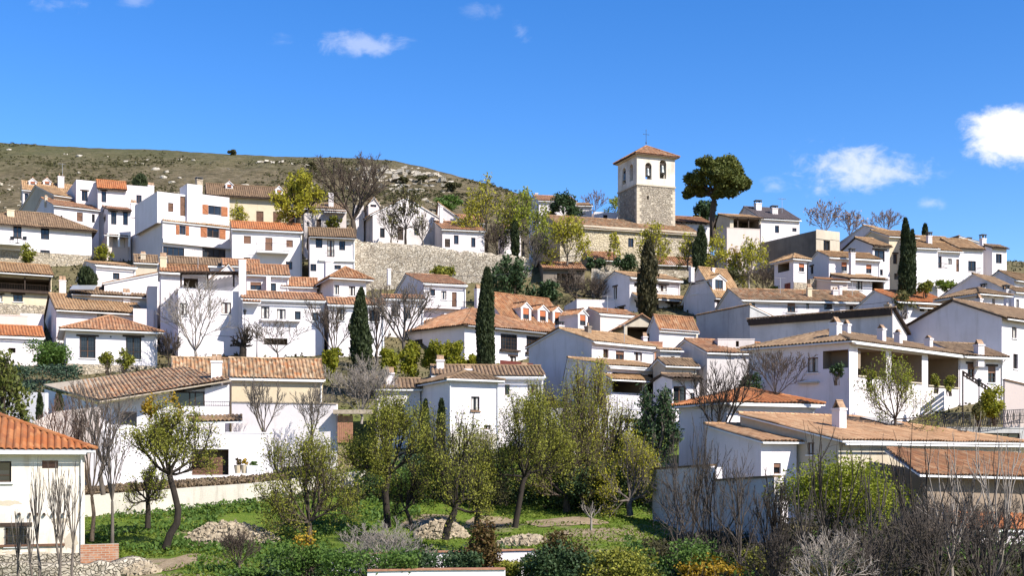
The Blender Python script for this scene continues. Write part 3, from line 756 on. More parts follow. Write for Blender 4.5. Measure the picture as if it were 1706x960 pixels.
    def railing(s, x0, x1, y0, y1, n0, face='F', mat='iron', step=.14, name='railing', sides=True):
        fr = s.FR[face]; a, b = sorted((fr.s_of(x0), fr.s_of(x1))); sm = (a+b)/2; z0, z1 = fr.z_of(sm, y1), fr.z_of(sm, y0); m = MB()
        n = max(3, int((b-a)/step))
        for i in range(n+1): x = a+(b-a)*i/n; m.tube([fr.at(x, n0, z0), fr.at(x, n0, z1)], [.013]*2, 4)
        runs = [(a, n0, b, n0)]+([(a, n0, a, 0), (b, n0, b, 0)] if sides else [])
        for q in runs:
            for zz in (z0+.06, z1): m.tube([fr.at(q[0], q[1], zz), fr.at(q[2], q[3], zz)], [.022]*2, 4)
        return m.build(name, mat, s.root, s.off)

def wall_thing(name, label, cat, pts, mat, th=.35, cop=None, hb=None, group=None, rough=0.0, copt=.12):
    """a free-standing or retaining wall along pixel/depth points (px, py of its top, D)"""
    q = [P(*p) for p in pts]; root = thing(name, label, cat, Vector((q[0].x, q[0].y, terr(q[0].x, q[0].y))), group); off = Vector(root.location)
    m = MB(); c = MB(); pr = []
    for si, (a, b) in enumerate(zip(q, q[1:])):
        L = Vector((b.x-a.x, b.y-a.y, 0)); d = L.normalized(); n = max(2, int(L.length/(.5 if rough else 1.5)))
        for i in range(n+1 if si == len(q)-2 else n):
            t = i/n; p = a.lerp(b, t); zb = (min(terr(p.x, p.y), terr(p.x, p.y-1.2))-.8) if hb is None else p.z-hb
            dz = rough*.5*noise.noise(Vector((p.x*1.3, p.y*1.3, 2))) if rough else 0
            pr.append((Vector((p.x, p.y, zb)), Vector((p.x, p.y, p.z+dz)), d))
    nz = 10 if rough else 1; V = []; NN = []
    for i, (lo, hi, d) in enumerate(pr):
        d2 = (pr[max(0, i-1)][2]+d).normalized(); nn = Vector((d2.y, -d2.x, 0)); nn = -nn if nn.y > 0 else nn; NN.append(nn)
        def off3(p): return nn*(rough*.22*noise.noise(p*1.7)+rough*.12*noise.noise(p*4.1)) if rough else Vector((0, 0, 0))
        for j in range(nz+1): p = lo.lerp(hi, j/nz); V.append(p+off3(p))
        for j in range(nz, -1, -1): p = lo.lerp(hi, j/nz)-nn*th; V.append(p)
    k = 2*(nz+1); n = len(pr)-1; fs = [(i*k+j, (i+1)*k+j, (i+1)*k+j+1, i*k+j+1) for i in range(n) for j in range(k-1)]
    fs += [tuple(range(k))[::-1], tuple(n*k+j for j in range(k))]; m.add(V, fs)
    if cop:
        for i in range(n):
            h0, h1 = pr[i][1], pr[i+1][1]; o = h0+NN[i]*.06+Z*.003; c.box(o, h1-h0, -NN[i]*(th+.12), Z*copt)
    wo_ = m.build('wall', mat, root, off)
    if rough: wo_.data.polygons.foreach_set('use_smooth', [len(f) == 4 for f in m.f])
    if cop: c.build('coping', cop, root, off)
    return root
random.seed(5)
H = House
# ================================================================== top left of the village
h = H('dormer_house', 'tan roofed house with two small dormers at the far left under the hill')
h.block(38, 140, 318, 350, 178, 8, d=7, roof=('G', 302), tile='tile_tan', wall='white', wins=[(41, 322, 47, 334, 'w')],
        ch=[(96, 107, 289, 312, 'pots')], dorm=[(48, 61, 296, 302, 309), (72, 85, 296, 302, 309)])
h.antenna(104, 306, 272)
h = H('stone_house', 'brown stone gable house with tan roof at upper left beside the dormer house')
h.block(90, 118, 327, 360, 168, 40, xs=33, roof=('G', 309), wall='beige', tile='tile_tan', wins=[('L', 60, 322, 66, 336, 'w'), ('L', 70, 326, 76, 332, 'w')])
h = H('white_house', 'small white house with shaded pale gable and weathered roof below the brown stone gable')
h.block(90, 165, 344, 380, 162, 16, xs=51, roof=('G', 330), tile='tile_terracotta', wins=[(128, 354, 138, 369, 'Dn'), (153, 357, 158, 371, 'w'), (101, 359, 104, 362, 'w')], ch=[(74, 79, 325, 334, 'tent', 'beige')])
h = H('white_house', 'tall white house with orange lean-to roof and tile-roofed bay at upper left')
h.block(163, 210, 315, 360, 166, 12, d=7, roof=('G', 300), tile='tile_orange', soffit='dark_wood', wins=[(169, 318, 177, 337, 'wl')], beams=True, ov=.5)
h.block(127, 164, 299, 360, 168.5, 12, xs=103, roof=('S', 296), tile='tile_tan', wins=[(136, 318, 146, 335, 'wl')])
h.block(208, 250, 309, 360, 172, 10, d=6, roof=('P',), wins=[(227, 325, 236, 339, 'wn')], ch=[(246, 257, 304, 330, 'tent')])
h.block(180, 218, 350, 392, 160, 20, xs=164, roof=('G', 343), tile='tile_terracotta', soffit='dark_wood', beams=True, ov=.55,
        wins=[(185, 353, 194, 374, 'wl'), (205, 353, 213, 375, 'wl'), ('L', 168, 353, 176, 375, 'wl')], ch=[(217, 227, 333, 352, 'tent')])
h.block(178, 214, 390, 430, 159.4, 20, xs=163, roof=('P',), wall='pink_plaster', wins=[(188, 396, 208, 412, 'V'), (166, 398, 176, 412, 'V')][:1])
h.canopy(172, 216, 391, 1.3, .25, 'tile_brown')
for x in (177, 195, 212):
    h.fbox('porch_post', 'white_paint', x, x+3, 391, 414, -1.2, -.95)
h = H('white_house', 'long low white house with brown hip roof and honey stone base at far left')
h.block(-40, 153, 372, 444, 150, 4, d=9, roof=('H', 352), tile='tile_brown', soffit='dark_wood', ov=.6, base=(413, 'base_stone'),
        wins=[(22, 376, 36, 398, 'wl'), (68, 376, 82, 399, 'wlt'), (67, 417, 83, 443, 'wt')], ch=[(11, 24, 350, 360, 'plain', 'cream')])
h.fbox('terrace_slab', 'white_paint', -40, 41, 406, 410, -1.6, -.03)
h.railing(-38, 41, 398, 406, -1.5, step=.6)
def chair(x, y, D, lab, mat='iron'):
    p = P(x, y, D); t = thing('garden_chair', lab, 'chair', p, 'dark chairs on the upper left terrace'); m = MB(); o = Vector((0, 0, 0))
    for a in (-.2, .2):
        for b in (-.2, .2): g = MB(); g.tube([(a, b, 0), (a, b, .45)], [.02]*2, 5); g.build('leg', mat, t)
    m.box(Vector((-.24, -.24, .45)), Vector((.48, 0, 0)), Vector((0, .48, 0)), Z*.05); m.build('seat', mat, t)
    g = MB(); g.box(Vector((-.24, .2, .5)), Vector((.48, 0, 0)), Vector((0, .05, 0)), Z*.42); g.build('backrest', mat, t)
chair(19, 405.6, 148.6, 'dark garden chair at the left end of the stone based house terrace'); chair(40, 405.6, 148.6, 'dark garden chair at the right end of the stone based house terrace')
t = thing('garden_table', 'dark round garden table between two chairs on the upper left terrace', 'table', P(29, 405.6, 148.5)); m = MB()
m.tube([(0, 0, .68), (0, 0, .72)], [.55, .55], 14); m.build('tabletop', 'iron', t); m = MB(); m.tube([(0, 0, 0), (0, 0, .03), (0, 0, .06), (0, 0, .68)], [.3, .3, .05, .05], 8); m.build('leg', 'iron', t)

# the big modern white house with orange shutters
h = H('white_house', 'big three-storey white house with orange wooden shutters and long dark glass bands')
h.block(271, 386, 366, 436, 150, 24, xs=216, roof=('P',), wall='bright_white',
        wins=[(299, 376, 309, 391, 'wS'), (345, 380, 365, 396, 'wS'), (270.6, 412, 307, 428, 'w'), (337, 414, 376, 433, 'w')])
h.block(262, 338, 320, 371, ('on', .3), d=10, hang=True, roof=('P',), tile='tile_tan', wall='bright_white', wins=[(280, 338, 289, 353, 'Dn'), (300, 327, 309, 360, 'Dn')], ov=.12)
h.block(312, 337, 307, 370, ('on', -.12), d=3, hang=True, roof=('P',), wall='bright_white', ch=[(326, 337, 296, 308, 'flat', 'chimney_old')])
h.block(337, 382, 325, 371, ('on', .1), d=6, hang=True, roof=('P',), wall='bright_white', wins=[(347, 343, 368, 358, 'wS')])
h.canopy(270, 386, 368, .35, .25, 'tile_tan', 'ledge_roof')
h.fbox('ledge', 'bright_white', 270, 386, 404, 411, -.55, -.01)
h = H('stone_villa', 'cream stone villa with brown roof and two dormers behind the shuttered house')
h.block(345, 500, 326, 380, 165, 12, d=9, roof=('G', 306), wall='cream', tile='tile_brown', soffit='dark_wood', ov=.7, beams=True,
        wins=[(392, 346, 405, 372, 'w'), (427, 352, 439, 375, 'Dn'), (455, 353, 468, 376, 'Dn'), (480, 355, 491, 378, 'Dn')], dorm=[(376, 388, 301, 307, 315), (459, 471, 309, 316, 324)])
h = H('white_house', 'white house with bright orange roof and a railed balcony, right of the shuttered house')
h.block(387, 503, 383, 456, 147, 9, d=8, roof=('G', 369), tile='tile_orange', wall='bright_white', ov=.35,
        wins=[(406, 393, 418, 406, 'B'), (442, 396, 454, 420, 'Db'), (477, 400, 488, 412, 'B'), (406, 429, 417, 442, 'wn'), (476, 436, 487, 449, 'wn')])
h.fbox('balcony_slab', 'white_paint', 427, 480, 421, 424, -1.3, -.01); h.railing(427, 480, 408, 421, -1.25)
h = H('white_house', 'white house with three dark upstairs windows at the left end of the stone wall')
h.block(516, 591, 396, 457, 146, 9, d=8, roof=('G', 380), tile='tile_brown', soffit='dark_wood', beams=True, ov=.55, wall='bright_white',
        wins=[(526, 397.5, 537, 413, 'w'), (545, 400, 557, 428, 'wt'), (565, 401.5, 575, 417, 'w'), (517, 440, 527, 452, 'w'), (557, 442, 568, 449, 'w')], ch=[(576, 588, 378, 398, 'pots')])
h.fbox('floor_ledge', 'white_paint', 531, 591, 433, 436, -.25, -.01); h.railing(545, 557, 417, 428, -.3)
h = H('white_house', 'white house half hidden behind the big bare tree above the stone wall')
h.block(507, 577, 349, 392, 163, 8, d=7, roof=('G', 338), tile='tile_brown', wall='worn_white', wins=[(527, 365, 535, 382, 'Dq'), (548, 362, 555, 372, 'w')], ch=[(547, 556, 322, 345, 'plain')])
h.canopy(540, 577, 352, .9, .3, 'tile_terracotta')
h = H('white_house', 'wide weathered white gable house above the stone wall, trees before its front')
h.block(621, 736, 356, 410, 156, 16, xs=577, roof=('F', 329, .48), wall='worn_white', tile='tile_tan', wins=[(633, 380, 641, 396, 'w'), (662, 378, 672, 400, 'D'), (690, 380, 697, 392, 'w'), (647, 352, 654, 361, 'w')])
h.block(614, 632, 340, 375, 158, 16, d=6, roof=('F', 328), wall='white', tile='tile_tan', wins=[(617, 337, 627, 345, 'w')], ov=.15)
h.block(590, 606, 343, 372, 159, 10, d=2, roof=('P',), wall='white')
h = H('white_house', 'white cottage with cream left gable and brown roof standing on the stone wall')
h.block(737, 807, 384, 426, 153.5, 14, xs=712, roof=('G', 369), tile='tile_terracotta', wall='white', wins=[(756, 392, 764, 407, 'wn'), (785, 396, 792, 412, 'wn'), (741, 398, 750, 412, 'Dq')], ch=[(732, 738, 344, 372, 'plain')])
h = H('white_house', 'white gable wall of a house rising behind the cottage on the stone wall')
h.block(728, 770, 366, 400, 162, 5, d=8, roof=('F', 338, .05), tile='tile_tan', wall='white')
h = H('white_house', 'low house with rust red roof among yellow-green trees left of the church')
h.block(748, 806, 372, 400, 168, 10, d=8, roof=('G', 358), tile='tile_terracotta', wall='worn_white', wins=[(770, 378, 776, 388, 'w')])
h.block(840, 868, 384, 420, 166, 10, d=5, roof=('G', 376), tile='tile_tan', wall='white', wins=[(850, 390, 856, 402, 'w')])
wall_thing('stone_wall', 'long high rubble stone retaining wall in the middle of the village', 'wall',
           [(588, 401, 149.5), (640, 404, 150), (700, 410, 150.3), (745, 416, 150.6), (800, 421, 150.8), (886, 431, 151.5)], 'rubble_stone', .8, rough=1.0)
h = H('white_house', 'white house with a faded red roof on the skyline left of the church')
h.block(898, 960, 336, 372, 182, 10, d=8, roof=('G', 326), tile='tile_terracotta', wall='white', ch=[(891, 896, 322, 335, 'plain')])
h.block(962, 986, 344, 372, 185, 8, d=5, roof=('G', 339), tile='tile_tan', wall='worn_white')
h = H('white_house', 'flat white house on the skyline just left of the church tower')
h.block(990, 1034, 353, 385, 186, 8, d=6, roof=('S', 349, .99), tile='tile_tan', wall='white', wins=[(1005, 358, 1012, 366, 'w')])

# ================================================================== church
h = H('church', 'old stone church nave with long weathered tile roof below the bell tower', 'church')
h.block(933, 1168, 379, 440, 166, 18, xs=887, roof=('G', 359), wall='church_stone', tile='tile_old', soffit='beige', ov=.45,
        wins=[(1046.5, 397, 1055.5, 412, 'w'), (1143, 400, 1149, 411, 'w'), ('L', 909, 394, 913, 408, 'X'), ('L', 910, 370, 913, 376, 'X')])
h.fbox('cornice', 'beige', 933.5, 1167, 380.5, 388, -.22, -.01)
h = H('bell_tower', 'square stone bell tower with white belfry, arched openings and tiled cap', 'tower')
a, D0 = R(21), 174.0; O = P(1061, 400, D0); u = Vector((math.cos(a), math.sin(a), 0)); v = Vector((-math.sin(a), math.cos(a), 0))
kk = (1124.5-CX)/F; W = (kk*O.y-O.x)/(u.x-kk*u.y); h.setroot(Vector((O.x, O.y, O.z))); off = h.off
zs, zt_ = (HY-308)*D0/F, (HY-259)*D0/F
def arch_wall(m, fr, zb, zt, arches, dep=.55):
    xs = [0]+sum([[p, q] for p, q, _, _ in arches], [])+[fr.L]
    for i in range(0, len(xs), 2): m.quad(fr.at(xs[i], 0, zb), fr.at(xs[i+1], 0, zb), fr.at(xs[i+1], 0, zt), fr.at(xs[i], 0, zt))
    for p, q, z0, z1 in arches:
        r = (q-p)/2; c = (p+q)/2; K = 14
        m.quad(fr.at(p, 0, zb), fr.at(q, 0, zb), fr.at(q, 0, z0), fr.at(p, 0, z0))
        arc = [(c-r*math.cos(math.pi*i/K), z1-r+r*math.sin(math.pi*i/K)) for i in range(K+1)]
        for (x0, y0), (x1, y1) in zip(arc, arc[1:]): m.quad(fr.at(x0, 0, y0), fr.at(x1, 0, y1), fr.at(x1, 0, zt), fr.at(x0, 0, zt))
        loop = [(p, z0), (q, z0)]+arc[::-1]
        for (x0, y0), (x1, y1) in zip(loop, loop[1:]+loop[:1]): m.quad(fr.at(x0, 0, y0), fr.at(x1, 0, y1), fr.at(x1, dep, y1), fr.at(x0, dep, y0))
B0 = Vector((O.x, O.y, O.z-3))
fF, fL, fR, fB = Frame(B0, u, v, W), Frame(B0+v*W, -v, u, W), Frame(B0+u*W, v, -u, W), Frame(B0+v*W+u*W, -u, -v, W)
m = MB()
for fr in (fF, fL, fR, fB): wall_face(m, fr, B0.z, zs, [(fF.s_of(1078), fF.s_of(1081), fF.z_of(1.5, 332), fF.z_of(1.5, 326), .5)] if fr is fF else [])
zq0 = B0.z; i = 0
while zq0 < zs-.5:      # pale squared corner stones, long and short by turns
    ln = (.75, .45)[i % 2]
    for cn, e1, e2 in ((B0, u, v), (B0+u*W, -u, v), (B0+v*W, u, -v)):
        o = Vector((cn.x, cn.y, zq0+.012))-e1*.025-e2*.025; m.box(o, e1*ln, e2*(1.2-ln), Z*.46, 1)
    zq0 += .48; i += 1
m.build('lower_shaft', ['tower_stone', 'beige'], h.root, off)
m = MB(); m.box(B0-u*.1-v*.1+Z*(zs-B0.z), u*(W+.2), v*(W+.2), Z*.22); m.build('string_course', 'beige', h.root, off)
m = MB(); zq = zs+.22
AR = [(fF.s_of(1075), fF.s_of(1085.6), (HY-297)*D0/F, (HY-269)*D0/F), (fF.s_of(1099), fF.s_of(1110), (HY-301.5)*177/F, (HY-270.5)*177/F)]
for fr in (fF, fR, fB): arch_wall(m, fr, zq, zt_, AR)
arch_wall(m, fL, zq, zt_, [(fL.s_of(1037), fL.s_of(1042.5), AR[0][2], AR[0][3]), (fL.s_of(1049), fL.s_of(1054.5), AR[0][2], AR[0][3])])
m.quad(B0+Z*(zq-B0.z+.3)+u*.6+v*.6, B0+Z*(zq-B0.z+.3)+u*(W-.6)+v*.6, B0+Z*(zq-B0.z+.3)+u*(W-.6)+v*(W-.6), B0+Z*(zq-B0.z+.3)+u*.6+v*(W-.6))
k4 = [B0+u*.55+v*.55, B0+u*(W-.55)+v*.55, B0+u*(W-.55)+v*(W-.55), B0+u*.55+v*(W-.55)]
for i, (fr, ars) in enumerate(((fF, AR), (fL, [(fL.s_of(1037), fL.s_of(1042.5), AR[0][2], AR[0][3]), (fL.s_of(1049), fL.s_of(1054.5), AR[0][2], AR[0][3])]), (fR, AR), (fB, AR))):
    f2 = Frame(fr.A+fr.i*.55, fr.d, fr.i, fr.L)
    arch_wall(m, f2, zq+.02, zt_-.02, ars, .02)
m.build('belfry', 'belfry_plaster', h.root, off)
m = MB(); e = .55
c = [B0-u*e-v*e, B0+u*(W+e)-v*e, B0+u*(W+e)+v*(W+e), B0-u*e+v*(W+e)]; c = [Vector((p.x, p.y, zt_+.25)) for p in c]
ap = B0+u*W*.5+v*W*.5; ap.z = (HY-243.5)*(ap.y)/F
for i in range(4): tile_slope(m, [c[i], c[(i+1) % 4], ap], c[i], c[(i+1) % 4], 100); ridge_cap(m, c[i]+Z*.05, ap+Z*.05, .14)
m.build('roof', ['tile_terracotta', 'brown_wood'], h.root, off)
m = MB(); m.box(B0-u*.28-v*.28+Z*(zt_-B0.z+.003), u*(W+.56), v*(W+.56), Z*.2); m.build('cornice', 'cream', h.root, off)
m = MB(); m.tube([ap-Z*.2, ap+Z*2.4], [.04, .026], 6); m.tube([ap+Z*1.75-u*.42, ap+Z*1.75+u*.42], [.024]*2, 5)
for s_ in (-.42, .42): m.tube([ap+Z*1.75+u*(s_-.06), ap+Z*1.75+u*(s_+.06)], [.045, .045], 6)
m.tube([ap+Z*.5-u*.08, ap+Z*.5+u*.08], [.09]*2, 6); m.tube([ap+Z*2.35-Z*.05, ap+Z*2.48], [.07, .02], 6)
m.build('cross', 'iron', h.root, off)
for fr, ars in ((fF, AR), (fL, [(fL.s_of(1037), fL.s_of(1042.5), AR[0][2], AR[0][3])])):
    for p, q, z0, z1 in ars:
        b = fr.at((p+q)/2, .3, z1-.7); m = MB(); r = (q-p)*.40
        m.tube([b, b-Z*.12, b-Z*.35, b-Z*.8, b-Z*1.1, b-Z*1.22], [r*.25, r*.62, r*.7, r*.78, r*.95, r*1.1], 14); bb = m.build('bell', 'bronze', h.root, off, smooth=True)
        m = MB(); m.box(b-fr.d*(q-p)*.5-fr.i*.09, fr.d*(q-p), fr.i*.18, Z*.28); m.build('bell_yoke', 'dark_wood', bb, off)

h = H('tiled_shed', 'low shed with hipped red tile roof leaning below the church gable', 'shed')
h.block(905, 974, 449, 492, 150, 10, xs=892, roof=('G', 437), tile='tile_terracotta', wall='dark_render', wins=[(928, 456, 956, 472, 'V')], ov=.5, soffit='dark_wood')
h.railing(928, 956, 464, 472, -.1, sides=False)
h = H('tiled_annex', 'red tiled annex under the church wall, partly behind dark bushes', 'annex')
h.block(985, 1030, 435, 462, 157, 14, xs=966, roof=('G', 420), tile='tile_terracotta', wall='rubble_stone', ov=.4)
h = H('tiled_annex', 'long low annex with faded red roof under the church, right of the rusty cypress', 'annex')
h.block(1086, 1158, 443, 470, 156, 12, xs=1072, roof=('G', 428), tile='tile_terracotta', wall='rubble_stone', ov=.4)
wall_thing('stone_wall', 'broken rubble garden wall with gate posts below the church', 'wall', [(985, 447, 147), (1003, 452, 146), (1040, 456, 145), (1064, 460, 144)], 'rubble_stone', .5, rough=.8)
h = H('white_house', 'house with red roof and low white wall behind the umbrella pine')
h.block(1126, 1184, 371, 398, 184, 14, d=8, roof=('G', 360), tile='tile_terracotta', wall='white', soffit='dark_wood', beams=True, ch=[(1182, 1187, 362, 376, 'plain')])

# ================================================================== upper right
h = H('hilltop_house', 'hilltop white house with slate-brown roof, tiled verandah and terrace wall right of the pine')
h.block(1267, 1332, 366, 405, 170, 14, xs=1215, roof=('G', 345), tile='tile_slate', wall='white', wins=[(1291, 375, 1298, 388, 'w'), (1320, 380, 1327, 386, 'w')], ch=[(1257, 1268, 334, 350, 'flat'), (1284, 1295, 343, 357, 'flat')])
h.block(1216, 1268, 363, 400, 166, 14, xs=1193, roof=('G', 357, .8), tile='tile_tan', wall='beige', soffit='dark_wood', wins=[(1222, 365, 1264, 382, 'V')], ov=.6)
for x in (1227, 1245, 1262): h.fbox('verandah_post', 'dark_wood', x, x+1.6, 362, 381, -.3, -.12)
for x in (1232, 1249): h.fbox('shutter', 'dark_wood', x, x+7, 368, 382, 2.4, 2.55)
h.block(1268, 1318, 373, 405, 166.5, 14, d=4, roof=('S', 367, .99), tile='tile_tan', wall='white', wins=[(1291, 376, 1298, 388, 'w')], ov=.3)
h.block(1211, 1266, 380, 430, 162, 14, xs=1196, roof=('P',), wall='pink_plaster')
h.antenna(1303, 356, 330)
h = H('ruined_house', 'dark stained roofless old house wall with beige front and one green window')
h.block(1359, 1399, 384, 440, 155, 30, xs=1268, roof=('S', 382, .99), tile='tile_old', wall='dark_render', wins=[(1372, 401, 1382, 420, 'wi')], ov=.1, og=.05)
h.fbox('front_render', 'beige', 1359.3, 1398.5, 384.5, 400, -.05, -.01); h.fbox('front_render', 'beige', 1359.3, 1371.5, 400, 428, -.05, -.01); h.fbox('front_render', 'beige', 1382.5, 1398.5, 400, 428, -.05, -.01)
h = H('white_house', 'white house with tan roof, square hipped tower, orange blinds and thin tall chimney')
h.block(1381, 1466, 431, 475, 139, 16, xs=1346, roof=('G', 419), tile='tile_tan', wall='white', ov=.4, wins=[(1402, 437, 1411, 452, 'wo'), (1443, 441, 1452, 456, 'wo'), ('L', 1350, 444, 1355, 457, 'wl')], ch=[(1415, 1424, 414, 458, 'flat', 'white', 138.4)])
h.block(1322, 1344, 434, 486, 134, 26, xs=1290, roof=('H', 424), tile='tile_tan', wall='white', ov=.4, wins=[(1331, 439, 1340, 453, 'wo'), ('L', 1296, 439, 1315, 453, 'Ol'), ('L', 1306, 472, 1317, 490, 'Dr')], base=(470, 'base_stone'))
h.block(1350, 1386, 466, 488, 136, 8, d=2, roof=('P',), wall='base_stone', wins=[(1361, 470, 1369, 482, 'w')])
h.block(1412, 1474, 466, 492, 134.5, 14, d=4, roof=('G', 457, .9), tile='tile_tan', soffit='dark_wood', beams=True, wall='white', wins=[(1426, 468, 1437, 483, 'wt'), (1453, 469, 1471, 486, 'V')], ov=.7)
h.block(1384, 1412, 470, 492, 133, 14, d=4, roof=('G', 464, .9), tile='tile_terracotta', wall='pink_plaster')
h = H('white_house', 'lavender shaded gable house with small openings at top right, left of the tall cypress')
h.block(1484, 1500, 391, 430, 153, 28, xs=1396, roof=('G', 376), tile='tile_tan', wall='white', wins=[('L', 1447, 391, 1459, 399, 'O'), ('L', 1434, 387, 1439, 392, 'w')])
h.block(1454, 1482, 411, 472, 145, 20, xs=1398, roof=('G', 396), tile='tile_tan', wall='white', wins=[(1457, 417, 1474, 436, 'wl'), (1464, 449, 1471, 459, 'w')], soffit='dark_wood', beams=True, ov=.5)
h.antenna(1446, 386, 366)
h = H('beige_house', 'narrow beige rendered house front just left of the tall right cypress')
h.block(1481, 1528, 396, 470, 147, 14, d=8, roof=('G', 384), tile='tile_tan', wall='cream', wins=[(1488, 423, 1495, 440, 'wl'), (1490, 456, 1500, 466, 'O')])
h = H('white_house', 'large white house with long tan roof and blank sunlit end, right of the tall cypress')
h.block(1526, 1562, 415, 492, 144, 14, d=9, roof=('G', 396), tile='tile_tan', wall='bright_white')
h.block(1560, 1600, 420, 480, 146, 14, d=7, roof=('G', 403), tile='tile_tan', wall='bright_white', wins=[(1563, 427, 1569, 447, 'wt'), (1579, 431, 1586, 441, 'w'), (1593, 432, 1598, 453, 'Dn')], ov=.5)
h.railing(1560, 1574, 440, 448, -.6)
h.block(1597, 1638, 416, 470, 149, 14, d=7, roof=('G', 398), tile='tile_tan', wall='bright_white', soffit='dark_wood', wins=[(1613, 435, 1626, 452, 'w')], ov=.4)
h.railing(1607, 1628, 448, 456, -.8)
h.block(1540, 1600, 409, 450, 150, 14, d=7, roof=('G', 393), tile='tile_tan', wall='bright_white', ch=[(1544, 1552, 387, 406, 'flat')])
h = H('white_house', 'white tower house with slanted roof and white chimney at the far right skyline')
h.block(1653, 1677, 415, 475, 150, 18, xs=1638, roof=('G', 408, .8), tile='tile_brown', soffit='dark_wood', wall='bright_white', wins=[(1659, 423, 1669, 439, 'w')], ch=[(1633, 1642, 391, 420, 'flat')])
h.block(1596, 1640, 404, 440, 156, 14, d=6, roof=('F', 394, .02), tile='tile_brown', wall='white', ch=[(1610, 1618, 396, 411, 'flat')])
h = H('white_house', 'shaded grey gable house with white chimney at right, below the tower house')
h.block(1672, 1706, 486, 520, 121, 40, xs=1572, roof=('G', 457), tile='tile_brown', wall='white', ch=[(1635, 1643, 473, 494, 'flat', 'white', 122.5)])
h = H('white_house', 'grey gable house with a dormer at the right edge, above the big blue-shaded gable')
h.block(1690, 1740, 470, 530, 127, 35, xs=1640, roof=('G', 452), tile='tile_brown', wall='white', ch=[(1661, 1669, 459, 478, 'flat')])
h.block(1690, 1730, 492, 540, 113, 24, xs=1672, roof=('G', 480), tile='tile_brown', wall='bright_white', wins=[(1693, 499, 1698, 517, 'w')], ch=[(1672, 1681, 475, 500, 'flat')])
h = H('white_house', 'low white house with olive-brown hip roof and beamed white eaves at the right')
h.block(1632, 1672, 493, 530, 108, 26, xs=1570, roof=('H', 481), tile='tile_brown', wall='bright_white', ov=.6, beams=True, wins=[(1653, 498, 1658, 512, 'w'), (1634, 496, 1638, 508, 'w')])
h = H('white_house', 'white house with bright orange roof and small porch right of the tall cypress base')
h.block(1494, 1580, 505, 530, 119, 18, xs=1424, roof=('G', 484), tile='tile_orange', wall='white', wins=[(1532, 507, 1540, 519, 'O'), (1546, 508, 1556, 521, 'O')], ov=.5)
h.canopy(1524, 1562, 512, .8, .3, 'tile_tan')

# ================================================================== centre right
h = H('white_house', 'two-storey white house behind the rusty cypress, tiled canopy between its floors')
h.block(1049, 1133, 464, 528, 138, 26, xs=1003, roof=('G', 453), tile='tile_tan', wall='white', ov=.5, wins=[(1059, 474, 1068, 488, 'wl'), (1097, 475, 1111, 486, 'wl'), (1112, 506, 1129, 523, 'wl'), (1092, 506, 1098, 522, 'w'), ('L', 1022, 478, 1028, 499, 'wl'), ('L', 1031, 512, 1040, 522, 'wl')])
h.canopy(1052, 1148, 496, 1.5, .75, 'tile_tan')
h.fbox('corner_pier', 'white', 1140, 1148, 497, 528, -1.3, -.3)
h = H('white_house', 'white gable house with brown roof and one white dormer in the middle right')
h.block(1191, 1236, 498, 530, 134, 30, xs=1139, roof=('G', 446), tile='tile_tan', wall='white', wins=[('L', 1151, 474, 1163, 490, 'wl'), (1194, 504, 1215, 511, 'wl')], ch=[(1148, 1156, 441, 457, 'pots'), (1184, 1190, 445, 452, 'pots')], dorm=[(1187, 1209, 457, 466, 485, 'tile_tan', False)])
h = H('long_house', 'long low white house with lichened brown roof across the middle right')
h.block(1236, 1455, 502, 545, 126, 9, d=8, roof=('G', 482), tile='tile_old', wall='white', ov=.4,
        wins=[(1250, 505, 1258, 512, 'w'), (1312, 503, 1325, 521, 'wb'), (1343, 506, 1348, 515, 'wl'), (1373, 507, 1387, 516, 'wl'), (1409, 509, 1429, 518, 'w')], ch=[(1344, 1352, 473, 495, 'tent', 'cream'), (1386, 1396, 479, 493, 'pots'), (1397, 1402, 477, 492, 'plain')])
h.railing(1311, 1326, 512, 521, -.5)
h.antenna(1300, 490, 462)
h.antenna(1420, 494, 470)
h = H('grey_wall_house', 'low building with long streaked grey side wall and a slanting white front')
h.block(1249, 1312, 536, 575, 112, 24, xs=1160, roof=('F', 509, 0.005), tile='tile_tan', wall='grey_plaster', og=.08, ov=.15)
h = H('white_barn', 'long building with shaded white side wall under a dark eave, its right end lit')
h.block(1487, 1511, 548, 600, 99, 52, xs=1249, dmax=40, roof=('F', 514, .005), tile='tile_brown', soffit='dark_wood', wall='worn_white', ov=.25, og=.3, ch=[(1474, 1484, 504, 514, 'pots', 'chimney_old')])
def eave_band(m, s):
    f = s.FR['L']; z = (HY-514)*99/F; f.box(m, 0, f.L, -.3, -.02, z-.55, z-.03)
h.piece('eave_board', 'dark_wood', eave_band)
h = H('white_house', 'small white outbuilding with rounded parapet and a dark round opening', 'outbuilding')
h.block(1196, 1257, 566, 605, 98, 4, d=5, roof=('P',), wall='worn_white', wins=[(1226, 563.5+5, 1231, 578, 'O')])
h = H('porch_house', 'white house with open corner porch, white pillars and tan hip roof at right')
h.block(1415, 1606, 572, 705, 80, 44, d=8, roof=('H', 552), tile='tile_brown', wall='white', ov=.45, gut=False,
        wins=[(1429, 583, 1476, 630, 'V'), (1485, 589, 1536, 638, 'V'), (1546, 594, 1597, 646, 'V'), ('L', 1371, 584, 1413, 614, 'W'), ('L', 1345, 596, 1363, 621, 'w')],
        ch=[(1383, 1401, 528, 560, 'tent'), (1405, 1416, 533, 556, 'tent'), (1462, 1475, 541, 562, 'tent'), (1491, 1502, 549, 566, 'tent'), (1541, 1553, 559, 575, 'tent')])
fr = h.FR['F']; m = MB()
for x0, x1, y0 in ((1429, 1476, 630), (1485, 1536, 638), (1546, 1597, 646)):
    a_, b_ = fr.s_of(x0), fr.s_of(x1); z = fr.z_of((a_+b_)/2, y0); fr.box(m, a_, b_, -.1, .28, z+.003, z+.09)
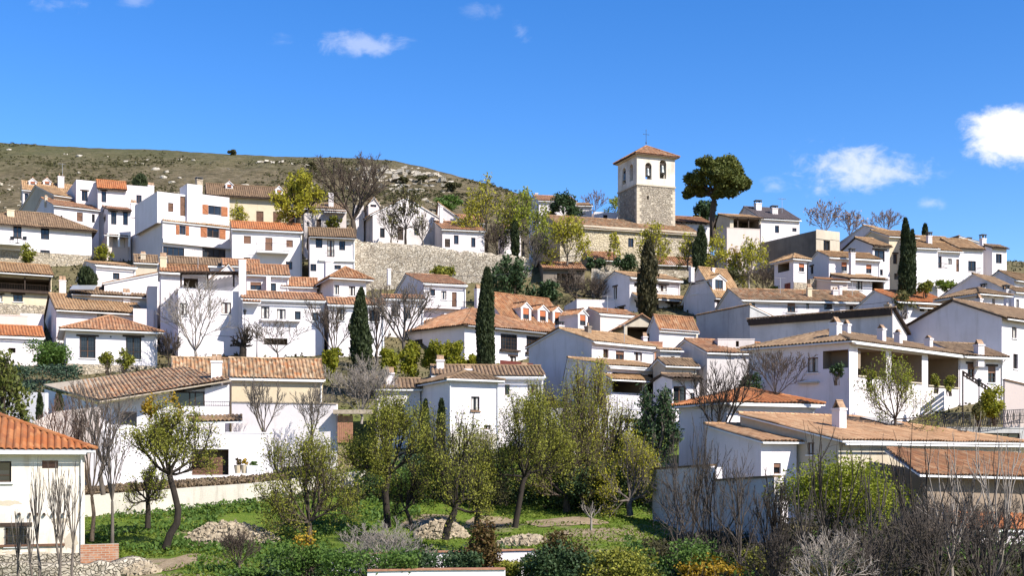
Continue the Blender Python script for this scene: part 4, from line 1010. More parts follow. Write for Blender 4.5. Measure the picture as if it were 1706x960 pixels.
m.build('sill_coping', 'beige', h.root, h.off)
m = MB(); fr.box(m, .0, h.w, -.42, -.2, h.h-.34, h.h-.2); m.build('gutter', 'white_paint', h.root, h.off)
h.fbox('ledge', 'beige', 1332, 1365, 637, 640, -.25, -.01, 'L')
h.block(1600, 1671, 597, 705, 91, 20, d=6, roof=('G', 572), tile='tile_brown', soffit='white_paint', wall='white', ov=.7, beams=True,
        wins=[(1612, 607, 1624, 629, 'wlbt'), (1646, 611, 1659, 638, 'wlbt')], ch=[(1624, 1638, 566, 592, 'tent')])
h = H('awning', 'striped dark slatted awning sloping down beside the corner porch house', 'awning')
pa, pb, pc, pd = P(1604, 619, 85), P(1650, 648, 83), P(1650, 654, 87), P(1604, 625, 88.5); h.setroot(pa-Z*3.0); m = MB(); n_ = 9
for i in range(n_):
    for t0, t1 in ((i/n_, (i+.62)/n_),):
        q = [pa.lerp(pb, t0), pa.lerp(pb, t1), pd.lerp(pc, t1), pd.lerp(pc, t0)]; m.add(q+[x-Z*.05 for x in q], ((0, 1, 2, 3), (7, 6, 5, 4), (0, 4, 5, 1), (1, 5, 6, 2), (2, 6, 7, 3), (3, 7, 4, 0)))
m.build('slats', 'dark_wood', h.root, h.off); m = MB()
for p in (pa, pb, pc, pd): m.tube([p, Vector((p.x, p.y, terr(p.x, p.y)-.3))], [.05, .05], 6)
m.tube([pa, pb], [.06]*2, 6); m.tube([pd, pc], [.06]*2, 6); m.tube([pa, pd], [.06]*2, 6); m.tube([pb, pc], [.06]*2, 6); m.build('frame', 'dark_wood', h.root, h.off)
h = H('white_house', 'big house with huge blue-shaded gable at the right edge and sunlit front')
h.block(1669, 1790, 533, 680, 96, 38, xs=1511, roof=('G', 500), tile='tile_brown', soffit='dark_wood', wall='white', ov=.5, wins=[(1686, 545, 1694, 564, 'w'), (1688, 590, 1696, 615, 'w')], ch=[(1624+2, 1634+2, 490, 515, 'tent')])
wall_thing('garden_wall', 'pinkish plaster garden wall at the right edge below the big gable house', 'wall', [(1674, 634, 80), (1712, 643, 80)], 'pink_plaster', .3, cop='tile_brown', copt=.1)

# ================================================================== centre
h = H('dormer_house', 'large terracotta roof with four white gabled dormers in the village centre')
h.block(846, 952, 540, 570, 124, 40, xs=770, roof=('G', 487), tile='tile_terracotta', wall='white', ov=.2,
        dorm=[(868, 885, 503, 513, 535), (896, 913, 508, 517, 538), (921, 938, 511, 520, 541), (963, 979, 515, 524, 545)], ch=[(791, 800, 474, 500, 'tent')])
h = H('white_house', 'flat white parapet block behind the four dormers')
h.block(961, 1024, 500, 545, 133, 10, xs=940, roof=('P',), wall='bright_white')
h.block(1000, 1060, 522, 560, 127, 30, xs=966, roof=('G', 514), tile='tile_terracotta', wall='pink_plaster', ov=.1)
h.antenna(1012, 520, 492)
h = H('gallery_house', 'white house with hipped terracotta roof and dark wooden glazed galleries')
h.block(774, 925, 544, 620, 116, 42, xs=641, roof=('H', 515), tile='tile_terracotta', soffit='dark_wood', wall='bright_white', ov=.55, beams=True,
        wins=[(834, 557, 862, 583, 'wg'), (877, 561, 907, 588, 'wg'), (849, 594, 860, 605, 'wl'), ('L', 690, 566, 704, 590, 'wg'), ('L', 764, 572, 776, 586, 'wl')][:4], ch=[(737, 745, 523, 548, 'plain')])
h.fbox('gallery_ledge', 'dark_wood', 832, 864, 583, 586, -.35, -.01); h.fbox('gallery_ledge', 'dark_wood', 875, 909, 588, 591, -.35, -.01)
wall_thing('garden_wall', 'dark red-brown garden wall below the wooden galleries', 'wall', [(833, 600, 103), (888, 606, 103)], 'red_brown', .25)
h = H('white_house', 'house with broad blue-shaded left gable and tan roof in the village centre')
h.block(986, 1090, 572, 650, 101, 42, xs=881, roof=('G', 548), tile='tile_tan', wall='white', ov=.4,
        wins=[(1005, 582, 1014, 597, 'wn'), (1026, 585, 1040, 600, 'wnb'), (1056, 587, 1070, 602, 'wnc')], ch=[(926, 938, 536, 556, 'flat'), (975, 984, 538, 556, 'pots', 'dark_render')])
h.block(1010, 1117, 612, 690, 95, 36, d=5, roof=('G', 597, .95), tile='tile_tan', wall='white', ov=.5, wins=[(1020, 622, 1070, 655, 'V'), (1079, 625, 1109, 656, 'V')])
h.canopy(1003, 1076, 632, 1.2, .5, 'tile_tan')
h.antenna(1040, 572, 540)
h = H('pavilion_house', 'white house with open gabled pavilion and terracotta roof in the centre right')
h.block(1098, 1160, 553, 605, 111, 30, xs=1082, roof=('G', 526), tile='tile_terracotta', wall='bright_white', ov=.3, ch=[(1144, 1161, 545, 575, 'pots', 'beige')])
h.block(1040, 1098, 541, 590, 113, 8, d=5, roof=('F', 525), tile='tile_terracotta', soffit='dark_wood', wall='beige', ov=.5, wins=[(1045, 545, 1090, 566, 'V')])
h.block(1050, 1104, 570, 600, 107, 12, d=3, roof=('P',), wall='brick', ch=[(1070, 1078, 554, 576, 'tent')])
h = H('white_house', 'weathered white house with faded terracotta roof and a sunlit patch, centre right')
h.block(1178, 1224, 591, 640, 96, 20, xs=1110, roof=('G', 566), tile='tile_terracotta', wall='worn_white', ov=.35, wins=[('L', 1128, 576, 1134, 582, 'w')])
h.block(1222, 1290, 592, 650, 97, 14, d=6, roof=('G', 571), tile='tile_old', wall='worn_white', ov=.3)
h = H('tiled_shed', 'small lean-to with whitish ridge tiles between the centre houses', 'shed')
h.block(1100, 1134, 591, 640, 98, 20, xs=1093, roof=('G', 582), tile='tile_old', wall='grey_plaster', ov=.3, wins=[(1118, 594, 1124, 604, 'O'), (1126, 596, 1132, 606, 'O')])
h = H('brown_roof_house', 'low beige house with dark brown roofs and a dark doorway in the centre right')
h.block(1108, 1160, 614, 680, 95, 24, xs=1088, roof=('G', 598), tile='tile_brown', wall='beige', ov=.4)
h.block(1120, 1165, 634, 690, 90, 14, d=4, roof=('G', 624), tile='tile_brown', wall='white', soffit='dark_wood', ov=.6, wins=[(1122, 644, 1143, 682, 'wnt'), (1149, 655, 1157, 668, 'w')])
h = H('orange_roof_house', 'low white house with mottled orange hip roof behind bare trees at the lower right')
h.block(1211, 1357, 675, 770, 75, 22, xs=1131, dmax=8, roof=('H', 649), tile='tile_orange', wall='white', ov=.5, wins=[(1313, 690, 1333, 700, 'w')])

# ================================================================== lower right
h = H('tan_roof_house', 'big low house with wide salmon roof, tiled chimneys and dark solar panel at lower right')
h.block(1397, 1700, 739, 830, 65, 36, xs=1233, roof=('G', 690, .99, .4), tile='tile_salmon', wall='beige', ov=.5, og=.3,  # beige wall colour stands in for the brownish shade below the eave
        ch=[(1388, 1408, 666, 716, 'tent'), (1566, 1581, 711, 740, 'tent')], wins=[('L', 1345, 738, 1357, 758, 'w')])
h.block(1268, 1327, 741, 830, 66, 26, xs=1177, roof=('G', 708, .99), tile='tile_salmon', wall='white', ov=.45, og=.2, wins=[(1289, 772, 1301, 790, 'wb')])
h.slab_roof([(1533, 791, 60), (1760, 797, 66), (1720, 758, 73), (1474, 751, 66)], 'tile_terracotta')
h.piece('lower_wall', 'shade_plaster', lambda m, s: m.quad(P(1545, 793, 61.5), P(1760, 798, 67.5), P(1760, 900, 67.5), P(1545, 900, 61.5)))  # dark brown paints in the shade under the terracotta roof
h.slab_roof([(1575, 882, 55), (1740, 884, 58), (1735, 858, 60), (1570, 853, 57)], 'tile_orange')
h.piece('porch_wall', 'white', lambda m, s: m.box(P(1580, 884, 55.8), P(1735, 884, 58)-P(1580, 884, 55.8), Vector((0, .3, 0)), Z*-2.5))
t0 = rayplane(1445, 702, h.slopes[0][0], h.slopes[0][1]); o, nrm, poly = h.slopes[0]
if nrm.z < 0: nrm = -nrm
pp = [P(x, y, rayplane(x, y, o, nrm))+nrm*.14 for x, y in ((1432, 701), (1478, 712.5), (1505, 712), (1462, 701.5))]
m = MB(); m.add(pp+[x+nrm*.09 for x in pp], ((3, 2, 1, 0), (4, 5, 6, 7), (0, 1, 5, 4), (1, 2, 6, 5), (2, 3, 7, 6), (3, 0, 4, 7)))
m.build('solar_panel', 'solar', h.root, h.off)
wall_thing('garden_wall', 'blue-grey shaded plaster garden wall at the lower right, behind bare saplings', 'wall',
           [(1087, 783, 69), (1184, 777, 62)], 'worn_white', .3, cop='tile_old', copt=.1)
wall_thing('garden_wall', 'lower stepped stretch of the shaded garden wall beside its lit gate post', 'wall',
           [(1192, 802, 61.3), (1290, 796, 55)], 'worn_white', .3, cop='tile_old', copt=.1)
wall_thing('gate_post', 'sunlit white gate post in the gap of the shaded garden wall', 'post', [(1184.5, 780, 61.8), (1192, 779, 61.4)], 'white', .4)
h = H('garage_building', 'low grey garage with dark window strip beneath the black iron fence at right', 'garage')
h.block(1577, 1730, 714, 770, 79, 6, d=5, roof=('P',), wall='grey_plaster', wins=[(1592, 722, 1610, 730, 'w'), (1626, 722, 1700, 731, 'w')])
t = thing('iron_fence', 'black iron fence with diamond lattice above the grey garage at right', 'fence', P(1531, 714, 78.5)); m = MB(); pz = MB()
A, B = P(1531, 716, 78), P(1720, 705, 79.5)
n_ = 18
for i in range(n_+1): p = A.lerp(B, i/n_); pz.tube([p, p+Z*.95], [.03]*2, 5)
for z in (.05, .5, .92): m.tube([A+Z*z, B+Z*z], [.025]*2, 5)
for i in range(n_*3):
    p, q = A.lerp(B, i/(n_*3)), A.lerp(B, (i+1)/(n_*3)); m.tube([p+Z*.06, q+Z*.9], [.014]*2, 4); m.tube([p+Z*.9, q+Z*.06], [.014]*2, 4)
m.build('lattice', 'iron', t, Vector(t.location)); pz.build('fence_posts', 'iron', t, Vector(t.location))
def street_lamp(lab, p, hh):
    t = thing('street_lamp', lab, 'lamp', p, 'street lamps'); m = MB(); m.tube([(0, 0, -.3), (0, 0, hh*.2), (0, 0, hh)], [.07, .045, .035], 7); m.build('pole', 'iron', t)
    m = MB(); m.tube([(0, 0, hh), (0, 0, hh+.35), (0, 0, hh+.4), (0, 0, hh+.55)], [.08, .16, .2, .02], 6); m.build('lantern', 'iron', t)
street_lamp('thin dark lamp post with lantern in front of the porch house terrace', P(1631, 712, 77), 2.6)
street_lamp('lamp post against the white wall beside the pollarded trunk', P(408, 560, 108), 1.9)
street_lamp('lamp post at the garage of the white two-storey house', P(428, 592, 107.5), 1.5)
street_lamp('small lamp post in front of the half hidden white house', P(513, 386, 160), .8)
# ================================================================== left middle
h = H('loggia_house', 'far left house with a deep dark wooden loggia under a wide tan tile roof')
h.block(-60, 86, 452, 545, 124, 4, d=8, roof=('G', 434), tile='tile_tan', soffit='dark_wood', wall='cream', ov=.9, beams=True, base=(503, 'base_stone'),
        wins=[(-40, 463, 84, 484, 'V'), (22, 491, 38, 503, 'wl'), (-10, 491, 4, 503, 'wl')], ch=[(98, 110, 460, 488, 'tent')])
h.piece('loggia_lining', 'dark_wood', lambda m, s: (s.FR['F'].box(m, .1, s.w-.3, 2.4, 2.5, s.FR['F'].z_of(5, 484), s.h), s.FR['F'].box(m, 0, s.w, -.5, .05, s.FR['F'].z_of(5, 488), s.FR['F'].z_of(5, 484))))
h.railing(-38, 84, 474, 484, -.4, mat='dark_wood', step=.25, sides=False)
h.fbox('loggia_post', 'dark_wood', 40, 42, 463, 484, -.45, -.25); h.fbox('loggia_post', 'dark_wood', 82, 84, 463, 484, -.45, -.25)
h = H('white_house', 'low white annex with a small strip of tiles below the loggia house')
h.block(-30, 66, 524, 560, 117, 4, d=4, roof=('P',), wall='pink_plaster')
h.block(34, 73, 522, 560, 118.5, 6, d=3, roof=('S', 513, .99), tile='tile_old', wall='white')
h = H('orange_shed', 'small shed with smooth bright orange tiled roof at the left edge', 'shed')
h.block(-40, 72, 561, 610, 111, 4, d=7, roof=('G', 541), tile='tile_orange', wall='white', ov=.3)
h.block(-40, 62, 574, 612, 108, 4, d=2.6, roof=('S', 562, .99), tile='tile_orange', wall='white', ov=.4, wins=[(14, 580, 26, 602, 'O')])
h.block(-40, 30, 586, 625, 105.5, 4, d=2, roof=('S', 576, .99), tile='tile_brown', wall='white', ov=.4)
h = H('white_house', 'white house with hip roof and two tall dark windows on a stone footing')
h.block(110, 262, 551, 628, 106, 4, d=9, roof=('H', 527), tile='tile_terracotta', wall='bright_white', ov=.55, base=(606, 'base_stone'),
        wins=[(133, 561, 159, 597, 'wltR'), (210, 562, 235, 599, 'wltR'), (183, 560, 186, 563, 'w')])
h = H('white_house', 'white house with shaded left gable and long tan tile roof behind the tall-windowed house')
h.block(94, 236, 518, 590, 115, 8, xs=74, roof=('G', 490), tile='tile_tan', wall='white', soffit='dark_wood', beams=True, ov=.5, wins=[(162, 520, 178, 530, 'wl')], ch=[(204, 217, 481, 504, 'tent')])
h = H('white_house', 'small white house with pinkish shaded left wall and a round shrub before it')
h.block(160, 226, 443, 482, 128, 8, xs=129, roof=('G', 436), tile='tile_tan', wall='white', ov=.3, wins=[(188, 455, 199, 466, 'w')], ch=[(208, 219, 443, 464, 'tent')])
h = H('tiled_annex', 'low building with two strips of brown tiles and a long solar panel at left', 'annex')
h.block(120, 252, 491, 540, 120, 6, d=5, roof=('G', 478), tile='tile_brown', wall='worn_white', soffit='dark_wood', ov=.4)
h.block(222, 256, 514, 545, 117, 6, d=3, roof=('S', 497, .99), tile='tile_brown', wall='white')
p0, p1 = P(116, 484, 119.3), P(156, 484, 119.3); m = MB(); m.box(p0, p1-p0, Vector((0, .9, .55)), Vector((0, -.06, .09))); m.build('solar_panel', 'steel', h.root, h.off)
h = H('white_house', 'white end wall with slanting roof edge and tile-capped chimney, left of the pergola')
h.block(174, 272, 472, 530, 122, 4, d=5, roof=('F', 453, .99), tile='tile_terracotta', wall='bright_white', ov=.2, ch=[(247, 260, 458, 484, 'pots')])
h.block(246, 262, 478, 590, 118, 4, d=5, roof=('P',), wall='bright_white')
h = H('pergola_house', 'tall white house with a dark wooden pergola over its roof terrace')
h.block(297, 402, 482, 600, 113, 18, xs=262, roof=('P',), wall='bright_white', wins=[(369, 504, 385, 523, 'w'), (291+8, 505, 307+4, 526, 'w'), ('L', 274, 500, 284, 526, 'w')])
h.block(268, 346, 456, 500, 116, 14, d=5, roof=('G', 441), tile='tile_terracotta', wall='white', ov=.4, wins=[(306, 464, 330, 480, 'O')], ch=[(266, 278, 421, 446, 'tent', 'cream')])
h.block(346, 404, 470, 500, 118.5, 14, d=4, roof=('F', 440, .6), tile='tile_terracotta', wall='white', ov=.2)
h.block(398, 410, 434, 500, 114.5, 10, d=1.2, roof=('P',), wall='bright_white')
def pergola(m, s):
    A, B = P(300, 478, 113.3), P(388, 478, 115.6); up = Z*((478-458)*114/F)
    for p in (A, A.lerp(B, .5), B): m.box(p, Vector((.14, 0, 0)), Vector((0, .14, 0)), up)
    m.box(A+up, B-A, Vector((0, .15, 0)), Z*.2); C = Vector((.6, 3.2, .5)); m.box(A+up+C, B-A, Vector((0, .15, 0)), Z*.2)
    for i in range(15):
        p = A.lerp(B, i/14)+up+Z*.2-C*.25; m.box(p, Vector((.1, 0, 0)), C*1.5, Z*.16)
h.piece('pergola', 'dark_wood', pergola)
h.antenna(330, 448, 415)
h = H('white_house', 'low white row with brown roofs between the shuttered house and the pergola')
h.block(282, 372, 442, 470, 131, 9, d=5, roof=('G', 428), tile='tile_brown', wall='white', ov=.3, wins=[(330, 446, 350, 452, 'w')], ch=[(319, 332, 432, 452, 'tent')])
h.block(225, 262, 440, 470, 132, 8, d=5, roof=('G', 425), tile='tile_brown', wall='beige', ch=[(234, 243, 419, 432, 'tent', 'beige')])
h.block(372, 432, 445, 470, 130, 10, d=5, roof=('G', 432), tile='tile_terracotta', wall='white')
h = H('white_house', 'white house with orange-brown roof and a blue door behind a white wing wall')
h.block(411, 481, 460, 505, 121, 8, d=6, roof=('G', 441), tile='tile_terracotta', wall='bright_white', ov=.35, wins=[(417, 470, 435, 483, 'wb'), (451, 472, 460, 486, 'w')])
h.fbox('wing_wall', 'bright_white', 443, 450, 464, 490, -1.2, -.01)
h.block(470, 528, 480, 505, 122, 8, d=4, roof=('G', 463), tile='tile_terracotta', wall='bright_white', ov=.3)
h = H('white_house', 'large white two-storey house with recessed balcony windows and a garage, left centre')
h.block(404, 540, 500, 600, 113, 9, d=8, roof=('G', 486), tile='tile_terracotta', wall='bright_white', ov=.35,
        wins=[(435, 511, 449, 531, 'wc'), (461, 515, 476, 533, 'wc'), (491, 519, 501, 533, 'w'), (520, 521, 530, 535, 'w'), (440, 564, 479, 575, 'O')])
h.canopy(404, 434, 503, .9, .35, 'tile_terracotta')
h.fbox('balcony_slab', 'bright_white', 434, 500, 533, 536, -.5, -.01)
h.block(406, 436, 540, 600, 111.5, 9, d=2, roof=('P',), wall='bright_white')
h.antenna(470, 492, 462)
h = H('white_house', 'white house with hipped orange-brown roof and tall chimney in the left centre')
h.block(556, 610, 466, 540, 118, 14, xs=500, roof=('H', 446), tile='tile_terracotta', wall='bright_white', ov=.6, wins=[(556.5, 475, 565, 491, 'w'), (581, 477, 592, 493, 'w')], ch=[(540, 555, 436, 475, 'plain')])
h.block(548, 640, 510, 600, 113.5, 12, d=5, roof=('G', 497), tile='tile_terracotta', wall='bright_white', wins=[(562, 514, 574, 534, 'w'), (615, 517, 633, 536, 'w')], ov=.3)
h = H('white_house', 'long white house with salmon roof below the big stone wall, behind bare trees')
h.block(706, 776, 474, 530, 128, 16, xs=652, roof=('G', 457), tile='tile_terracotta', wall='bright_white', ov=.35, wins=[(717, 482, 725, 493, 'w'), (735, 485, 744, 499, 'w'), (753, 487, 761, 512, 'Dn')], ch=[(645, 651, 448, 462, 'plain')])
h.fbox('balcony_slab', 'bright_white', 705, 776, 513, 516, -.9, -.01); h.railing(706, 775, 503, 513, -.85)
h.block(640, 706, 500, 560, 122, 10, d=4, roof=('G', 492), tile='tile_terracotta', wall='bright_white', wins=[(652, 508, 664, 528, 'w'), (672, 512, 684, 532, 'w')])

# ================================================================== lower left
h = H('barn_house', 'low house with wide old barrel-tile roof, large dark window and tall white chimney')
h.slab_roof([(166, 668, 79), (385, 633, 82), (300, 611, 92), (72, 640, 89)], 'tile_old', 'chimney_old')
def front(m, s):
    A, B = P(190, 668, 81.0), P(382, 638, 82.3); ba, bb = Vector((A.x, A.y, -1.5)), Vector((B.x, B.y, -1.5)); d = Vector((B.x-A.x, B.y-A.y, 0)); L = d.length; d.normalize()
    f = Frame(ba, d, Vector((-d.y, d.x, 0)), L); s.FR = {'F': f}
    a0, a1 = f.s_of(289), f.s_of(341); za, zb_ = f.z_of(a0, 678), f.z_of(a0, 658)
    sa, sb = f.s_of(197), f.s_of(228); wall_face(m, f, -1.5, (765-670)*81/F, [(sa, sb, f.z_of(sa, 712), f.z_of(sa, 686), 2.5)])
    top = lambda q: A.z+(B.z-A.z)*q/L-.12
    zt0 = (765-670)*81/F; xs = [0, a0, a1, L]
    m.quad(f.at(0, 0, zt0), f.at(a0, 0, zt0), f.at(a0, 0, max(zt0, top(a0))), f.at(0, 0, max(zt0, top(0))))
    m.quad(f.at(a1, 0, zt0), f.at(L, 0, zt0), f.at(L, 0, top(L)), f.at(a1, 0, top(a1)))
    m.quad(f.at(a0, .25, zt0), f.at(a1, .25, zt0), f.at(a1, .25, top(a1)), f.at(a0, .25, max(zt0, top(a0))))
    C, D_ = P(74, 645, 88.2), P(166, 672, 80); 
    for (p, q) in ((D_, C), (B, P(298, 618, 91.3))): m.quad(p-Z*.15, q-Z*.15, Vector((q.x, q.y, -2)), Vector((p.x, p.y, -2)))
    m.quad(D_-Z*.1, A-Z*.1, ba, Vector((D_.x, D_.y, -1.5)))
h.piece('wall', 'bright_white', front)
fr = h.FR['F']; a0, a1 = fr.s_of(289), fr.s_of(341)
wz0, wz1 = fr.z_of(a0, 679), fr.z_of(a1, 653)
m = MB(); fr.box(m, a0, a1, -.04, .0, wz0, wz0+.08); fr.box(m, a0, a1, -.04, 0, wz1-.1, wz1)
for q in (a0, a0+(a1-a0)*.5, a0+(a1-a0)*.68, a1-.08): fr.box(m, q, q+.08, -.045, 0, wz0+.08, wz1-.1)
wo_ = m.build('window', 'dark_wood', h.root, h.off); m = MB(); m.quad(fr.at(a0, -.015, wz0), fr.at(a1, -.015, wz0), fr.at(a1, -.015, wz1), fr.at(a0, -.015, wz1)); m.build('pane', 'glass', wo_, h.off)
h.u, h.v, h.D = fr.d, fr.i, 82
h.chimney(352, 370, 590, 632, 'tent', 'bright_white', 83.5)
h.fbox('balcony_parapet', 'bright_white', 306, 384, 679, 692, -1.6, -1.4); h.railing(322, 384, 671, 679, -1.5, sides=False)
h.slab_roof([(318, 704, 79), (404, 702, 79), (404, 692, 80.7), (310, 692, 80.7)], 'tile_brown', name='awning_roof')
h = H('old_barn', 'long old barn of cream crumbling plaster with a big rusty tiled roof')
h.block(386, 538, 634, 700, 86, 4, d=6, roof=('G', 598), tile='tile_old', wall='cream', ov=.3)
h.block(290, 392, 636, 700, 90, 4, d=6, roof=('G', 597), tile='tile_old', wall='worn_white', ov=.3)
for x0, x1 in ((381, 386), (445, 453), (512, 517)): h.fbox('pilaster', 'beige', x0, x1, 634, 676, -4.3, -4.0)
wall_thing('garden_wall', 'long white courtyard wall in front of the old barn', 'wall', [(386, 671, 81.8), (450, 672, 81.6), (561, 674, 81.4)], 'bright_white', .4, cop='chimney_old', copt=.08)
h = H('garage', 'white garage block with dark recess and brown wooden slatted door', 'garage')
h.block(318, 455, 722, 798, 77.5, 3, d=5, roof=('P',), wall='bright_white', wins=[(320, 749, 381, 792, 'W')])
fr = h.FR['F']; a0, a1 = fr.s_of(320), fr.s_of(371); m = MB(); z0, z1 = fr.z_of(a0, 793), fr.z_of(a0, 762)
for i in range(6): fr.box(m, a0, a1, .05, .1, z0+(z1-z0)*i/6+.012, z0+(z1-z0)*(i+1)/6-.012)
m.build('garage_door', 'garage_wood', h.root, h.off)
wall_thing('garden_wall', 'pinkish shaded garden wall at lower left, seen through bare branches', 'wall', [(36, 712, 75), (93, 686, 76), (165, 678, 76)], 'pink_plaster', .3)
wall_thing('garden_wall', 'lower white garden wall running to the garage block at lower left', 'wall', [(150, 742, 73.5), (176, 712, 73.5), (210, 708, 74), (236, 712, 74.5), (318, 722, 76.5)], 'bright_white', .3)
wall_thing('garden_wall', 'white wall with a narrow cypress before it at the left edge', 'wall', [(-10, 650, 84), (76, 655, 83)], 'bright_white', .3)
wall_thing('retaining_wall', 'long stained white concrete retaining wall above the orchard', 'wall', [(140, 826, 69), (240, 819, 70), (330, 812, 71.5), (420, 806, 73), (520, 795, 75), (609, 785, 77)], 'concrete', .35)
t = thing('wooden_gate', 'rust brown wooden gate under a small tiled lintel beside the white courtyard wall', 'gate', P(561, 738, 81)); off = Vector(t.location); m = MB()
A, B = P(562, 738, 81), P(588, 738, 81); zt = (738-693)*81/F
for i in range(8): m.box(A.lerp(B, i/8)+Vector((.01, 0, 0)), Vector(((B.x-A.x)/8-.02, 0, 0)), Vector((0, .06, 0)), Z*zt)
m.build('gate_leaf', 'brick', t, off); m = MB(); m.box(P(555, 690, 80.6), Vector((2.6, 0, 0)), Vector((0, .9, 0)), Z*.28); m.build('lintel', 'chimney_old', t, off)
h = H('white_house', 'white house with one small window and brown hip roof, shaded side behind narrow cypresses')
h.block(748, 830, 637, 760, 80, 22, xs=660, roof=('H', 620), tile='tile_brown', wall='bright_white', ov=.35, base=(723, 'concrete'), wins=[(785, 661, 799, 685, 'wnI'), (806, 709, 817, 716, 'w')])
fr = h.FR['F']; m = MB()
for q in (.06, h.w-.06): m.tube([fr.at(q, -.06, h.zb+.5), fr.at(q, -.06, h.h)], [.045]*2, 6)
m.tube([fr.at(-.3, -.38, h.h-.12), fr.at(h.w+.3, -.38, h.h-.16)], [.07]*2, 6); m.build('gutter', 'white_paint', h.root, h.off)
h = H('white_house', 'long low white house with brown roof behind the small-windowed white house')
h.block(722, 905, 630, 700, 87, 4, d=6, roof=('G', 610), tile='tile_brown', wall='bright_white', ov=.35, wins=[(841, 641, 849, 658, 'wnI'), (879, 641, 896, 660, 'wn')], ch=[(727, 740, 592, 616, 'tent'), (774, 786, 610, 626, 'tent'), (868, 879, 604, 628, 'tent')])
h.block(628, 700, 652, 700, 85, 8, d=4, roof=('G', 632), tile='tile_brown', wall='white', ov=.3, ch=[(642, 657, 612, 642, 'tent')])
wall_thing('garden_wall', 'white terrace parapet among the yellow-green trees in the lower centre', 'wall', [(1018, 657, 91), (1070, 660, 91)], 'bright_white', .4)
h = H('white_house', 'lowest white house in the centre, seen in patches through the willows')
h.block(905, 1070, 682, 790, 85, 6, d=4, roof=('P',), wall='bright_white', wins=[(940, 700, 952, 720, 'w'), (1040, 698, 1066, 704, 'O')])
h = H('farmhouse', 'old cream farmhouse with bright orange tile roof at the lower left corner')
h.block(-330, 141, 755.3, 935, 49.1, 21, keep=True, d=9, roof=('H', 1.75), tile='tile_orange', wall='farm_white', ov=.45, base=(934, 'field_stone'), wins=[(-8, 769, 19, 804, 'wt'), (70, 768, 97, 781, 'Bn'), (9, 878, 45, 910, 'wRl')])
fr = h.FR['F']; m = MB()
for x in (30, 48, 60, 72, 86, 104): a_ = fr.s_of(x); fr.box(m, a_, a_+.09, -.16, .0, fr.z_of(a_, 859), fr.z_of(a_, 855))
m.build('beam_stubs', 'dark_wood', h.root, h.off)
rr_ = random.Random(3); m = MB()
for x, y, w_, h_ in ((14, 838, 44, 9), (118, 905, 26, 30), (60, 925, 60, 12), (134, 850, 8, 50), (100, 868, 30, 10), (20, 921, 30, 8)):
    a_ = fr.s_of(x); zz = fr.z_of(a_, y); sc_ = 53/F; n_ = 22
    ring = [fr.at(min(h.w-.02, a_+w_*.5*sc_*math.cos(6.283*i/n_)*rr_.uniform(.6, 1.15)), -.006-.002*(x % 3), zz+h_*.5*sc_*math.sin(6.283*i/n_)*rr_.uniform(.5, 1.2)) for i in range(n_)]
    m.add(ring, (tuple(range(n_)),))
m.build('bare_plaster', 'beige', h.root, h.off)['kind'] = 'stuff'
m = MB(); a_, b_ = fr.s_of(-20), fr.s_of(108); fr.box(m, a_, b_, -.1, -.01, fr.z_of(a_, 913), fr.z_of(a_, 909)); m.build('timber_beam', 'brown_wood', h.root, h.off)
wall_thing('brick_wall', 'low orange brick wall beside the old farmhouse at the bottom left', 'wall', [(134, 909, 51.5), (198, 907, 52)], 'brick_wall', .4)
wall_thing('stone_wall', 'tumbled low rubble wall at the bottom left below the brick wall', 'wall', [(-30, 938, 49), (100, 940, 49.2), (190, 935, 50), (252, 934, 51)], 'field_stone', .8, rough=.5)
wall_thing('garden_wall', 'low white garden wall with orange coping along the bottom edge', 'wall', [(612, 953, 44), (700, 951, 44.2), (842, 950, 44.5)], 'bright_white', .3, cop='brick', copt=.05)
wall_thing('garden_wall', 'white wall piece with orange coping behind the bottom hedge', 'wall', [(550, 927, 49), (700, 922, 49.5), (893, 918, 50)], 'bright_white', .3, cop='brick', copt=.05)

# dark car, pots, planter by the garage
def car():
    o = P(436, 789, 76.5); o.z = terr(o.x, o.y)+.02
    t = thing('parked_car', 'dark parked car half hidden behind the olive tree by the garage', 'car', o)
    L, W_ = 4.3, 1.8; prof = [(0, .35), (.05, .75), (.9, .92), (1.35, 1.45), (2.9, 1.5), (3.7, 1.05), (4.25, .95), (4.3, .4)]
    m = MB()
    def ring(y, k): return [Vector((x, y, z if z < 1.0 else .95+(z-.95)*k)) for x, z in prof]
    a, b = ring(0, 1), ring(W_, 1); n = len(a)
    m.add(a+b, [tuple(range(n)), tuple(range(2*n-1, n-1, -1))]+[(i, (i+1) % n, n+(i+1) % n, n+i) for i in range(n)]); body = m.build('body', 'car_paint', t)
    m = MB()
    for y in (-.012, W_+.012): m.add([Vector((1.15, y, 1.0)), Vector((3.5, y, 1.05)), Vector((2.85, y, 1.42)), Vector((1.45, y, 1.4))], ((0, 1, 2, 3),))
    m.add([Vector((.93, .1, .97)), Vector((.93, W_-.1, .97)), Vector((1.3, W_-.15, 1.42)), Vector((1.3, .15, 1.42))], ((0, 1, 2, 3),)); 
    for v_ in range(8, 12): m.v[v_] = (m.v[v_][0]-.03, m.v[v_][1], m.v[v_][2]+.03)
    m.build('side_windows', 'glass', t)
    for x in (.8, 3.4):
        for y in (-.05, W_-.13):
            m = MB(); m.tube([(x, y, .33), (x, y+.18, .33)], [.33, .33], 14); w_ = m.build('wheel', 'rubber', t)
            m = MB(); m.tube([(x, y-.012, .33), (x, y+.19, .33)], [.19, .19], 10); m.build('rim', 'steel', w_)
    for y in (.12, W_-.5):
        m = MB(); m.box(Vector((-.015, y, .66)), Vector((.06, 0, 0)), Vector((0, .38, 0)), Z*.14); m.build('headlight', 'white_paint', t)
car()
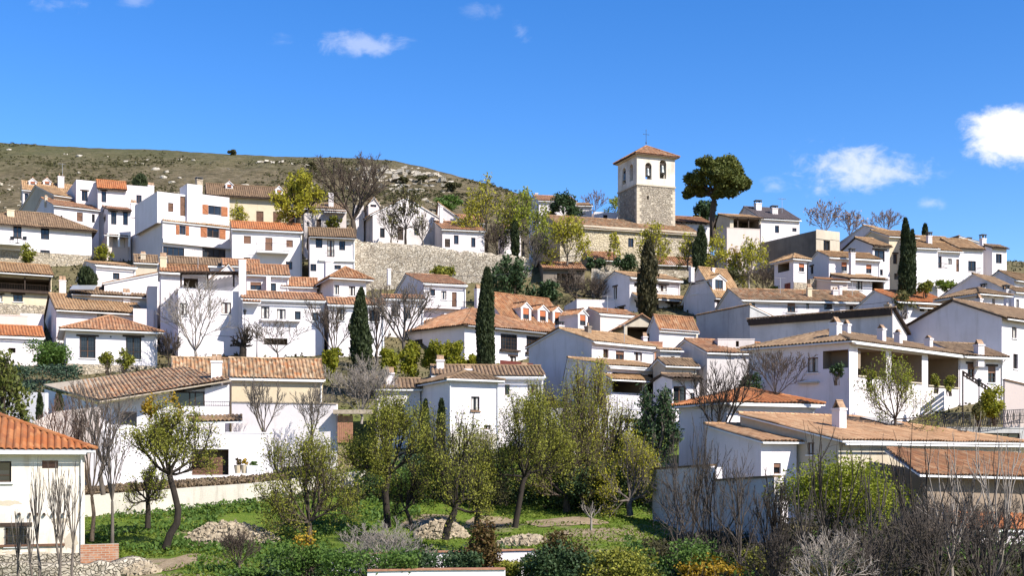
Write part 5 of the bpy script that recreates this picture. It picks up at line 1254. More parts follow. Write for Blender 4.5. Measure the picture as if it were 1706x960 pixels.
# ------------------------------------------------------------------ vegetation
def leaf_quads(pts, size, rng, up=0.0, elong=1.0):
    """one small face per point, random directions"""
    n = len(pts); a = rng.normal(size=(n, 3)); a[:, 2] *= (1-up*.6); a /= np.linalg.norm(a, axis=1)[:, None]
    b = rng.normal(size=(n, 3)); b -= a*np.sum(a*b, axis=1)[:, None]; b /= np.linalg.norm(b, axis=1)[:, None]
    s = size*rng.uniform(.55, 1.35, n)[:, None]; a = a*s*elong*.5; b = b*s*.32
    return np.stack([pts-a, pts+b, pts+a, pts-b], axis=1).reshape(-1, 3)
def clump_points(n, c, r, rng, k=14, shell=.55, cr=(.26, .5), flat=1.0):
    """points in k clumps spread through an ellipsoid"""
    d = rng.normal(size=(k, 3)); d /= np.linalg.norm(d, axis=1)[:, None]
    d *= rng.uniform(shell*.6, 1.0, k)[:, None]**.7*.78
    sz = rng.uniform(cr[0], cr[1], k); w = sz**2; w /= w.sum()
    i = rng.choice(k, n, p=w); p = rng.normal(size=(n, 3)); p /= np.linalg.norm(p, axis=1)[:, None]
    p *= (rng.uniform(0, 1, n)**.55)[:, None]; p[:, 2] *= flat
    q = (d[i]+p*sz[i][:, None])*np.array(r)
    return q+np.array(c), d*np.array(r)+np.array(c)
def grow(m, p, tgt, r0, r1, rng, dir0=None, n=4, sides=4, wob=.12):
    p = Vector(p); t = Vector(tgt); L = (t-p).length; pts = [p]; d = dir0.normalized() if dir0 is not None else (t-p).normalized()
    c = p+d*L*.45
    for i in range(1, n+1):
        s = i/n; q = p*(1-s)**2+c*2*s*(1-s)+t*s*s
        if i < n: q = q+Vector(rng.normal(size=3))*L*wob*.3
        pts.append(q)
    m.tube(pts, [r0+(r1-r0)*i/n for i in range(n+1)], sides, cap=False); return pts
def nrm(v): return v/max(1e-9, math.sqrt(v[0]*v[0]+v[1]*v[1]+v[2]*v[2]))
def skeleton(seed, limbs, kids, a0, ang, rat, up, wob):
    """branches of a crown growing from the origin: (points, level)"""
    out = []; R_ = random.Random(seed); G_ = R_.gauss; U_ = R_.uniform; sq = math.sqrt
    def br(p, d, L, lv):
        n = 5 if lv == 0 else (4 if lv == 1 else 3); pts = [p]; dirs = []; x, y, z = d; s = L/n
        for i in range(n):
            x += G_(0, wob); y += G_(0, wob); z += G_(0, wob)+up*(.1 if lv == 0 else (.22 if lv == 1 else .42)); k = 1/sq(x*x+y*y+z*z); x *= k; y *= k; z *= k
            p = (p[0]+x*s, p[1]+y*s, p[2]+z*s); pts.append(p); dirs.append((x, y, z))
        out.append((pts, lv))
        if lv < len(kids):
            K = kids[lv]; az = U_(0, 6.28)
            for k in range(K):
                t = .22+.78*(k+U_(.2, .9))/K; f = min(t*n, n-1e-3); i = int(f); f -= i; a, b = pts[i], pts[i+1]; q = (a[0]+(b[0]-a[0])*f, a[1]+(b[1]-a[1])*f, a[2]+(b[2]-a[2])*f)
                dx, dy, dz = dirs[i]; az += 2.4+G_(0, .3)
                sx, sy, sz = dy*1.0-dz*.2, dz*.3-dx*1.0, dx*.2-dy*.3; l = 1/(sq(sx*sx+sy*sy+sz*sz)+1e-9); sx *= l; sy *= l; sz *= l
                wx, wy, wz = dy*sz-dz*sy, dz*sx-dx*sz, dx*sy-dy*sx; an = ang[lv]*U_(.7, 1.25); c, s2, ca, sa = math.cos(an), math.sin(an), math.cos(az), math.sin(az)
                br(q, (dx*c+(sx*ca+wx*sa)*s2, dy*c+(sy*ca+wy*sa)*s2, dz*c+(sz*ca+wz*sa)*s2), L*rat[lv]*(1.2-.6*t)*U_(.75, 1.2), lv+1)
    az = U_(0, 6.28)
    for b in range(limbs):
        az += 2.4+G_(0, .25); a = a0[0]+(a0[1]-a0[0])*((b+.5)/limbs)**.8
        br((0., 0., 0.), (math.sin(a)*math.cos(az), math.sin(a)*math.sin(az), math.cos(a)), U_(.85, 1.1), 0)
    return out
def tubes_mesh(name, groups, mat, parent):
    """groups: (points array (N,k,3), radii array (N,k), sides); one mesh of tapered tubes"""
    VV, FF, base = [], [], 0
    for pts, rad, n in groups:
        Nn, k, _ = pts.shape; t = np.empty_like(pts); t[:, 1:-1] = pts[:, 2:]-pts[:, :-2]; t[:, 0] = pts[:, 1]-pts[:, 0]; t[:, -1] = pts[:, -1]-pts[:, -2]
        t /= np.linalg.norm(t, axis=2, keepdims=True)+1e-9; ref = np.where(np.abs(t[:, :1, 0:1]) < .8, np.array([1., 0, 0]), np.array([0, 1., 0]))
        a = np.cross(t, np.broadcast_to(ref, t.shape)); a /= np.linalg.norm(a, axis=2, keepdims=True)+1e-9; b = np.cross(t, a)
        q = 2*np.pi*np.arange(n)/n; V = pts[:, :, None, :]+rad[:, :, None, None]*(a[:, :, None, :]*np.cos(q)[None, None, :, None]+b[:, :, None, :]*np.sin(q)[None, None, :, None])
        idx = np.arange(Nn*k*n).reshape(Nn, k, n)+base; nx = np.roll(idx, -1, axis=2)
        FF.append(np.stack([idx[:, :-1], nx[:, :-1], nx[:, 1:], idx[:, 1:]], axis=-1).reshape(-1, 4)); VV.append(V.reshape(-1, 3)); base += Nn*k*n
    V, Fq = np.vstack(VV), np.vstack(FF); me = bpy.data.meshes.new(name)
    me.vertices.add(len(V)); me.vertices.foreach_set('co', V.astype(np.float32).ravel()); me.loops.add(Fq.size); me.loops.foreach_set('vertex_index', Fq.astype(np.int32).ravel())
    me.polygons.add(len(Fq)); me.polygons.foreach_set('loop_start', np.arange(0, Fq.size, 4, dtype=np.int32)); me.polygons.foreach_set('use_smooth', np.ones(len(Fq), dtype=bool))
    me.update(calc_edges=True); me.materials.append(M[mat]); o = bpy.data.objects.new(name, me); COL.objects.link(o); o.parent = parent; return o
def tree(name, label, px, yb, yt, wpx, D, leaf='leaf_spring', nl=2500, ls=.16, bark='bark_brown', cb=.35, seed=0, cat='tree', group=None, lv=None, tr=None, trunk=None, cx=None, depth=.9, minr=.011, limbs=8, a0=(.1, 1.75), up=.22, wob=.1, ang=(.6, .7, .8), rat=(.6, .55, .5), elong=1.3, scat=.07, full=.0, **_):
    rng = np.random.default_rng(seed+px*7+int(yb))
    g = P(px, yb, D); root = thing(name, label, cat, g, group); H_ = (yb-yt)*D/F; W = wpx*D/F
    lv = lv or ((4, 3, 3) if wpx < 50 else (6, 4, 4))
    m = MB(); tr = tr or max(.05, H_*.02); dx = ((cx if cx else px)-px)*D/F
    if trunk: tp = [P(x, y, D)-g for x, y in trunk]
    else:
        fh = H_*max(.02, cb*.8); tp = [Vector((0, 0, -.5)), Vector((rng.normal()*.02*H_, rng.normal()*.02*H_, fh*.5)), Vector((dx*.5, 0, fh))]
    nt = len(tp); groups = [(np.array([[list(p) for p in tp]]), np.array([[tr*(1.2-.35*i/max(nt-1, 1)) for i in range(nt)]]), 8)]
    top = np.array(tp[-1]); sk = skeleton(int(rng.integers(1, 1e6)), limbs, lv, a0, ang, rat, up, wob)
    A = np.array([p for q, _ in sk for p in q]); zhi = np.percentile(A[:, 2], 99.5); xl_, xh_ = np.percentile(A[:, 0], [1, 99]); yh_ = np.percentile(np.abs(A[:, 1]), 99)
    sx = W/(xh_-xl_); sz = (H_-top[2])/zhi; sy = W*.5*depth/yh_; ox = dx-top[0]-sx*(xl_+xh_)/2
    S_ = np.array([sx, sy, sz]); L = len(lv); tips = []
    lw = [tr*.5, tr*.26, tr*.13, tr*.08, minr]
    for v in range(L+1):
        Q = np.array([q for q, l in sk if l == v])*S_
        Q[:, :, 0] += ox*np.clip(Q[:, :, 2]/(max(.2, H_-top[2])*.5), 0, 1); Q += top
        r0 = max(minr, lw[min(v, 4)]); r1 = max(minr*.7, r0*.4); k = Q.shape[1]
        groups.append((Q, np.tile(np.linspace(r0, r1, k), (len(Q), 1)), 6 if v == 0 else (4 if v == 1 else 3)))
        if v >= L-1: tips.append((Q[:, 0], Q[:, -1]))
    tubes_mesh('trunk', groups, bark, root)
    if nl:
        T0 = np.vstack([a for a, _ in tips]); T1 = np.vstack([b for _, b in tips]); n1 = int(nl*(1-full)); i = rng.integers(0, len(T0), n1); t = rng.uniform(.1, 1.12, n1)[:, None]
        pts = T0[i]+(T1[i]-T0[i])*t+rng.normal(size=(n1, 3))*scat*min(W, 3.5)
        d = T1[i]-T0[i]; d /= np.linalg.norm(d, axis=1)[:, None]+1e-9; a = nrmrows(d+rng.normal(size=(n1, 3))*.75); b = nrmrows(np.cross(a, rng.normal(size=(n1, 3))))
        s = ls*rng.uniform(.55, 1.4, n1)[:, None]; fastmesh('crown', np.stack([pts-a*s*.5*elong, pts+b*s*.3, pts+a*s*.5*elong, pts-b*s*.3], 1).reshape(-1, 3), 4, leaf, root)
    return root
def nrmrows(v): return v/(np.linalg.norm(v, axis=1)[:, None]+1e-9)
def cypress(label, px, yb, yt, wpx, D, leaf='leaf_cypress', nl=5200, ls=.2, seed=1, ragged=.06, pw=.45, name='cypress_tree', group='dark columnar cypresses', bulge=.45, two=False):
    rng = np.random.default_rng(seed+px); g = P(px, yb, D); root = thing(name, label, 'tree', g, group); H_ = (yb-yt)*D/F; W = wpx*D/F/2
    def prof(t): return W*np.minimum(1, (1-t)**pw*1.42)*np.minimum(1, .62+t*2.2)
    t = rng.uniform(0, 1, nl)**1.05; th = rng.uniform(0, 2*math.pi, nl)
    lump = 1+ragged*(1.6*np.sin(th*3+t*17+seed)+1.2*np.sin(th*5-t*31)+rng.normal(size=nl)*1.3)
    r = prof(t)*lump*(rng.uniform(.72, 1.0, nl)**.6)
    pts = np.stack([r*np.cos(th)+.12*W*np.sin(t*6+seed), r*np.sin(th), t*H_], 1)
    n = len(pts); a = np.stack([np.cos(th)*.35, np.sin(th)*.35, np.ones(n)], 1)+rng.normal(size=(n, 3))*.3; a /= np.linalg.norm(a, axis=1)[:, None]
    b = np.cross(a, rng.normal(size=(n, 3))); b /= np.linalg.norm(b, axis=1)[:, None]; s = ls*rng.uniform(.6, 1.5, n)[:, None]
    q = np.stack([pts-a*s*.6, pts+b*s*.34, pts+a*s*.9, pts-b*s*.34], 1).reshape(-1, 3)
    m = MB(); m.tube([(0, 0, -.6), (0, 0, H_*.3), (0, 0, H_*.9)], [W*.22, W*.15, .02], 7); m.build('trunk', 'bark_brown', root)
    K = 14; cv = MB(); tt = [.02+.93*i/K for i in range(K+1)]; cv.tube([(.12*W*math.sin(x*6+seed), 0, x*H_) for x in tt], [float(prof(np.array(x)))*.74 for x in tt], 9)
    co = cv.build('crown', leaf, root); fastmesh('foliage', q, 4, leaf, co)
    return root
def shrub(name, label, px, yb, yt, wpx, D, leaf='leaf_olive', nl=2200, ls=.16, cat='shrub', group=None, seed=0, k=12, depth=.8, shell=.5, stems=14, bark='bark_brown', cr=(.3, .55), up=.2, box=False):
    rng = np.random.default_rng(seed+px*3+int(yb)); g = P(px, yb, D); root = thing(name, label, cat, g, group); H_ = (yb-yt)*D/F; W = wpx*D/F
    C = np.array([0, 0, H_*.5]); RR = np.array([W/2, W/2*depth, H_/2])
    if box: pts = rng.uniform(-1, 1, (nl, 3)); pts = np.sign(pts)*np.abs(pts)**.6*RR*(1+.06*rng.normal(size=(nl, 3)))+C
    else: pts, _ = clump_points(nl, C, RR, rng, k, shell, cr)
    pts[:, 2] = np.maximum(pts[:, 2], -.1)
    fastmesh('crown', leaf_quads(pts, ls, rng, up), 4, leaf, root); m = MB()
    for i in range(stems):
        q = pts[rng.integers(0, nl)]; grow(m, (rng.normal()*W*.08, rng.normal()*W*.05, -.4), q, .03, .01, rng, Vector((0, 0, 1)), 3, 4)
    m.build('stems', bark, root); return root
def bare(label, px, yb, yt, wpx, D, bark='bark_grey', tw=420, seed=0, cb=.22, group='bare leafless trees', name='bare_tree', lv=None, minr=.014, cat='tree', limbs=6, nl=0, a0=(.1, .95), **k):
    """tw: how many fine twigs, roughly"""
    for q in ('twl', 'grow_up'): k.pop(q, None)
    n = max(2, round((tw/limbs/5)**.5)); lv = (5, n, n) if tw > 150 else (3, 2)
    if cb < .06: limbs = limbs+4
    return tree(name, label, px, yb, yt, wpx, D, nl=nl, bark=bark, cb=cb, seed=seed, group=group, lv=lv, minr=minr, cat=cat, limbs=limbs, a0=a0, up=k.pop('up', .32), wob=k.pop('wob', .09), ang=(.5, .55, .6), rat=(.62, .6, .55), **k)

# ---------------- skyline and hill
g_ = 'trees on the skyline'
def umbrella_pine():
    D = 178; rng = np.random.default_rng(11); g = P(1188, 400, D); root = thing('umbrella_pine', 'tall umbrella pine with a broad rounded dark crown against the sky', 'tree', g, g_)
    tp = [P(x, y, D)-g for x, y in ((1189, 408), (1188, 380), (1187, 358), (1189, 342), (1190, 334))]; m = MB(); m.tube(tp, [.62, .5, .44, .42, .4], 9)
    cl = [(1180, 284, 20, 17), (1210, 282, 24, 18), (1158, 300, 17, 14), (1228, 300, 19, 17), (1194, 300, 26, 18), (1170, 312, 20, 11), (1215, 316, 22, 15), (1234, 308, 13, 12), (1204, 326, 17, 8), (1152, 312, 10, 7), (1150, 322, 8, 3), (1166, 276, 10, 8), (1228, 288, 12, 12), (1195, 272, 12, 8), (1222, 275, 14, 9)]
    pts = []
    for i, (x, y, rx, ry) in enumerate(cl):
        x = 1195+(x-1195)*1.03; y = 300+(y-300)*1.03; rx *= 1.06; ry *= 1.05
        c = np.array(P(x, y, D)-g)+np.array([0, rng.uniform(-2.6, 2.6), 0]); r = np.array([rx*D/F, rx*D/F*.9, ry*D/F])
        p, cc = clump_points(int(2300*(rx*ry/300)**.8)+300, c, r, rng, 12, .5, (.42, .66)); pts.append(p)
        grow(m, tp[-1], c-np.array([0, 0, r[2]*.3]), .24, .06, rng, Vector((0, 0, 1)), 5, 5)
        for q in cc[:5]: grow(m, Vector(c)-Vector((0, 0, r[2]*.3)), q, .07, .03, rng, None, 3, 4)
    pts = np.vstack(pts); m.build('trunk', 'bark_brown', root); fastmesh('crown', leaf_quads(pts, .36, rng, .0, 1.4), 4, 'leaf_pine', root)
umbrella_pine()
shrub('pine_tree', 'dark rounded pine behind the umbrella pine trunk', 1176, 380, 334, 50, 192, 'leaf_ivy', 2200, .5, 'tree', g_, k=16)
tree('pine_tree', 'dark green pine with upright tufts on the skyline left of the church', 940, 362, 324, 52, 176, 'leaf_ivy', 2600, .36, cb=.05, group=g_, k=9, cr=(.24, .36))
bare('bluish bare tree on the skyline left of the bell tower', 990, 362, 318, 44, 192, 'bark_red', 320, 3, group=g_, twl=1.1, minr=.03)
tree('young_tree', 'pale green budding tree beside the left side of the bell tower', 1024, 365, 328, 28, 190, 'leaf_spring', 500, .3, group=g_)
bare('reddish seed-hung tree on the skyline right of the hilltop house', 1374, 400, 336, 62, 185, 'bark_red', 340, 5, group=g_, twl=1.1, minr=.03, nl=260, ls=.32, leaf='leaf_pinkish')
bare('thin bare tree on the skyline between the hilltop house and the gable house', 1416, 402, 352, 50, 186, 'bark_red', 300, 6, group=g_, twl=1.1, minr=.03, nl=220, ls=.3, leaf='leaf_pinkish')
bare('spreading bare tree on the skyline above the lavender gable', 1476, 400, 350, 62, 186, 'bark_red', 420, 7, group=g_, twl=1.2, minr=.03)
cypress('small slim cypress on the skyline right of the tall right cypress', 1541, 402, 374, 8, 165, nl=900, ls=.28, seed=3)
cypress('short dark conifer behind the white house at upper left', 234, 318, 291, 22, 190, nl=1200, ls=.3, seed=8, name='conifer_tree', group=None)
shrub('dark_pines', 'dark pines far away at the right edge skyline', 1694, 458, 436, 40, 200, 'leaf_ivy', 1500, .6, 'tree', None, k=8)
p = hillpoint(386, 258); 
def at_hill(px, py): q = hillpoint(px, py); return q.y
Dh = at_hill(386, 259)
shrub('holm_oak', 'lone dark round bush on the ridge of the hill', 386, 260, 249, 18, Dh, 'leaf_scrub', 900, .7, 'tree', None, k=6)
rng = np.random.default_rng(4)
# scrub on the hill
def hill_scrub():
    q = HILL[:, 4:62, :].reshape(-1, 3); X = CX+F*q[:, 0]/q[:, 1]; q = q[(X > -100) & (X < 1000)]
    w = np.array([max(0, .15+noise.noise(Vector((p[0]*.03, p[1]*.03, p[2]*.12)))) for p in q]); w /= w.sum()
    i = rng.choice(len(q), 8000, p=w); pts = []
    for j in i:
        c = q[j]+rng.normal(size=3)*[1.2, 1.2, .1]; s = rng.uniform(.2, .8)*rng.uniform(.6, 1.1); k = int(8+18*s)
        p = rng.normal(size=(k, 3)); p /= np.linalg.norm(p, axis=1)[:, None]; p *= rng.uniform(.4, 1, k)[:, None]; p[:, 2] = np.abs(p[:, 2])*.55; pts.append(c+p*s)
    pts = np.vstack(pts); tag(fastmesh('hill_scrub', leaf_quads(pts, .42, rng), 4, 'leaf_scrub'), 'low dark scrub and thyme scattered over the hillside', 'scrub', kind='stuff')
hill_scrub()
for lab, x, y, w_, h_ in (('dark green bush on the hill above the yellow-green trees', 755, 318, 26, 16), ('bright green bush mass under the rock ledge right of the wide gable house', 745, 352, 56, 26), ('dark bush below the rock ledge on the hill', 700, 302, 26, 10), ('dark bush left of the rock ledge on the hill', 520, 285, 24, 14), ('dark bush among the ledge rocks on the hill', 672, 303, 20, 9)):
    shrub('hill_bush', lab, x, y, y-h_, w_, max(150, at_hill(x, y)-1), 'leaf_green' if 'bright' in lab else 'leaf_scrub', 1500, .5, 'bush', None, k=10, stems=6)
def rock_mesh(seed, n=1.0):
    import bmesh
    bm = bmesh.new(); bmesh.ops.create_icosphere(bm, subdivisions=3, radius=1)
    for v in bm.verts:
        p = v.co*1.0; d = 1+.45*noise.noise(p*1.1+Vector((seed*5, 0, 0)))+.2*noise.noise(p*3+Vector((seed, 2, 0))); c = p*d
        c.x = max(-.8, min(.85, c.x)); c.z = max(-.6, min(.62, c.z)); v.co = c
    me = bpy.data.meshes.new('boulder'); bm.to_mesh(me); bm.free(); me.materials.append(M['boulder']); return me
RK = [rock_mesh(i) for i in range(5)]
def rock(name, label, p, s, cat, group, i=0, sq=(1, .8, .6)):
    o = bpy.data.objects.new(name, RK[i % 5]); COL.objects.link(o); o.location = p; o.scale = (s*sq[0], s*sq[1], s*sq[2]); o.rotation_euler = (rng.normal()*.15, rng.normal()*.15, rng.uniform(0, 6)); return tag(o, label, cat, group)
for i, (x, y, w_, lab) in enumerate([(17, 249, 8, 'pale boulder near the hill top at the far left'), (112, 257, 7, 'small pale boulder high on the hill above the far left houses'), (131, 261, 11, 'large pale boulder high on the hill above the far left houses'),
        (207, 269, 8, 'pale boulder on the hill slope above the orange lean-to roof'), (245, 266, 6, 'small grey boulder right of the slope boulder'), (258, 283, 14, 'biggest pale boulder on the left hillside'), (279, 287, 10, 'grey boulder just right of the biggest pale boulder'),
        (272, 297, 13, 'flat pale boulder low on the slope behind the shuttered house'), (284, 304, 12, 'lowest pale boulder behind the shuttered house'), (229, 273, 5, 'tiny boulder between two slope boulders'), (300, 265, 7, 'dark edged boulder beside the stony patch of the hill'), (410, 309, 16, 'pale boulder just above the stone villa roof'), (133, 290, 8, 'boulder low on the slope beside the far left chimney'), (322, 268, 7, 'boulder in the stony patch of the hill'), (380, 282, 5, 'lone small boulder on the middle of the slope'), (298, 298, 7, 'small boulder right of the flat pale boulder')]):
    p = hillpoint(x, y); rock('boulder', lab, p, w_*p.y/F*.55, 'boulder', 'pale boulders on the hillside', i)
def hill_stones():
    r = np.random.default_rng(12); q = HILL[:, 6:56, :].reshape(-1, 3); X = CX+F*q[:, 0]/q[:, 1]; q = q[(X > -60) & (X < 800)]
    w = np.array([max(0, noise.noise(Vector((p[0]*.025, p[1]*.025, p[2]*.1+4)))-.02) for p in q]); w /= w.sum(); m = MB()
    for j in r.choice(len(q), 420, p=w):
        c = Vector(q[j])+Vector((r.normal()*.8, r.normal()*.8, 0)); s = r.uniform(.2, .62)**1.4; b = MB(); b.box(Vector((-s, -s*.7, -s*.5)), Vector((2*s, 0, 0)), Vector((0, 1.4*s, 0)), Vector((0, 0, s)))
        ro = Matrix.Rotation(r.uniform(0, 6), 3, 'Z') @ Matrix.Rotation(r.normal()*.4, 3, 'X'); m.add([ro @ (Vector(p)+Vector(r.normal(size=3))*s*.25)+c for p in b.v], b.f)
    tag(m.build('hill_stones', 'hill_stone'), 'small loose pale stones strewn over the hillside', 'stones', kind='stuff')
hill_stones()
def ledge():
    m = MB(); r2 = np.random.default_rng(9); V = []; c0 = hillpoint(650, 292)
    t = thing('rock_ledge', 'broken pale limestone ledge on the right shoulder of the hill', 'rock', c0)
    def slab(x, y, wpx, hpx):
        p = hillpoint(x, y); s = p.y/F; w, h_ = wpx*s, hpx*s; K = max(4, int(w/1.2))
        for i in range(K):
            bw = w/K*r2.uniform(.8, 1.3); o = p+Vector((-w/2+w*i/K, r2.uniform(-.8, .8), -h_*.6+r2.uniform(-.4, .4)))
            ex, ey, ez = Vector((bw, r2.normal()*.2, r2.normal()*.08*bw)), Vector((r2.normal()*.2, r2.uniform(1.5, 3), 0)), Vector((r2.normal()*.1, r2.normal()*.25, h_*r2.uniform(.7, 1.3)))
            n0 = len(m.v); m.box(o, ex, ey, ez)
            for j in range(n0, n0+8): q = Vector(m.v[j]); m.v[j] = tuple(q+Vector(r2.normal(size=3))*.22)
    for (x, y, w, hh) in ((660, 287, 110, 5), (675, 293, 90, 6), (700, 301, 90, 5), (640, 289, 60, 6), (715, 292, 46, 5), (625, 298, 46, 5), (670, 318, 70, 4), (735, 318, 40, 4), (600, 296, 30, 4), (640, 284, 60, 4), (665, 291, 70, 6), (655, 297, 90, 6), (690, 288, 50, 5), (620, 291, 30, 4), (715, 297, 50, 4), (655, 312, 60, 3), (690, 308, 80, 3), (725, 310, 40, 3), (630, 279, 50, 3), (690, 280, 40, 3), (680, 300, 60, 4), (735, 303, 40, 3), (640, 303, 50, 3), (450, 270, 40, 2), (475, 273, 50, 2), (520, 277, 36, 3), (700, 325, 40, 2), (610, 283, 40, 3)): slab(x, y, w, hh)
    m.build('rock', 'ledge_rock', t, c0)['kind'] = 'stuff'
ledge()

# ---------------- trees of the upper village
y_ = 'yellow-green budding trees of the upper village'
tree('willow_tree', 'round yellow-green tree with a thick dark fork beside the stone villa', 497, 380, 287, 78, 154, 'leaf_yellow', 5200, .26, 'bark_dark', cb=.25, seed=2, group=y_, tr=.3, k=20, shell=.8)
tree('budding_tree', 'wide yellow-green tree with grey stems left of the church, behind the cottage', 812, 428, 300, 104, 158, 'leaf_yellow', 2900, .28, 'bark_grey', cb=.28, seed=3, group=y_, lv=(6, 4, 4), tw=500, twl=1.2, minr=.025, k=18, tips=.6)
tree('budding_tree', 'bright yellow-green tree just left of the church gable', 872, 425, 316, 84, 157, 'leaf_spring', 2900, .28, 'bark_grey', cb=.2, seed=4, group=y_, lv=(6, 4, 4), tw=350, twl=1.1, minr=.025, k=16)
tree('budding_tree', 'fresh yellow-green tree in front of the church gable corner', 945, 436, 362, 76, 151, 'leaf_yellow', 2600, .26, 'bark_grey', cb=.15, seed=5, group=y_, lv=(6, 4, 4), tw=200, twl=.9, minr=.022, k=18)
tree('budding_tree', 'small pale yellow tree against the middle of the church wall', 1023, 426, 390, 24, 156, 'leaf_yellow', 420, .26, 'bark_grey', cb=.1, seed=6, group=y_, tw=80, twl=.6, minr=.022)
tree('budding_tree', 'pale yellow tree directly behind the rusty cypress at the church wall', 1088, 440, 374, 54, 151, 'leaf_yellow', 1500, .27, 'bark_grey', cb=.15, seed=7, group=y_, tw=150, twl=.9, minr=.022)
tree('budding_tree', 'thin pale tree left of the small cypress pair at the church end', 1146, 445, 385, 36, 152, 'leaf_yellow', 520, .26, 'bark_grey', cb=.12, seed=8, group=y_, tw=160, twl=.8, minr=.022)
tree('budding_tree', 'yellow-green tree below the umbrella pine trunk', 1190, 445, 382, 44, 152, 'leaf_yellow', 1300, .26, 'bark_grey', cb=.12, seed=9, group=y_, tw=140, twl=.8, minr=.022)
tree('budding_tree', 'yellow-green tree with pale trunk in front of the ruined house', 1248, 478, 396, 62, 146, 'leaf_yellow', 1900, .26, 'bark_pale', cb=.3, seed=10, group=y_, tw=260, twl=.9, minr=.022)
tree('budding_tree', 'thin olive-yellow tree before the wide gable house on the stone wall', 676, 408, 314, 62, 151, 'leaf_grey_olive', 700, .28, 'bark_dark', cb=.35, seed=12, group=y_, tw=260, twl=.9, minr=.024)
shrub('orange_shrub', 'orange and russet shrub below the terrace wall of the hilltop house', 1224, 462, 412, 38, 148, 'leaf_gold', 1100, .26, group=None, bark='bark_red', stems=30)
b_ = 'bare leafless trees of the village'
bare('big dark bare tree rising over the hill above the stone wall', 588, 402, 249, 120, 156, 'bark_brown', 1000, 1, cb=.28, group=b_, lv=(6, 4, 4), twl=1.8, minr=.03, tr=.34, grow_up=.8)
bare('low bare tree left of the olive-yellow tree on the stone wall', 652, 408, 340, 44, 151, 'bark_grey', 260, 2, group=b_, twl=1.0, minr=.024)
bare('low bare tree right of the olive-yellow tree on the stone wall', 703, 410, 352, 40, 151, 'bark_grey', 240, 3, group=b_, twl=1.0, minr=.024)
bare('grey bare thicket right of the white cottage on the stone wall', 830, 432, 372, 60, 155.5, 'bark_brown', 420, 4, group=b_, twl=1.2, minr=.026, cb=.05)
bare('bare grey tree beside the church gable base', 892, 438, 385, 44, 151.5, 'bark_grey', 320, 5, group=b_, twl=1.0, minr=.024, cb=.05)
bare('tall pale bare tree against the white pergola house wall', 325, 598, 462, 130, 106, 'bark_pale', 620, 6, cb=.12, group=b_, twl=1.2, minr=.02, lv=(7, 4, 3), grow_up=1.0)
bare('bare pale tree before the recessed balcony windows', 462, 596, 520, 110, 106, 'bark_grey', 420, 7, cb=.12, group=b_, twl=1.0, minr=.018, lv=(7, 4, 3))
tree('pollarded_tree', 'pollarded dark trunk with knobbly stubs before the white wall', 404, 590, 541, 36, 106, nl=0, bark='bark_dark', cb=.35, seed=3, tr=.3, lv=(4, 2), tw=20, twl=.4, minr=.05)
bare('brown bare shrub at the corner left of the pergola house', 281, 600, 552, 44, 105, 'bark_brown', 400, 8, cb=.0, group=b_, twl=1.0, minr=.018)
bare('grey bare tree left of the tall dark cypress in the left centre', 556, 600, 500, 90, 102, 'bark_brown', 640, 9, cb=.15, group=b_, twl=1.2, minr=.018)
bare('wide dark bare tree right of the cypress, before the salmon roofed house', 672, 598, 462, 120, 104, 'bark_grey', 900, 10, cb=.25, group=b_, twl=1.2, minr=.019, lv=(6, 4, 4), tr=.2)
bare('bare grey tree between the cypress and the hipped white house', 628, 600, 475, 60, 107, 'bark_brown', 520, 11, cb=.15, group=b_, twl=1.2, minr=.018)
bare('dense pale grey leafless bush below the tall dark cypress', 602, 695, 596, 118, 85, 'bark_pale', 1300, 12, cb=.0, group=b_, twl=.9, minr=.015, lv=(8, 5, 3))
bare('dark bare fig tree with arching twigs left of the corner porch', 1292, 668, 578, 110, 78, 'bark_brown', 900, 13, cb=.1, group=b_, twl=.9, minr=.016, lv=(7, 4, 4), grow_up=.1)
bare('bare dark tree in front of the mottled orange hip roof', 1198, 770, 590, 130, 74, 'bark_dark', 700, 14, cb=.2, group=b_, twl=1.0, minr=.015, lv=(6, 4, 3))
bare('bare grey bushes under the church sheds on the slope', 960, 500, 450, 80, 145, 'bark_brown', 520, 15, cb=.0, group=b_, twl=1.2, minr=.024)
bare('tangle of bare shrubs on the slope left of the two-storey canopy house', 1000, 508, 462, 60, 143, 'bark_brown', 460, 16, cb=.0, group=b_, twl=1.2, minr=.024)
bare('bare grey shrubs under the terrace left of the square hipped tower', 1275, 490, 440, 70, 141, 'bark_brown', 520, 17, cb=.0, group=b_, twl=1.2, minr=.024)
bare('bare tree reaching over the garden wall at the long courtyard wall', 440, 745, 625, 70, 79, 'bark_grey', 380, 18, cb=.2, group=b_, twl=.9, minr=.014)
bare('second slender bare tree before the long courtyard wall', 520, 745, 640, 64, 79, 'bark_grey', 380, 19, cb=.2, group=b_, twl=.9, minr=.014)

# ---------------- cypresses
cypress('dark leaning-topped cypress between bare trees in the left centre', 601, 618, 481, 32, 97, nl=7500, ls=.18, seed=1, ragged=.08, pw=.62)
cypress('tallest smooth dark cypress in the middle of the village', 810, 640, 447, 29, 92, nl=9000, ls=.17, seed=2, ragged=.035)
cypress('ragged rusty dark cypress before the two-storey canopy house', 1079, 530, 403, 28, 131, 'leaf_rust_cypress', 5200, .27, seed=3, ragged=.1)
cypress('slim dark cypress at the right end of the church', 1168, 450, 377, 17, 151, nl=2600, ls=.26, seed=4)
cypress('lower companion cypress touching the slim church-end cypress', 1160, 450, 398, 10, 150.5, nl=1500, ls=.26, seed=14)
cypress('tall tapered cypress at the right, before the large white houses', 1510, 508, 365, 25, 122, nl=6500, ls=.22, seed=5, ragged=.04, pw=.6)
cypress('shorter spire growing against the tall right cypress', 1519, 508, 384, 14, 122.6, nl=2600, ls=.22, seed=15)
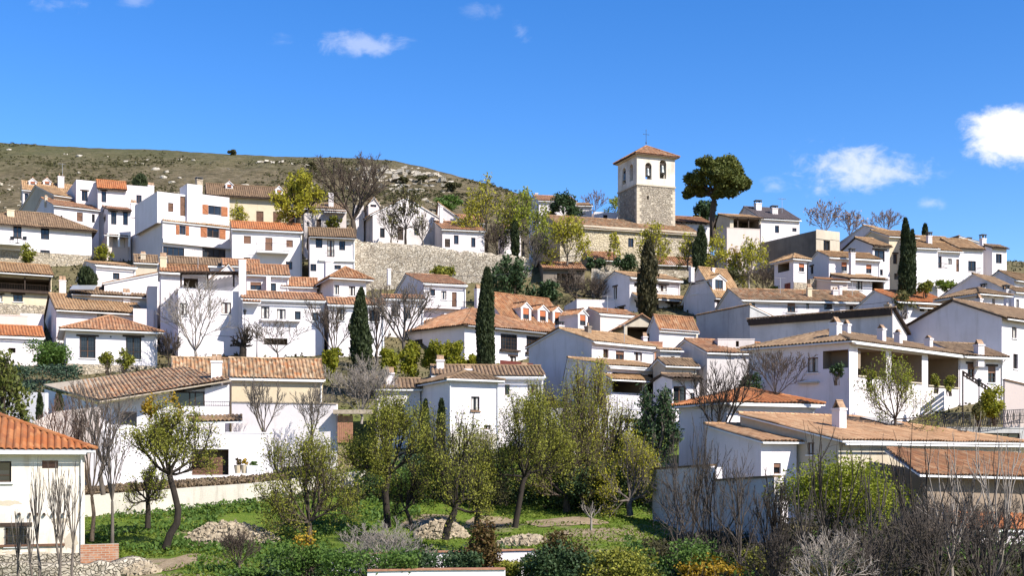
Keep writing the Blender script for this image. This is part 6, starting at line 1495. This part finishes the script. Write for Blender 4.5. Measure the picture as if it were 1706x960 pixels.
cypress('thin dark cypress beside the church gable', 858, 430, 368, 12, 154, nl=1800, ls=.28, seed=6)
cypress('left one of two little cypresses at the shaded side of the white house', 709, 748, 667, 13, 78, nl=2400, ls=.14, seed=7)
cypress('right one of two little cypresses at the shaded side of the white house', 735, 742, 666, 13, 78, nl=2400, ls=.14, seed=9)
cypress('little clipped cypress in front of the left edge white wall', 66, 705, 656, 9, 80, nl=1400, ls=.14, seed=10)
cypress('little clipped cypress against the shaded barn-roof house wall', 98, 692, 655, 12, 79.5, nl=1400, ls=.14, seed=11)
cypress('rounded conifer shrub before the pinkish house wall', 145, 478, 447, 27, 121, nl=1800, ls=.26, seed=12, name='conifer_tree', group=None)

# ---------------- shrubs of the slopes
tree('evergreen_tree', 'dense dark evergreen below the right end of the big stone wall', 855, 505, 432, 74, 144, 'leaf_ivy', 4200, .34, cb=.02, seed=1, k=16)
shrub('evergreen_bush', 'dark evergreen bush in front of the low tiled shed', 905, 508, 470, 70, 142, 'leaf_ivy', 2400, .34, 'bush')
shrub('green_bush', 'olive green bush growing on the big stone wall', 738, 472, 440, 42, 147.5, 'leaf_olive', 1300, .3, 'bush')
shrub('evergreen_bush', 'dark round bush before the church annex roof', 990, 450, 425, 36, 148, 'leaf_ivy', 1300, .32, 'bush')
shrub('evergreen_bush', 'dark twin-topped bush right of the church annex', 1040, 455, 418, 44, 146.5, 'leaf_ivy', 1500, .32, 'bush')
shrub('green_bush', 'bright green mound beside the red door of the hipped tower', 1296, 488, 474, 32, 137, 'leaf_moss', 700, .26, 'bush')
shrub('green_bush', 'dark rounded bush between the dormer gable and the russet shrub', 1216, 474, 450, 36, 144, 'leaf_scrub', 900, .3, 'bush')
shrub('green_bush', 'leafy bush at the foot of the blank white wall right of the tall cypress', 1541, 490, 468, 30, 120.5, 'leaf_olive', 900, .26, 'bush')
shrub('green_bush', 'bright green hedge under the sunlit houses at upper right', 1578, 486, 464, 40, 143.5, 'leaf_moss', 1000, .28, 'bush')
shrub('green_bush', 'sparse olive bush at the base of the tall right cypress', 1505, 525, 482, 40, 119, 'leaf_grey_olive', 900, .24, 'bush')
shrub('green_bush', 'yellow and green climbing bush under the tiled bay at upper left', 172, 436, 408, 36, 155, 'leaf_bamboo', 900, .26, 'bush')
shrub('small_tree', 'small dense dark tree on the stone based house terrace', 46, 442, 406, 34, 145.5, 'leaf_olive', 1500, .26, 'tree')
tree('vine', 'yellow-green climber on the stone villa front', 398, 378, 338, 36, 163, 'leaf_yellow', 700, .24, 'bark_brown', cb=.02, seed=4, cat='vine', depth=.15)
shrub('green_bush', 'green bush beside the white house behind the big bare tree', 556, 382, 358, 30, 158, 'leaf_olive', 800, .28, 'bush')
shrub('ivy_mound', 'big ivy covered mound with sunlit yellowish right side at left', 80, 618, 561, 74, 101, 'leaf_green', 4200, .2, 'shrub', depth=.9, k=20, cr=(.35, .55))
shrub('dark_hedge', 'dark blue-green juniper hedge along the left terrace', 68, 655, 610, 124, 95, 'leaf_blue', 4500, .2, 'hedge', box=True, depth=.35)
shrub('green_bush', 'dark shrub left of the right tall window of the footing house', 180, 618, 586, 32, 103, 'leaf_olive', 1300, .18, 'bush'); shrub('green_bush', 'dark shrub before the right tall window of the footing house', 207, 618, 580, 32, 103, 'leaf_olive', 1300, .18, 'bush')
tree('pine_tree', 'dark green pine bough tree at the left edge', 8, 720, 592, 74, 70, 'leaf_pine', 2800, .22, cb=.1, seed=3)
for i, (x, yt, w_, lab) in enumerate([(553, 574, 40, 'bright yellow bamboo clump left of the dark cypress'), (648, 575, 46, 'yellow bamboo clump right of the dark cypress'), (684, 566, 48, 'bamboo clump below the terracotta gallery roof'), (722, 562, 48, 'tall bamboo clump left of the smooth cypress'), (757, 560, 44, 'bamboo clump nearest to the smooth cypress'), (785, 582, 30, 'low bamboo clump at the foot of the smooth cypress'), (826, 600, 18, 'low yellow bush right of the smooth cypress')]):
    shrub('bamboo_clump', lab, x, 630, yt, w_, 95+i*.5, 'leaf_bamboo', 2600, .22, 'bamboo', 'yellow-green bamboo clumps', seed=i, k=16, up=-.3, stems=24, bark='leaf_bamboo', cr=(.25, .42))
shrub('green_bush', 'green and yellow garden bush beside the striped awning', 1656, 700, 648, 62, 76, 'leaf_bamboo', 2600, .17, 'bush'); shrub('green_bush', 'greyish bush left of the garden bush at the awning', 1630, 700, 668, 34, 75.5, 'leaf_grey_olive', 900, .16, 'bush')
for i, (x, w_, lab) in enumerate([(1448, 24, 'potted plant in the left bay of the corner porch'), (1510, 44, 'bushy potted plant in the middle bay of the corner porch'), (1560, 22, 'tall potted plant in the right bay of the corner porch'), (1582, 22, 'potted plant beside the right pillar of the corner porch')]):
    Dq = 75.5+i*2.6; shrub('porch_plant', lab, x, 636+i*5, 612+i*4, w_, Dq, 'leaf_olive', 700, .16, 'plant', 'plants in the porch', seed=i)
shrub('hanging_plant', 'green plant trailing over the left porch opening', 1393, 632, 600, 26, 75.4, 'leaf_ivy', 700, .16, 'plant')
shrub('potted_shrub', 'small sunlit bush under the left shed of the centre houses', 1250, 660, 618, 46, 84, 'leaf_ivy', 1200, .18, 'bush')

# ---------------- orchard
o_ = 'orchard trees in the foreground garden'
OL = dict(leaf='leaf_olive', bark='bark_dark')
tree('olive_tree', 'leaning orchard tree tangled with yellow flowering creeper at left', 276, 906, 676, 140, 57, 'leaf_olive', 9424, .085, 'bark_dark', cb=.46, seed=1, group=o_, trunk=[(276, 915), (283, 892), (295, 872), (297, 850), (290, 820), (282, 790)], cx=284, tr=.16, tw=600, twl=.8, minr=.011, k=26, shell=.85, lv=(6, 4, 3), tips=.55, up=.42, rat=(.62, .66, .72), ang=(.6, .65, .5), scat=.06)
shrub('flowering_creeper', 'golden creeper hanging over the top of the leaning orchard tree', 270, 735, 640, 76, 57.5, 'leaf_gold', 1500, .13, 'creeper', k=20, cr=(.15, .35), stems=50, bark='leaf_bamboo')
tree('olive_tree', 'small young orchard tree left behind the leaning tree', 246, 865, 770, 60, 62, 'leaf_spring', 1368, .085, 'bark_dark', cb=.4, seed=2, group=o_, tr=.13, tw=160, twl=.5, minr=.01, up=.42, rat=(.62, .66, .72), ang=(.6, .65, .5), scat=.06)
tree('olive_tree', 'wide rounded olive tree in front of the retaining wall', 515, 888, 720, 158, 60, 'leaf_olive', 14440, .085, 'bark_brown', cb=.13, seed=3, group=o_, limbs=10, tr=.13, tw=800, twl=.9, minr=.011, k=34, shell=.85, lv=(8, 4, 3), up=.42, rat=(.62, .66, .72), ang=(.6, .65, .5), scat=.06)
tree('olive_tree', 'tall full orchard tree with a twisted double trunk left of the white house', 645, 870, 660, 140, 63, 'leaf_olive', 16720, .085, 'bark_dark', cb=.42, seed=4, group=o_, tr=.17, tw=700, twl=.8, minr=.011, k=34, shell=.8, trunk=[(646, 880), (644, 850), (642, 820), (648, 790)], lv=(7, 4, 3), up=.42, rat=(.62, .66, .72), ang=(.6, .65, .5), scat=.06)
tree('olive_tree', 'small forked orchard tree with sparse crown beside the rock pile', 686, 878, 770, 54, 61, 'leaf_olive', 1368, .085, 'bark_dark', cb=.5, seed=5, group=o_, tr=.1, tw=180, twl=.5, minr=.01, trunk=[(686, 885), (684, 868), (676, 850)], up=.42, rat=(.62, .66, .72), ang=(.6, .65, .5), scat=.06)
tree('olive_tree', 'orchard tree with leaning black trunk and two upright limbs beside the rock pile', 742, 895, 688, 112, 58.5, 'leaf_olive', 6992, .085, 'bark_dark', cb=.5, seed=6, group=o_, tr=.16, tw=500, twl=.8, minr=.011, trunk=[(742, 900), (746, 876), (757, 855), (758, 846)], lv=(5, 4, 4), cx=752, k=24, shell=.8, up=.42, rat=(.62, .66, .72), ang=(.6, .65, .5), scat=.06)
tree('olive_tree', 'open-cupped orchard tree with low spreading limbs in the middle', 794, 862, 745, 110, 64, 'leaf_grey_olive', 3952, .085, 'bark_dark', cb=.32, seed=7, group=o_, tr=.13, tw=420, twl=.7, minr=.011, lv=(6, 4, 3), up=.42, rat=(.62, .66, .72), ang=(.6, .65, .5), scat=.06)
tree('olive_tree', 'large spreading orchard tree with a thick dark trunk right of the middle', 859, 872, 650, 150, 63.5, 'leaf_olive', 14440, .085, 'bark_dark', cb=.42, seed=8, group=o_, tr=.14, tw=800, twl=.9, minr=.011, trunk=[(858, 880), (864, 845), (870, 810), (874, 795)], cx=886, lv=(7, 4, 4), k=30, shell=.8, up=.42, rat=(.62, .66, .72), ang=(.6, .65, .5), scat=.06)
tree('willow_tree', 'tall airy yellow-green willow in front of the centre houses', 984, 800, 600, 150, 73, 'leaf_yellow', 9424, .085, 'bark_brown', cb=.12, seed=9, group=o_, tr=.2, tw=900, twl=1.1, minr=.011, lv=(8, 4, 4), k=34, tips=.65, up=.42, rat=(.62, .66, .72), ang=(.6, .65, .5), scat=.06)
tree('willow_tree', 'green-yellow willow filling the space below the tall airy willow', 945, 840, 660, 150, 71, 'leaf_olive', 9424, .085, 'bark_brown', cb=.08, seed=10, group=o_, tr=.2, tw=700, twl=.9, minr=.011, lv=(8, 4, 3), k=34, shell=.7, up=.42, rat=(.62, .66, .72), ang=(.6, .65, .5), scat=.06)
tree('willow_tree', 'yellowish tree at the right end of the orchard by the shaded garden wall', 1050, 845, 724, 110, 69, 'leaf_yellow', 6384, .085, 'bark_grey', cb=.1, seed=11, group=o_, tr=.16, tw=600, twl=.8, minr=.011, lv=(7, 4, 3), k=28, up=.42, rat=(.62, .66, .72), ang=(.6, .65, .5), scat=.06)
tree('willow_tree', 'pale yellow-green willow standing behind the orchard, left of the tall airy willow', 930, 790, 640, 110, 76, 'leaf_yellow', 6650, .085, 'bark_brown', cb=.06, seed=31, group=o_, limbs=8, up=.42, rat=(.62, .66, .72), ang=(.6, .65, .5), scat=.06)
tree('willow_tree', 'yellow-green willow between the tall airy willow and the ivy-choked tree', 1035, 800, 690, 90, 75, 'leaf_spring', 4750, .085, 'bark_brown', cb=.06, seed=32, group=o_, limbs=7, up=.42, rat=(.62, .66, .72), ang=(.6, .65, .5), scat=.06)
tree('willow_tree', 'dull olive willow low at the back of the dark thicket', 985, 815, 720, 130, 73.5, 'leaf_olive', 6650, .085, 'bark_brown', cb=.03, seed=33, group=o_, limbs=8, up=.42, rat=(.62, .66, .72), ang=(.6, .65, .5), scat=.06)
tree('willow_tree', 'olive coloured tree between the tall orchard tree and the centre willows', 905, 800, 690, 90, 74, 'leaf_spring', 4560, .085, 'bark_brown', cb=.08, seed=21, group=o_, tw=300, twl=.8, k=22, up=.42, rat=(.62, .66, .72), ang=(.6, .65, .5), scat=.06)
tree('willow_tree', 'bright green thicket tree under the small-windowed white house', 790, 800, 712, 130, 73, 'leaf_olive', 6384, .085, 'bark_brown', cb=.02, seed=22, group=o_, tw=300, twl=.8, k=26, up=.42, rat=(.62, .66, .72), ang=(.6, .65, .5), scat=.06)
shrub('dark_thicket', 'deep dark evergreen thicket behind the orchard on the right', 985, 852, 770, 150, 71, 'leaf_ivy', 6500, .17, 'bush', k=22)
shrub('green_bush', 'dense weedy green bank below the small white house', 690, 830, 765, 140, 72.5, 'leaf_green', 3600, .15, 'bush', k=20)
shrub('green_bush', 'dark leafy bank behind the spreading orchard tree', 830, 832, 760, 90, 71.5, 'leaf_green', 2600, .16, 'bush', k=18)
tree('ivy_tree', 'dark ivy-choked tree leaning by the mottled orange roof', 1095, 790, 650, 66, 72, 'leaf_ivy', 5200, .17, 'bark_grey', cb=.15, seed=12, k=22, shell=.8, tw=400, twl=1.2, minr=.014, tr=.25)
tree('budding_tree', 'light green budding tree before the corner porch house', 1492, 722, 592, 112, 74, 'leaf_spring', 3952, .095, 'bark_brown', cb=.22, seed=13, group=o_, tw=500, twl=.8, minr=.011, lv=(6, 4, 4), tips=.7, up=.42, rat=(.62, .66, .72), ang=(.6, .65, .5), scat=.06)
shrub('moss_green_tree', 'big rounded moss-green broom bush at the lower right', 1400, 885, 756, 250, 54, 'leaf_broom', 15000, .12, 'shrub', k=24, shell=.7, cr=(.2, .55), stems=60)
shrub('flowering_bush', 'yellow flowering broom at the bottom left of centre', 508, 945, 878, 56, 47, 'leaf_gold', 900, .1, 'shrub', k=14, stems=30); shrub('leafy_bush', 'leafy dark green bush wrapped around the yellow broom', 505, 965, 895, 120, 46.5, 'leaf_green', 3600, .12, 'bush', k=18)
shrub('red_leaved_bush', 'upright russet and green photinia bush in the middle of the bottom', 800, 962, 862, 76, 47, 'leaf_red', 4600, .12, 'bush', k=18)
shrub('red_leaved_bush', 'round russet-topped bush right of the white bottom wall', 928, 975, 884, 110, 46, 'leaf_red', 2600, .12, 'bush', k=18); shrub('leafy_bush', 'dark green bush below the round russet-topped bush', 930, 990, 905, 130, 45.5, 'leaf_ivy', 4200, .13, 'bush', k=18)
for i, (x, yt, w_, lf, lab) in enumerate([(620, 921, 150, 'leaf_green', 'leafy hedge behind the orange-coped wall, left stretch'), (735, 921, 130, 'leaf_ivy', 'dark glossy hedge behind the orange-coped wall, middle stretch'), (870, 938, 90, 'leaf_olive', 'hedge between the photinia and the round russet bush'), (1030, 905, 150, 'leaf_olive', 'mixed green hedge along the bottom right of the orchard'), (1150, 898, 150, 'leaf_green', 'leafy hedge under the shaded garden wall'), (1250, 905, 140, 'leaf_olive', 'tangled hedge left of the bare thicket'), (1180, 925, 120, 'leaf_gold', 'yellowish brown dry hedge at the bottom right'), (1080, 930, 120, 'leaf_green', 'low bright hedge at the bottom right of centre'), (430, 945, 110, 'leaf_green', 'low weedy bush by the bare brown bush'), (1330, 925, 140, 'leaf_grey_olive', 'grey-green undergrowth bush below the broom bush')]):
    shrub('hedge', lab, x, 985, yt, w_, 45.5+(i % 3), lf, 7500 if i < 3 else 4200, .13, 'hedge', 'hedges along the bottom', seed=i, k=20, stems=20, box=i < 3)
bare('twiggy grey leafless bush beside the orange-coped bottom wall', 645, 960, 868, 140, 47.5, 'bark_pale', 900, 20, cb=.0, group=b_, twl=.6, minr=.009, lv=(8, 5, 3))
bare('brown brushwood heap-like bare bush below the big rock pile', 398, 945, 880, 62, 50, 'bark_brown', 900, 21, cb=.0, group=b_, twl=.5, minr=.008, lv=(8, 4, 3))
bare('young bare tree in the grass before the dark thicket', 985, 868, 835, 36, 61, 'bark_pale', 120, 22, cb=.1, group=b_, twl=.35, minr=.008)

# ---------------- saplings and bare thicket
s_ = 'bare saplings in front of the farmhouse'
for i, (x, yt, w_, lab, D_) in enumerate([(62, 768, 26, 'thin bare sapling left of the grilled farmhouse window', 44), (30, 850, 22, 'leftmost short bare sapling before the farmhouse', 44.5), (94, 770, 34, 'forked bare sapling before the middle of the farmhouse', 43.5), (102, 772, 40, 'tallest bare sapling before the farmhouse', 43), (122, 770, 34, 'bare sapling before the right corner of the farmhouse', 44), (50, 855, 18, 'short bare sapling between two taller ones at the farmhouse', 43.8)]):
    bare(lab, x, 985, yt, w_, D_, 'bark_grey', 60, 30+i, cb=.45, group=s_, name='bare_sapling', lv=(4, 3, 2), twl=.5, minr=.010, tr=.05, grow_up=1.2)
bare('slender bare tree behind the low brick wall', 187, 905, 690, 60, 54, 'bark_grey', 160, 40, cb=.4, group=s_, name='bare_sapling', lv=(5, 3, 3), twl=.7, minr=.011, tr=.07, grow_up=1.0)
bare('bare tree with two stems right of the farmhouse corner', 153, 885, 650, 90, 58, 'bark_brown', 340, 41, cb=.3, group=s_, name='bare_sapling', lv=(6, 4, 3), twl=.9, minr=.012, tr=.09, grow_up=.9)
bare('spreading bare tree before the pinkish garden wall at left', 172, 810, 630, 120, 66, 'bark_grey', 600, 42, cb=.25, group=s_, name='bare_sapling', lv=(7, 4, 3), twl=1.0, minr=.013, tr=.12, grow_up=.6)
bare('fine bare tree before the orange farmhouse roof', 95, 800, 660, 90, 60, 'bark_red', 420, 43, cb=.25, group=s_, name='bare_sapling', lv=(6, 4, 3), twl=.9, minr=.011, tr=.08)
t_ = 'bare trees of the lower right thicket'
TH = [(1128, 940, 770, 110, 52, 'bark_thicket', 'greyish many-branched bare tree before the shaded garden wall'), (1185, 985, 740, 110, 48, 'bark_dark', 'dark upright bare tree before the gate post'), (1232, 985, 750, 110, 47, 'bark_thicket', 'bare tree before the lower stepped garden wall'),
      (1150, 985, 690, 90, 50, 'bark_thicket', 'slim bare tree rising beside the ivy tree'), (1285, 985, 790, 70, 45, 'bark_dark', 'bare tree in front of the broom bush left side'), (1345, 985, 770, 80, 42, 'bark_thicket', 'bare tree in front of the broom bush middle'),
      (1390, 990, 700, 110, 40, 'bark_dark', 'black-stemmed bare tree before the white chimney'), (1448, 990, 730, 90, 41, 'bark_thicket', 'crooked bare tree in front of the tan roof'), (1500, 990, 760, 100, 42, 'bark_thicket', 'bare tree at the left end of the terracotta lower roof'),
      (1540, 995, 700, 110, 40, 'bark_dark', 'dark arching bare tree below the lower roof'), (1585, 990, 720, 120, 42, 'bark_pale', 'pale bare tree in front of the lower roof middle'), (1630, 990, 735, 110, 41, 'bark_thicket', 'grey bare tree in front of the lower roof right side'),
      (1668, 990, 690, 110, 40, 'bark_pale', 'tall pale bare tree near the right edge'), (1705, 990, 720, 100, 42, 'bark_thicket', 'bare tree cut by the right edge'), (1460, 990, 868, 150, 39, 'bark_thicket', 'low bushy bare tree at the bottom under the broom bush'),
      (1560, 990, 835, 150, 39, 'bark_thicket', 'low brown bare tree at the bottom right of centre thicket'), (1650, 990, 830, 150, 39, 'bark_thicket', 'low grey bare tree at the bottom right corner'), (1290, 990, 880, 130, 43, 'bark_thicket', 'low twiggy bare tree at the bottom left of the thicket'),
      (1380, 990, 880, 140, 38.5, 'bark_pale', 'low pale twiggy bare tree at the bottom of the thicket'), (1540, 940, 815, 150, 46, 'bark_thicket', 'brown bare tree behind the thicket, under the lower roof edge'), (1620, 930, 815, 150, 48, 'bark_thicket', 'brown bare tree behind the thicket before the small orange porch roof')]
for i, (x, yb, yt, w_, D_, bk, lab) in enumerate(TH):
    bare(lab, x, yb, yt, w_, D_, bk, (320 if x < 1310 else 150) if yt < 790 else 420, 60+i, cb=.22 if yt < 790 else .02, wob=.16, up=.2, group=t_, lv=(5, 3, 3) if yt < 790 else (9, 4, 3), minr=.0095, tr=.075)

# ---------------- ground cover, rubble
def meadow():
    r = np.random.default_rng(21)
    def sc(n, D0, D1, p0, p1, ls, h, leaf, name, label, thr, flat=-.5):
        D = r.uniform(D0, D1, n); px = r.uniform(p0, p1, n); x = (px-CX)*D/F
        kp = np.array([noise.noise(Vector((a*.22, b*.22, thr)))+.6*noise.noise(Vector((a*.9, b*.9, 4))) for a, b in zip(x, D)])
        soil = np.array([any((((q-a)/b)**2+((HY-F*terr(xx, d)/d-c)/e_)**2) < 1 for a, c, b, e_ in SOIL) for q, xx, d in zip(px, x, D)])
        ok = (kp > r.uniform(-.3, .3, n)+thr) & ~soil; x, D, kp = x[ok], D[ok], kp[ok]; z = np.array([terr(a, b) for a, b in zip(x, D)])
        pts = np.stack([x, D, z+r.uniform(0, h, len(x))+h*1.2*np.maximum(0, kp-.2)*r.uniform(0, 1, len(x))], 1)
        tag(fastmesh(name, leaf_quads(pts, ls, r, flat, 1.2), 4, leaf), label, 'grass', kind='stuff')
    sc(60000, 47, 80, 130, 1130, .13, .1, 'leaf_moss', 'meadow', 'short bright green grass covering the orchard ground', -.1)
    sc(22000, 57, 76, 150, 700, .2, .3, 'leaf_green', 'weeds', 'taller leafy green weeds on the bank under the retaining wall', .08)
    sc(9000, 46, 57, 230, 1100, .17, .22, 'leaf_green', 'bank_weeds', 'leafy weeds in the near part of the orchard', .1)
SOIL = [(720, 874, 50, 7), (940, 868, 62, 4), (815, 873, 40, 4), (300, 938, 30, 4), (420, 870, 60, 14)]
def soil():
    k = N('soil'); k.fin(k.ramp(k.noise(2.2, 7, .7), [(.3, (.20, .14, .085)), (.55, (.33, .25, .16)), (.75, (.42, .33, .23))]), .95, .1); k.bump(k.noise(6, 6, .7), .08, .8)
    for (a, c, b, e_) in SOIL[:4]:
        D = 62.0
        for _ in range(60):      # where the ground meets this line of sight
            z = terr((a-CX)*D/F, D); D += ((HY-F*z/D)-c)*.03
            D = min(max(D, 48), 80)
        sx, V = D/F, []
        dD = 60*e_/max(12, b)*.12+1.3; x0 = (a-CX)*D/F; n = 30
        for i in range(7):
            for j in range(n):
                q = 2*math.pi*j/n; rr = i/6*(1+.35*noise.noise(Vector((math.cos(q)*1.5, math.sin(q)*1.5, a))))
                x, y = x0+b*sx*rr*math.cos(q), D+dD*rr*math.sin(q); V.append((x, y, terr(x, y)+.035))
        m = MB(); m.v = V; m.f = [(i*n+j, i*n+(j+1) % n, (i+1)*n+(j+1) % n, (i+1)*n+j) for i in range(6) for j in range(n)]; m.m = [0]*len(m.f)
        tag(m.build('soil_patch', 'soil', smooth=True), kind='structure')
soil()
meadow()
def bank_thicket():
    r = np.random.default_rng(41)
    def sc(n, p0, p1, D0, D1, thr, hmax, ls, leaf, name, label, ph):
        D = r.uniform(D0, D1, n); px = r.uniform(p0, p1, n); x = (px-CX)*D/F
        kp = np.array([noise.noise(Vector((a*.2, b*.3, ph)))+.5*noise.noise(Vector((a*.7, b*.7, ph+3))) for a, b in zip(x, D)]); ok = kp > thr; x, D, kp = x[ok], D[ok], kp[ok]
        z = np.array([terr(a, b) for a, b in zip(x, D)]); hh = hmax*np.clip((kp-thr)*2.2, .1, 1.0); t = r.uniform(0, 1, len(x))**.55
        pts = np.stack([x, D, z+hh*t], 1); tag(fastmesh(name, leaf_quads(pts, ls, r, .1, 1.1), 4, leaf), label, 'scrub', kind='stuff')
    sc(30000, 590, 1095, 72.5, 79.5, -.15, 2.6, .15, 'leaf_ivy', 'bank_thicket', 'dark evergreen scrub on the bank between the orchard and the houses', 1)
    sc(22000, 590, 1080, 71.5, 79, .02, 2.4, .14, 'leaf_green', 'bank_greenery', 'green weeds and saplings on the bank below the white house', 8)
    sc(16000, 600, 1090, 72, 79.5, .0, 2.2, .13, 'leaf_brush', 'bank_brush', 'dry brown brush on the bank behind the orchard', 15)
    sc(16000, 150, 610, 70.5, 78, .12, .9, .14, 'leaf_brush', 'verge_brush', 'low brown brush along the lane in front of the garage', 22)
    sc(30000, 380, 1120, 45, 52, -.05, 1.3, .13, 'leaf_ivy', 'bottom_scrub', 'dark leafy scrub along the bottom of the orchard', 30)
bank_thicket()
def undergrowth():
    r = np.random.default_rng(31); n = 60000; D = r.uniform(43, 62, n); px = r.uniform(1070, 1730, n); x = (px-CX)*D/F
    z = np.array([terr(a, b) for a, b in zip(x, D)]); hh = np.array([.75+.9*noise.noise(Vector((a*.35, b*.35, 1)))+.4*noise.noise(Vector((a*1.2, b*1.2, 5))) for a, b in zip(x, D)])
    pts = np.stack([x, D, z+np.maximum(.12, hh*np.clip((px-1040)/160, .2, 1)*1.1)*r.uniform(0, 1, n)**.7], 1)
    tag(fastmesh('undergrowth', leaf_quads(pts, .15, r, .1, 1.6), 4, 'leaf_brush'), 'dark tangled brush filling the ground below the bare thicket', 'undergrowth', kind='stuff')
    n = 16000; D = r.uniform(42.5, 60, n); px = r.uniform(1040, 1730, n); x = (px-CX)*D/F
    kp = np.array([noise.noise(Vector((a*.3, b*.3, 12))) for a, b in zip(x, D)]); ok = kp > .08; x, D, kp = x[ok], D[ok], kp[ok]
    z = np.array([terr(a, b) for a, b in zip(x, D)]); pts = np.stack([x, D, z+(.5+2.2*kp)*r.uniform(0, 1, len(x))**.6], 1)
    tag(fastmesh('brambles', leaf_quads(pts, .17, r, .1, 1.1), 4, 'leaf_green'), 'green bramble patches growing through the dark brush at the lower right', 'undergrowth', kind='stuff')
    n = 1100; m = MB(); D = r.uniform(43, 60, n); px = r.uniform(1120, 1720, n)
    for d, q in zip(D, px):
        a = Vector(((q-CX)*d/F, d, 0)); a.z = terr(a.x, d); e = a+Vector((r.normal()*.5, r.normal()*.5, r.uniform(.6, 2.0))); mid = a.lerp(e, .5)+Vector(r.normal(size=3))*.12
        m.tube([a, mid, e], [.013, .010, .006], 3, cap=False)
    tag(m.build('dead_stems', 'bark_thicket'), 'dead upright stems standing in the dark brush at the lower right', 'undergrowth', kind='stuff')
undergrowth()
def slope_weeds():
    r = np.random.default_rng(22); n = 26000; D = r.uniform(84, 185, n); px = r.uniform(-20, 1720, n); x = (px-CX)*D/F
    z = np.array([terr(a, b) for a, b in zip(x, D)]); pts = np.stack([x, D, z+r.uniform(0, .3, n)], 1)
    tag(fastmesh('slope_weeds', leaf_quads(pts, .38, r, -.4), 4, 'leaf_brush'), 'weeds and dry grass on the banks between the houses', 'grass', kind='stuff')
slope_weeds()
def strip():
    r = np.random.default_rng(23); n = 7000; px = r.uniform(140, 480, n); D0 = np.interp(px, [140, 240, 330, 420, 520], [69, 70, 71.5, 73, 75]); yp = np.interp(px, [140, 240, 330, 420, 520], [826, 819, 812, 806, 795])
    D = D0+.4+r.uniform(0, 2.2, n); z = (HY-yp)*D0/F+(D-D0-.4)*.12+r.uniform(-.05, .2, n)
    pts = np.stack([(px-CX)*D/F, D, z], 1); tag(fastmesh('dry_grass', leaf_quads(pts, .24, r, -.5, 1.2), 4, 'leaf_dry'), 'dry grass strip along the top of the white retaining wall', 'grass', kind='stuff')
strip()
def pile(label, x0, x1, yb, yt, D, n, seed):
    r = np.random.default_rng(seed); g = P((x0+x1)/2, yb, D); t = thing('rock_pile', label, 'rock pile', g, None); m = MB(); W = (x1-x0)*D/F; Hh = max(.4, (yb-yt)*D/F*.55)
    import bmesh
    for i in range(n):
        a, b = r.uniform(-1, 1), r.uniform(-1, 1)
        if a*a+b*b > 1: continue
        hh = Hh*(1-(a*a+b*b))**.7; s = r.uniform(.05, .15); x, y = a*W/2, b*W*.28+W*.1; zz = terr(g.x+x, g.y+y)-g.z+hh*r.uniform(.5, 1)
        bx = MB(); bx.box(Vector((-s, -s*.8, -s*.6)), Vector((2*s, 0, 0)), Vector((0, 1.6*s, 0)), Vector((0, 0, 1.1*s)))
        rot = Matrix.Rotation(r.uniform(0, 6), 3, 'Z') @ Matrix.Rotation(r.normal()*.5, 3, 'X') @ Matrix.Rotation(r.normal()*.5, 3, 'Y')
        m.add([rot @ (Vector(p)+Vector(r.normal(size=3))*s*.22)+Vector((x, y, zz)) for p in bx.v], bx.f)
    o = m.build('stones', 'rubble_light', t); o['kind'] = 'stuff'
pile('broad rubble pile of pale stones on the left of the orchard', 300, 462, 905, 842, 59, 2600, 1)
pile('heap of small pale stones behind the leaning black trunk', 690, 778, 880, 832, 63, 1700, 2)
pile('low stone heap at the foot of the thick orchard trunk', 828, 910, 886, 870, 61, 800, 3)
pile('scatter of stones by the tumbled wall at the bottom left', 190, 262, 955, 930, 50.5, 700, 4)
for x, lab in ((396, 'clay pot with red flowers left of the white planter'), (407, 'clay pot with orange flowers nearest to the white planter')):
    g = P(x, 789, 75.6); t = thing('flower_pot', lab, 'flower pot', g); m = MB(); m.tube([(0, 0, 0), (0, 0, .5), (0, 0, .52)], [.16, .24, .26], 10); m.build('pot', 'cream', t)
    r = np.random.default_rng(x); p, _ = clump_points(220, (0, 0, .72), (.3, .3, .24), r, 8); fastmesh('flowers', leaf_quads(p, .11, r), 4, 'leaf_red' if x < 400 else 'leaf_gold', t)
t = thing('planter', 'long white masonry planter beside the flower pots and the dark car', 'planter', P(411, 790, 75.4)); m = MB(); m.box(Vector((0, 0, 0)), Vector((.95, 0, 0)), Vector((0, .5, 0)), Z*.5); m.box(Vector((.05, .05, .5)), Vector((.85, 0, 0)), Vector((0, .4, 0)), Z*.02); m.build('trough', 'white_paint', t)
r = np.random.default_rng(77); p, _ = clump_points(260, (.45, .25, .62), (.45, .22, .2), r, 8); fastmesh('plants', leaf_quads(p, .11, r), 4, 'leaf_green', t)

def cable(label, a, b, sag):
    A, B = P(*a), P(*b); t = thing('overhead_cable', label, 'cable', A, 'overhead cables'); m = MB(); n = 16
    m.tube([A.lerp(B, i/n)-A-Z*sag*4*(i/n)*(1-i/n) for i in range(n+1)], [.022]*(n+1), 4); m.build('wire', 'iron', t)
cable('thin cable sagging in front of the big stone wall', (655, 452, 127), (852, 456, 142), .4)
cable('thin cable strung from the pergola house to the pollarded trunk', (300, 546, 111), (402, 560, 106.5), .3)
cable('thin cable between the long house and the orange-roofed house at right', (1238, 504, 125), (1500, 500, 119), .6)
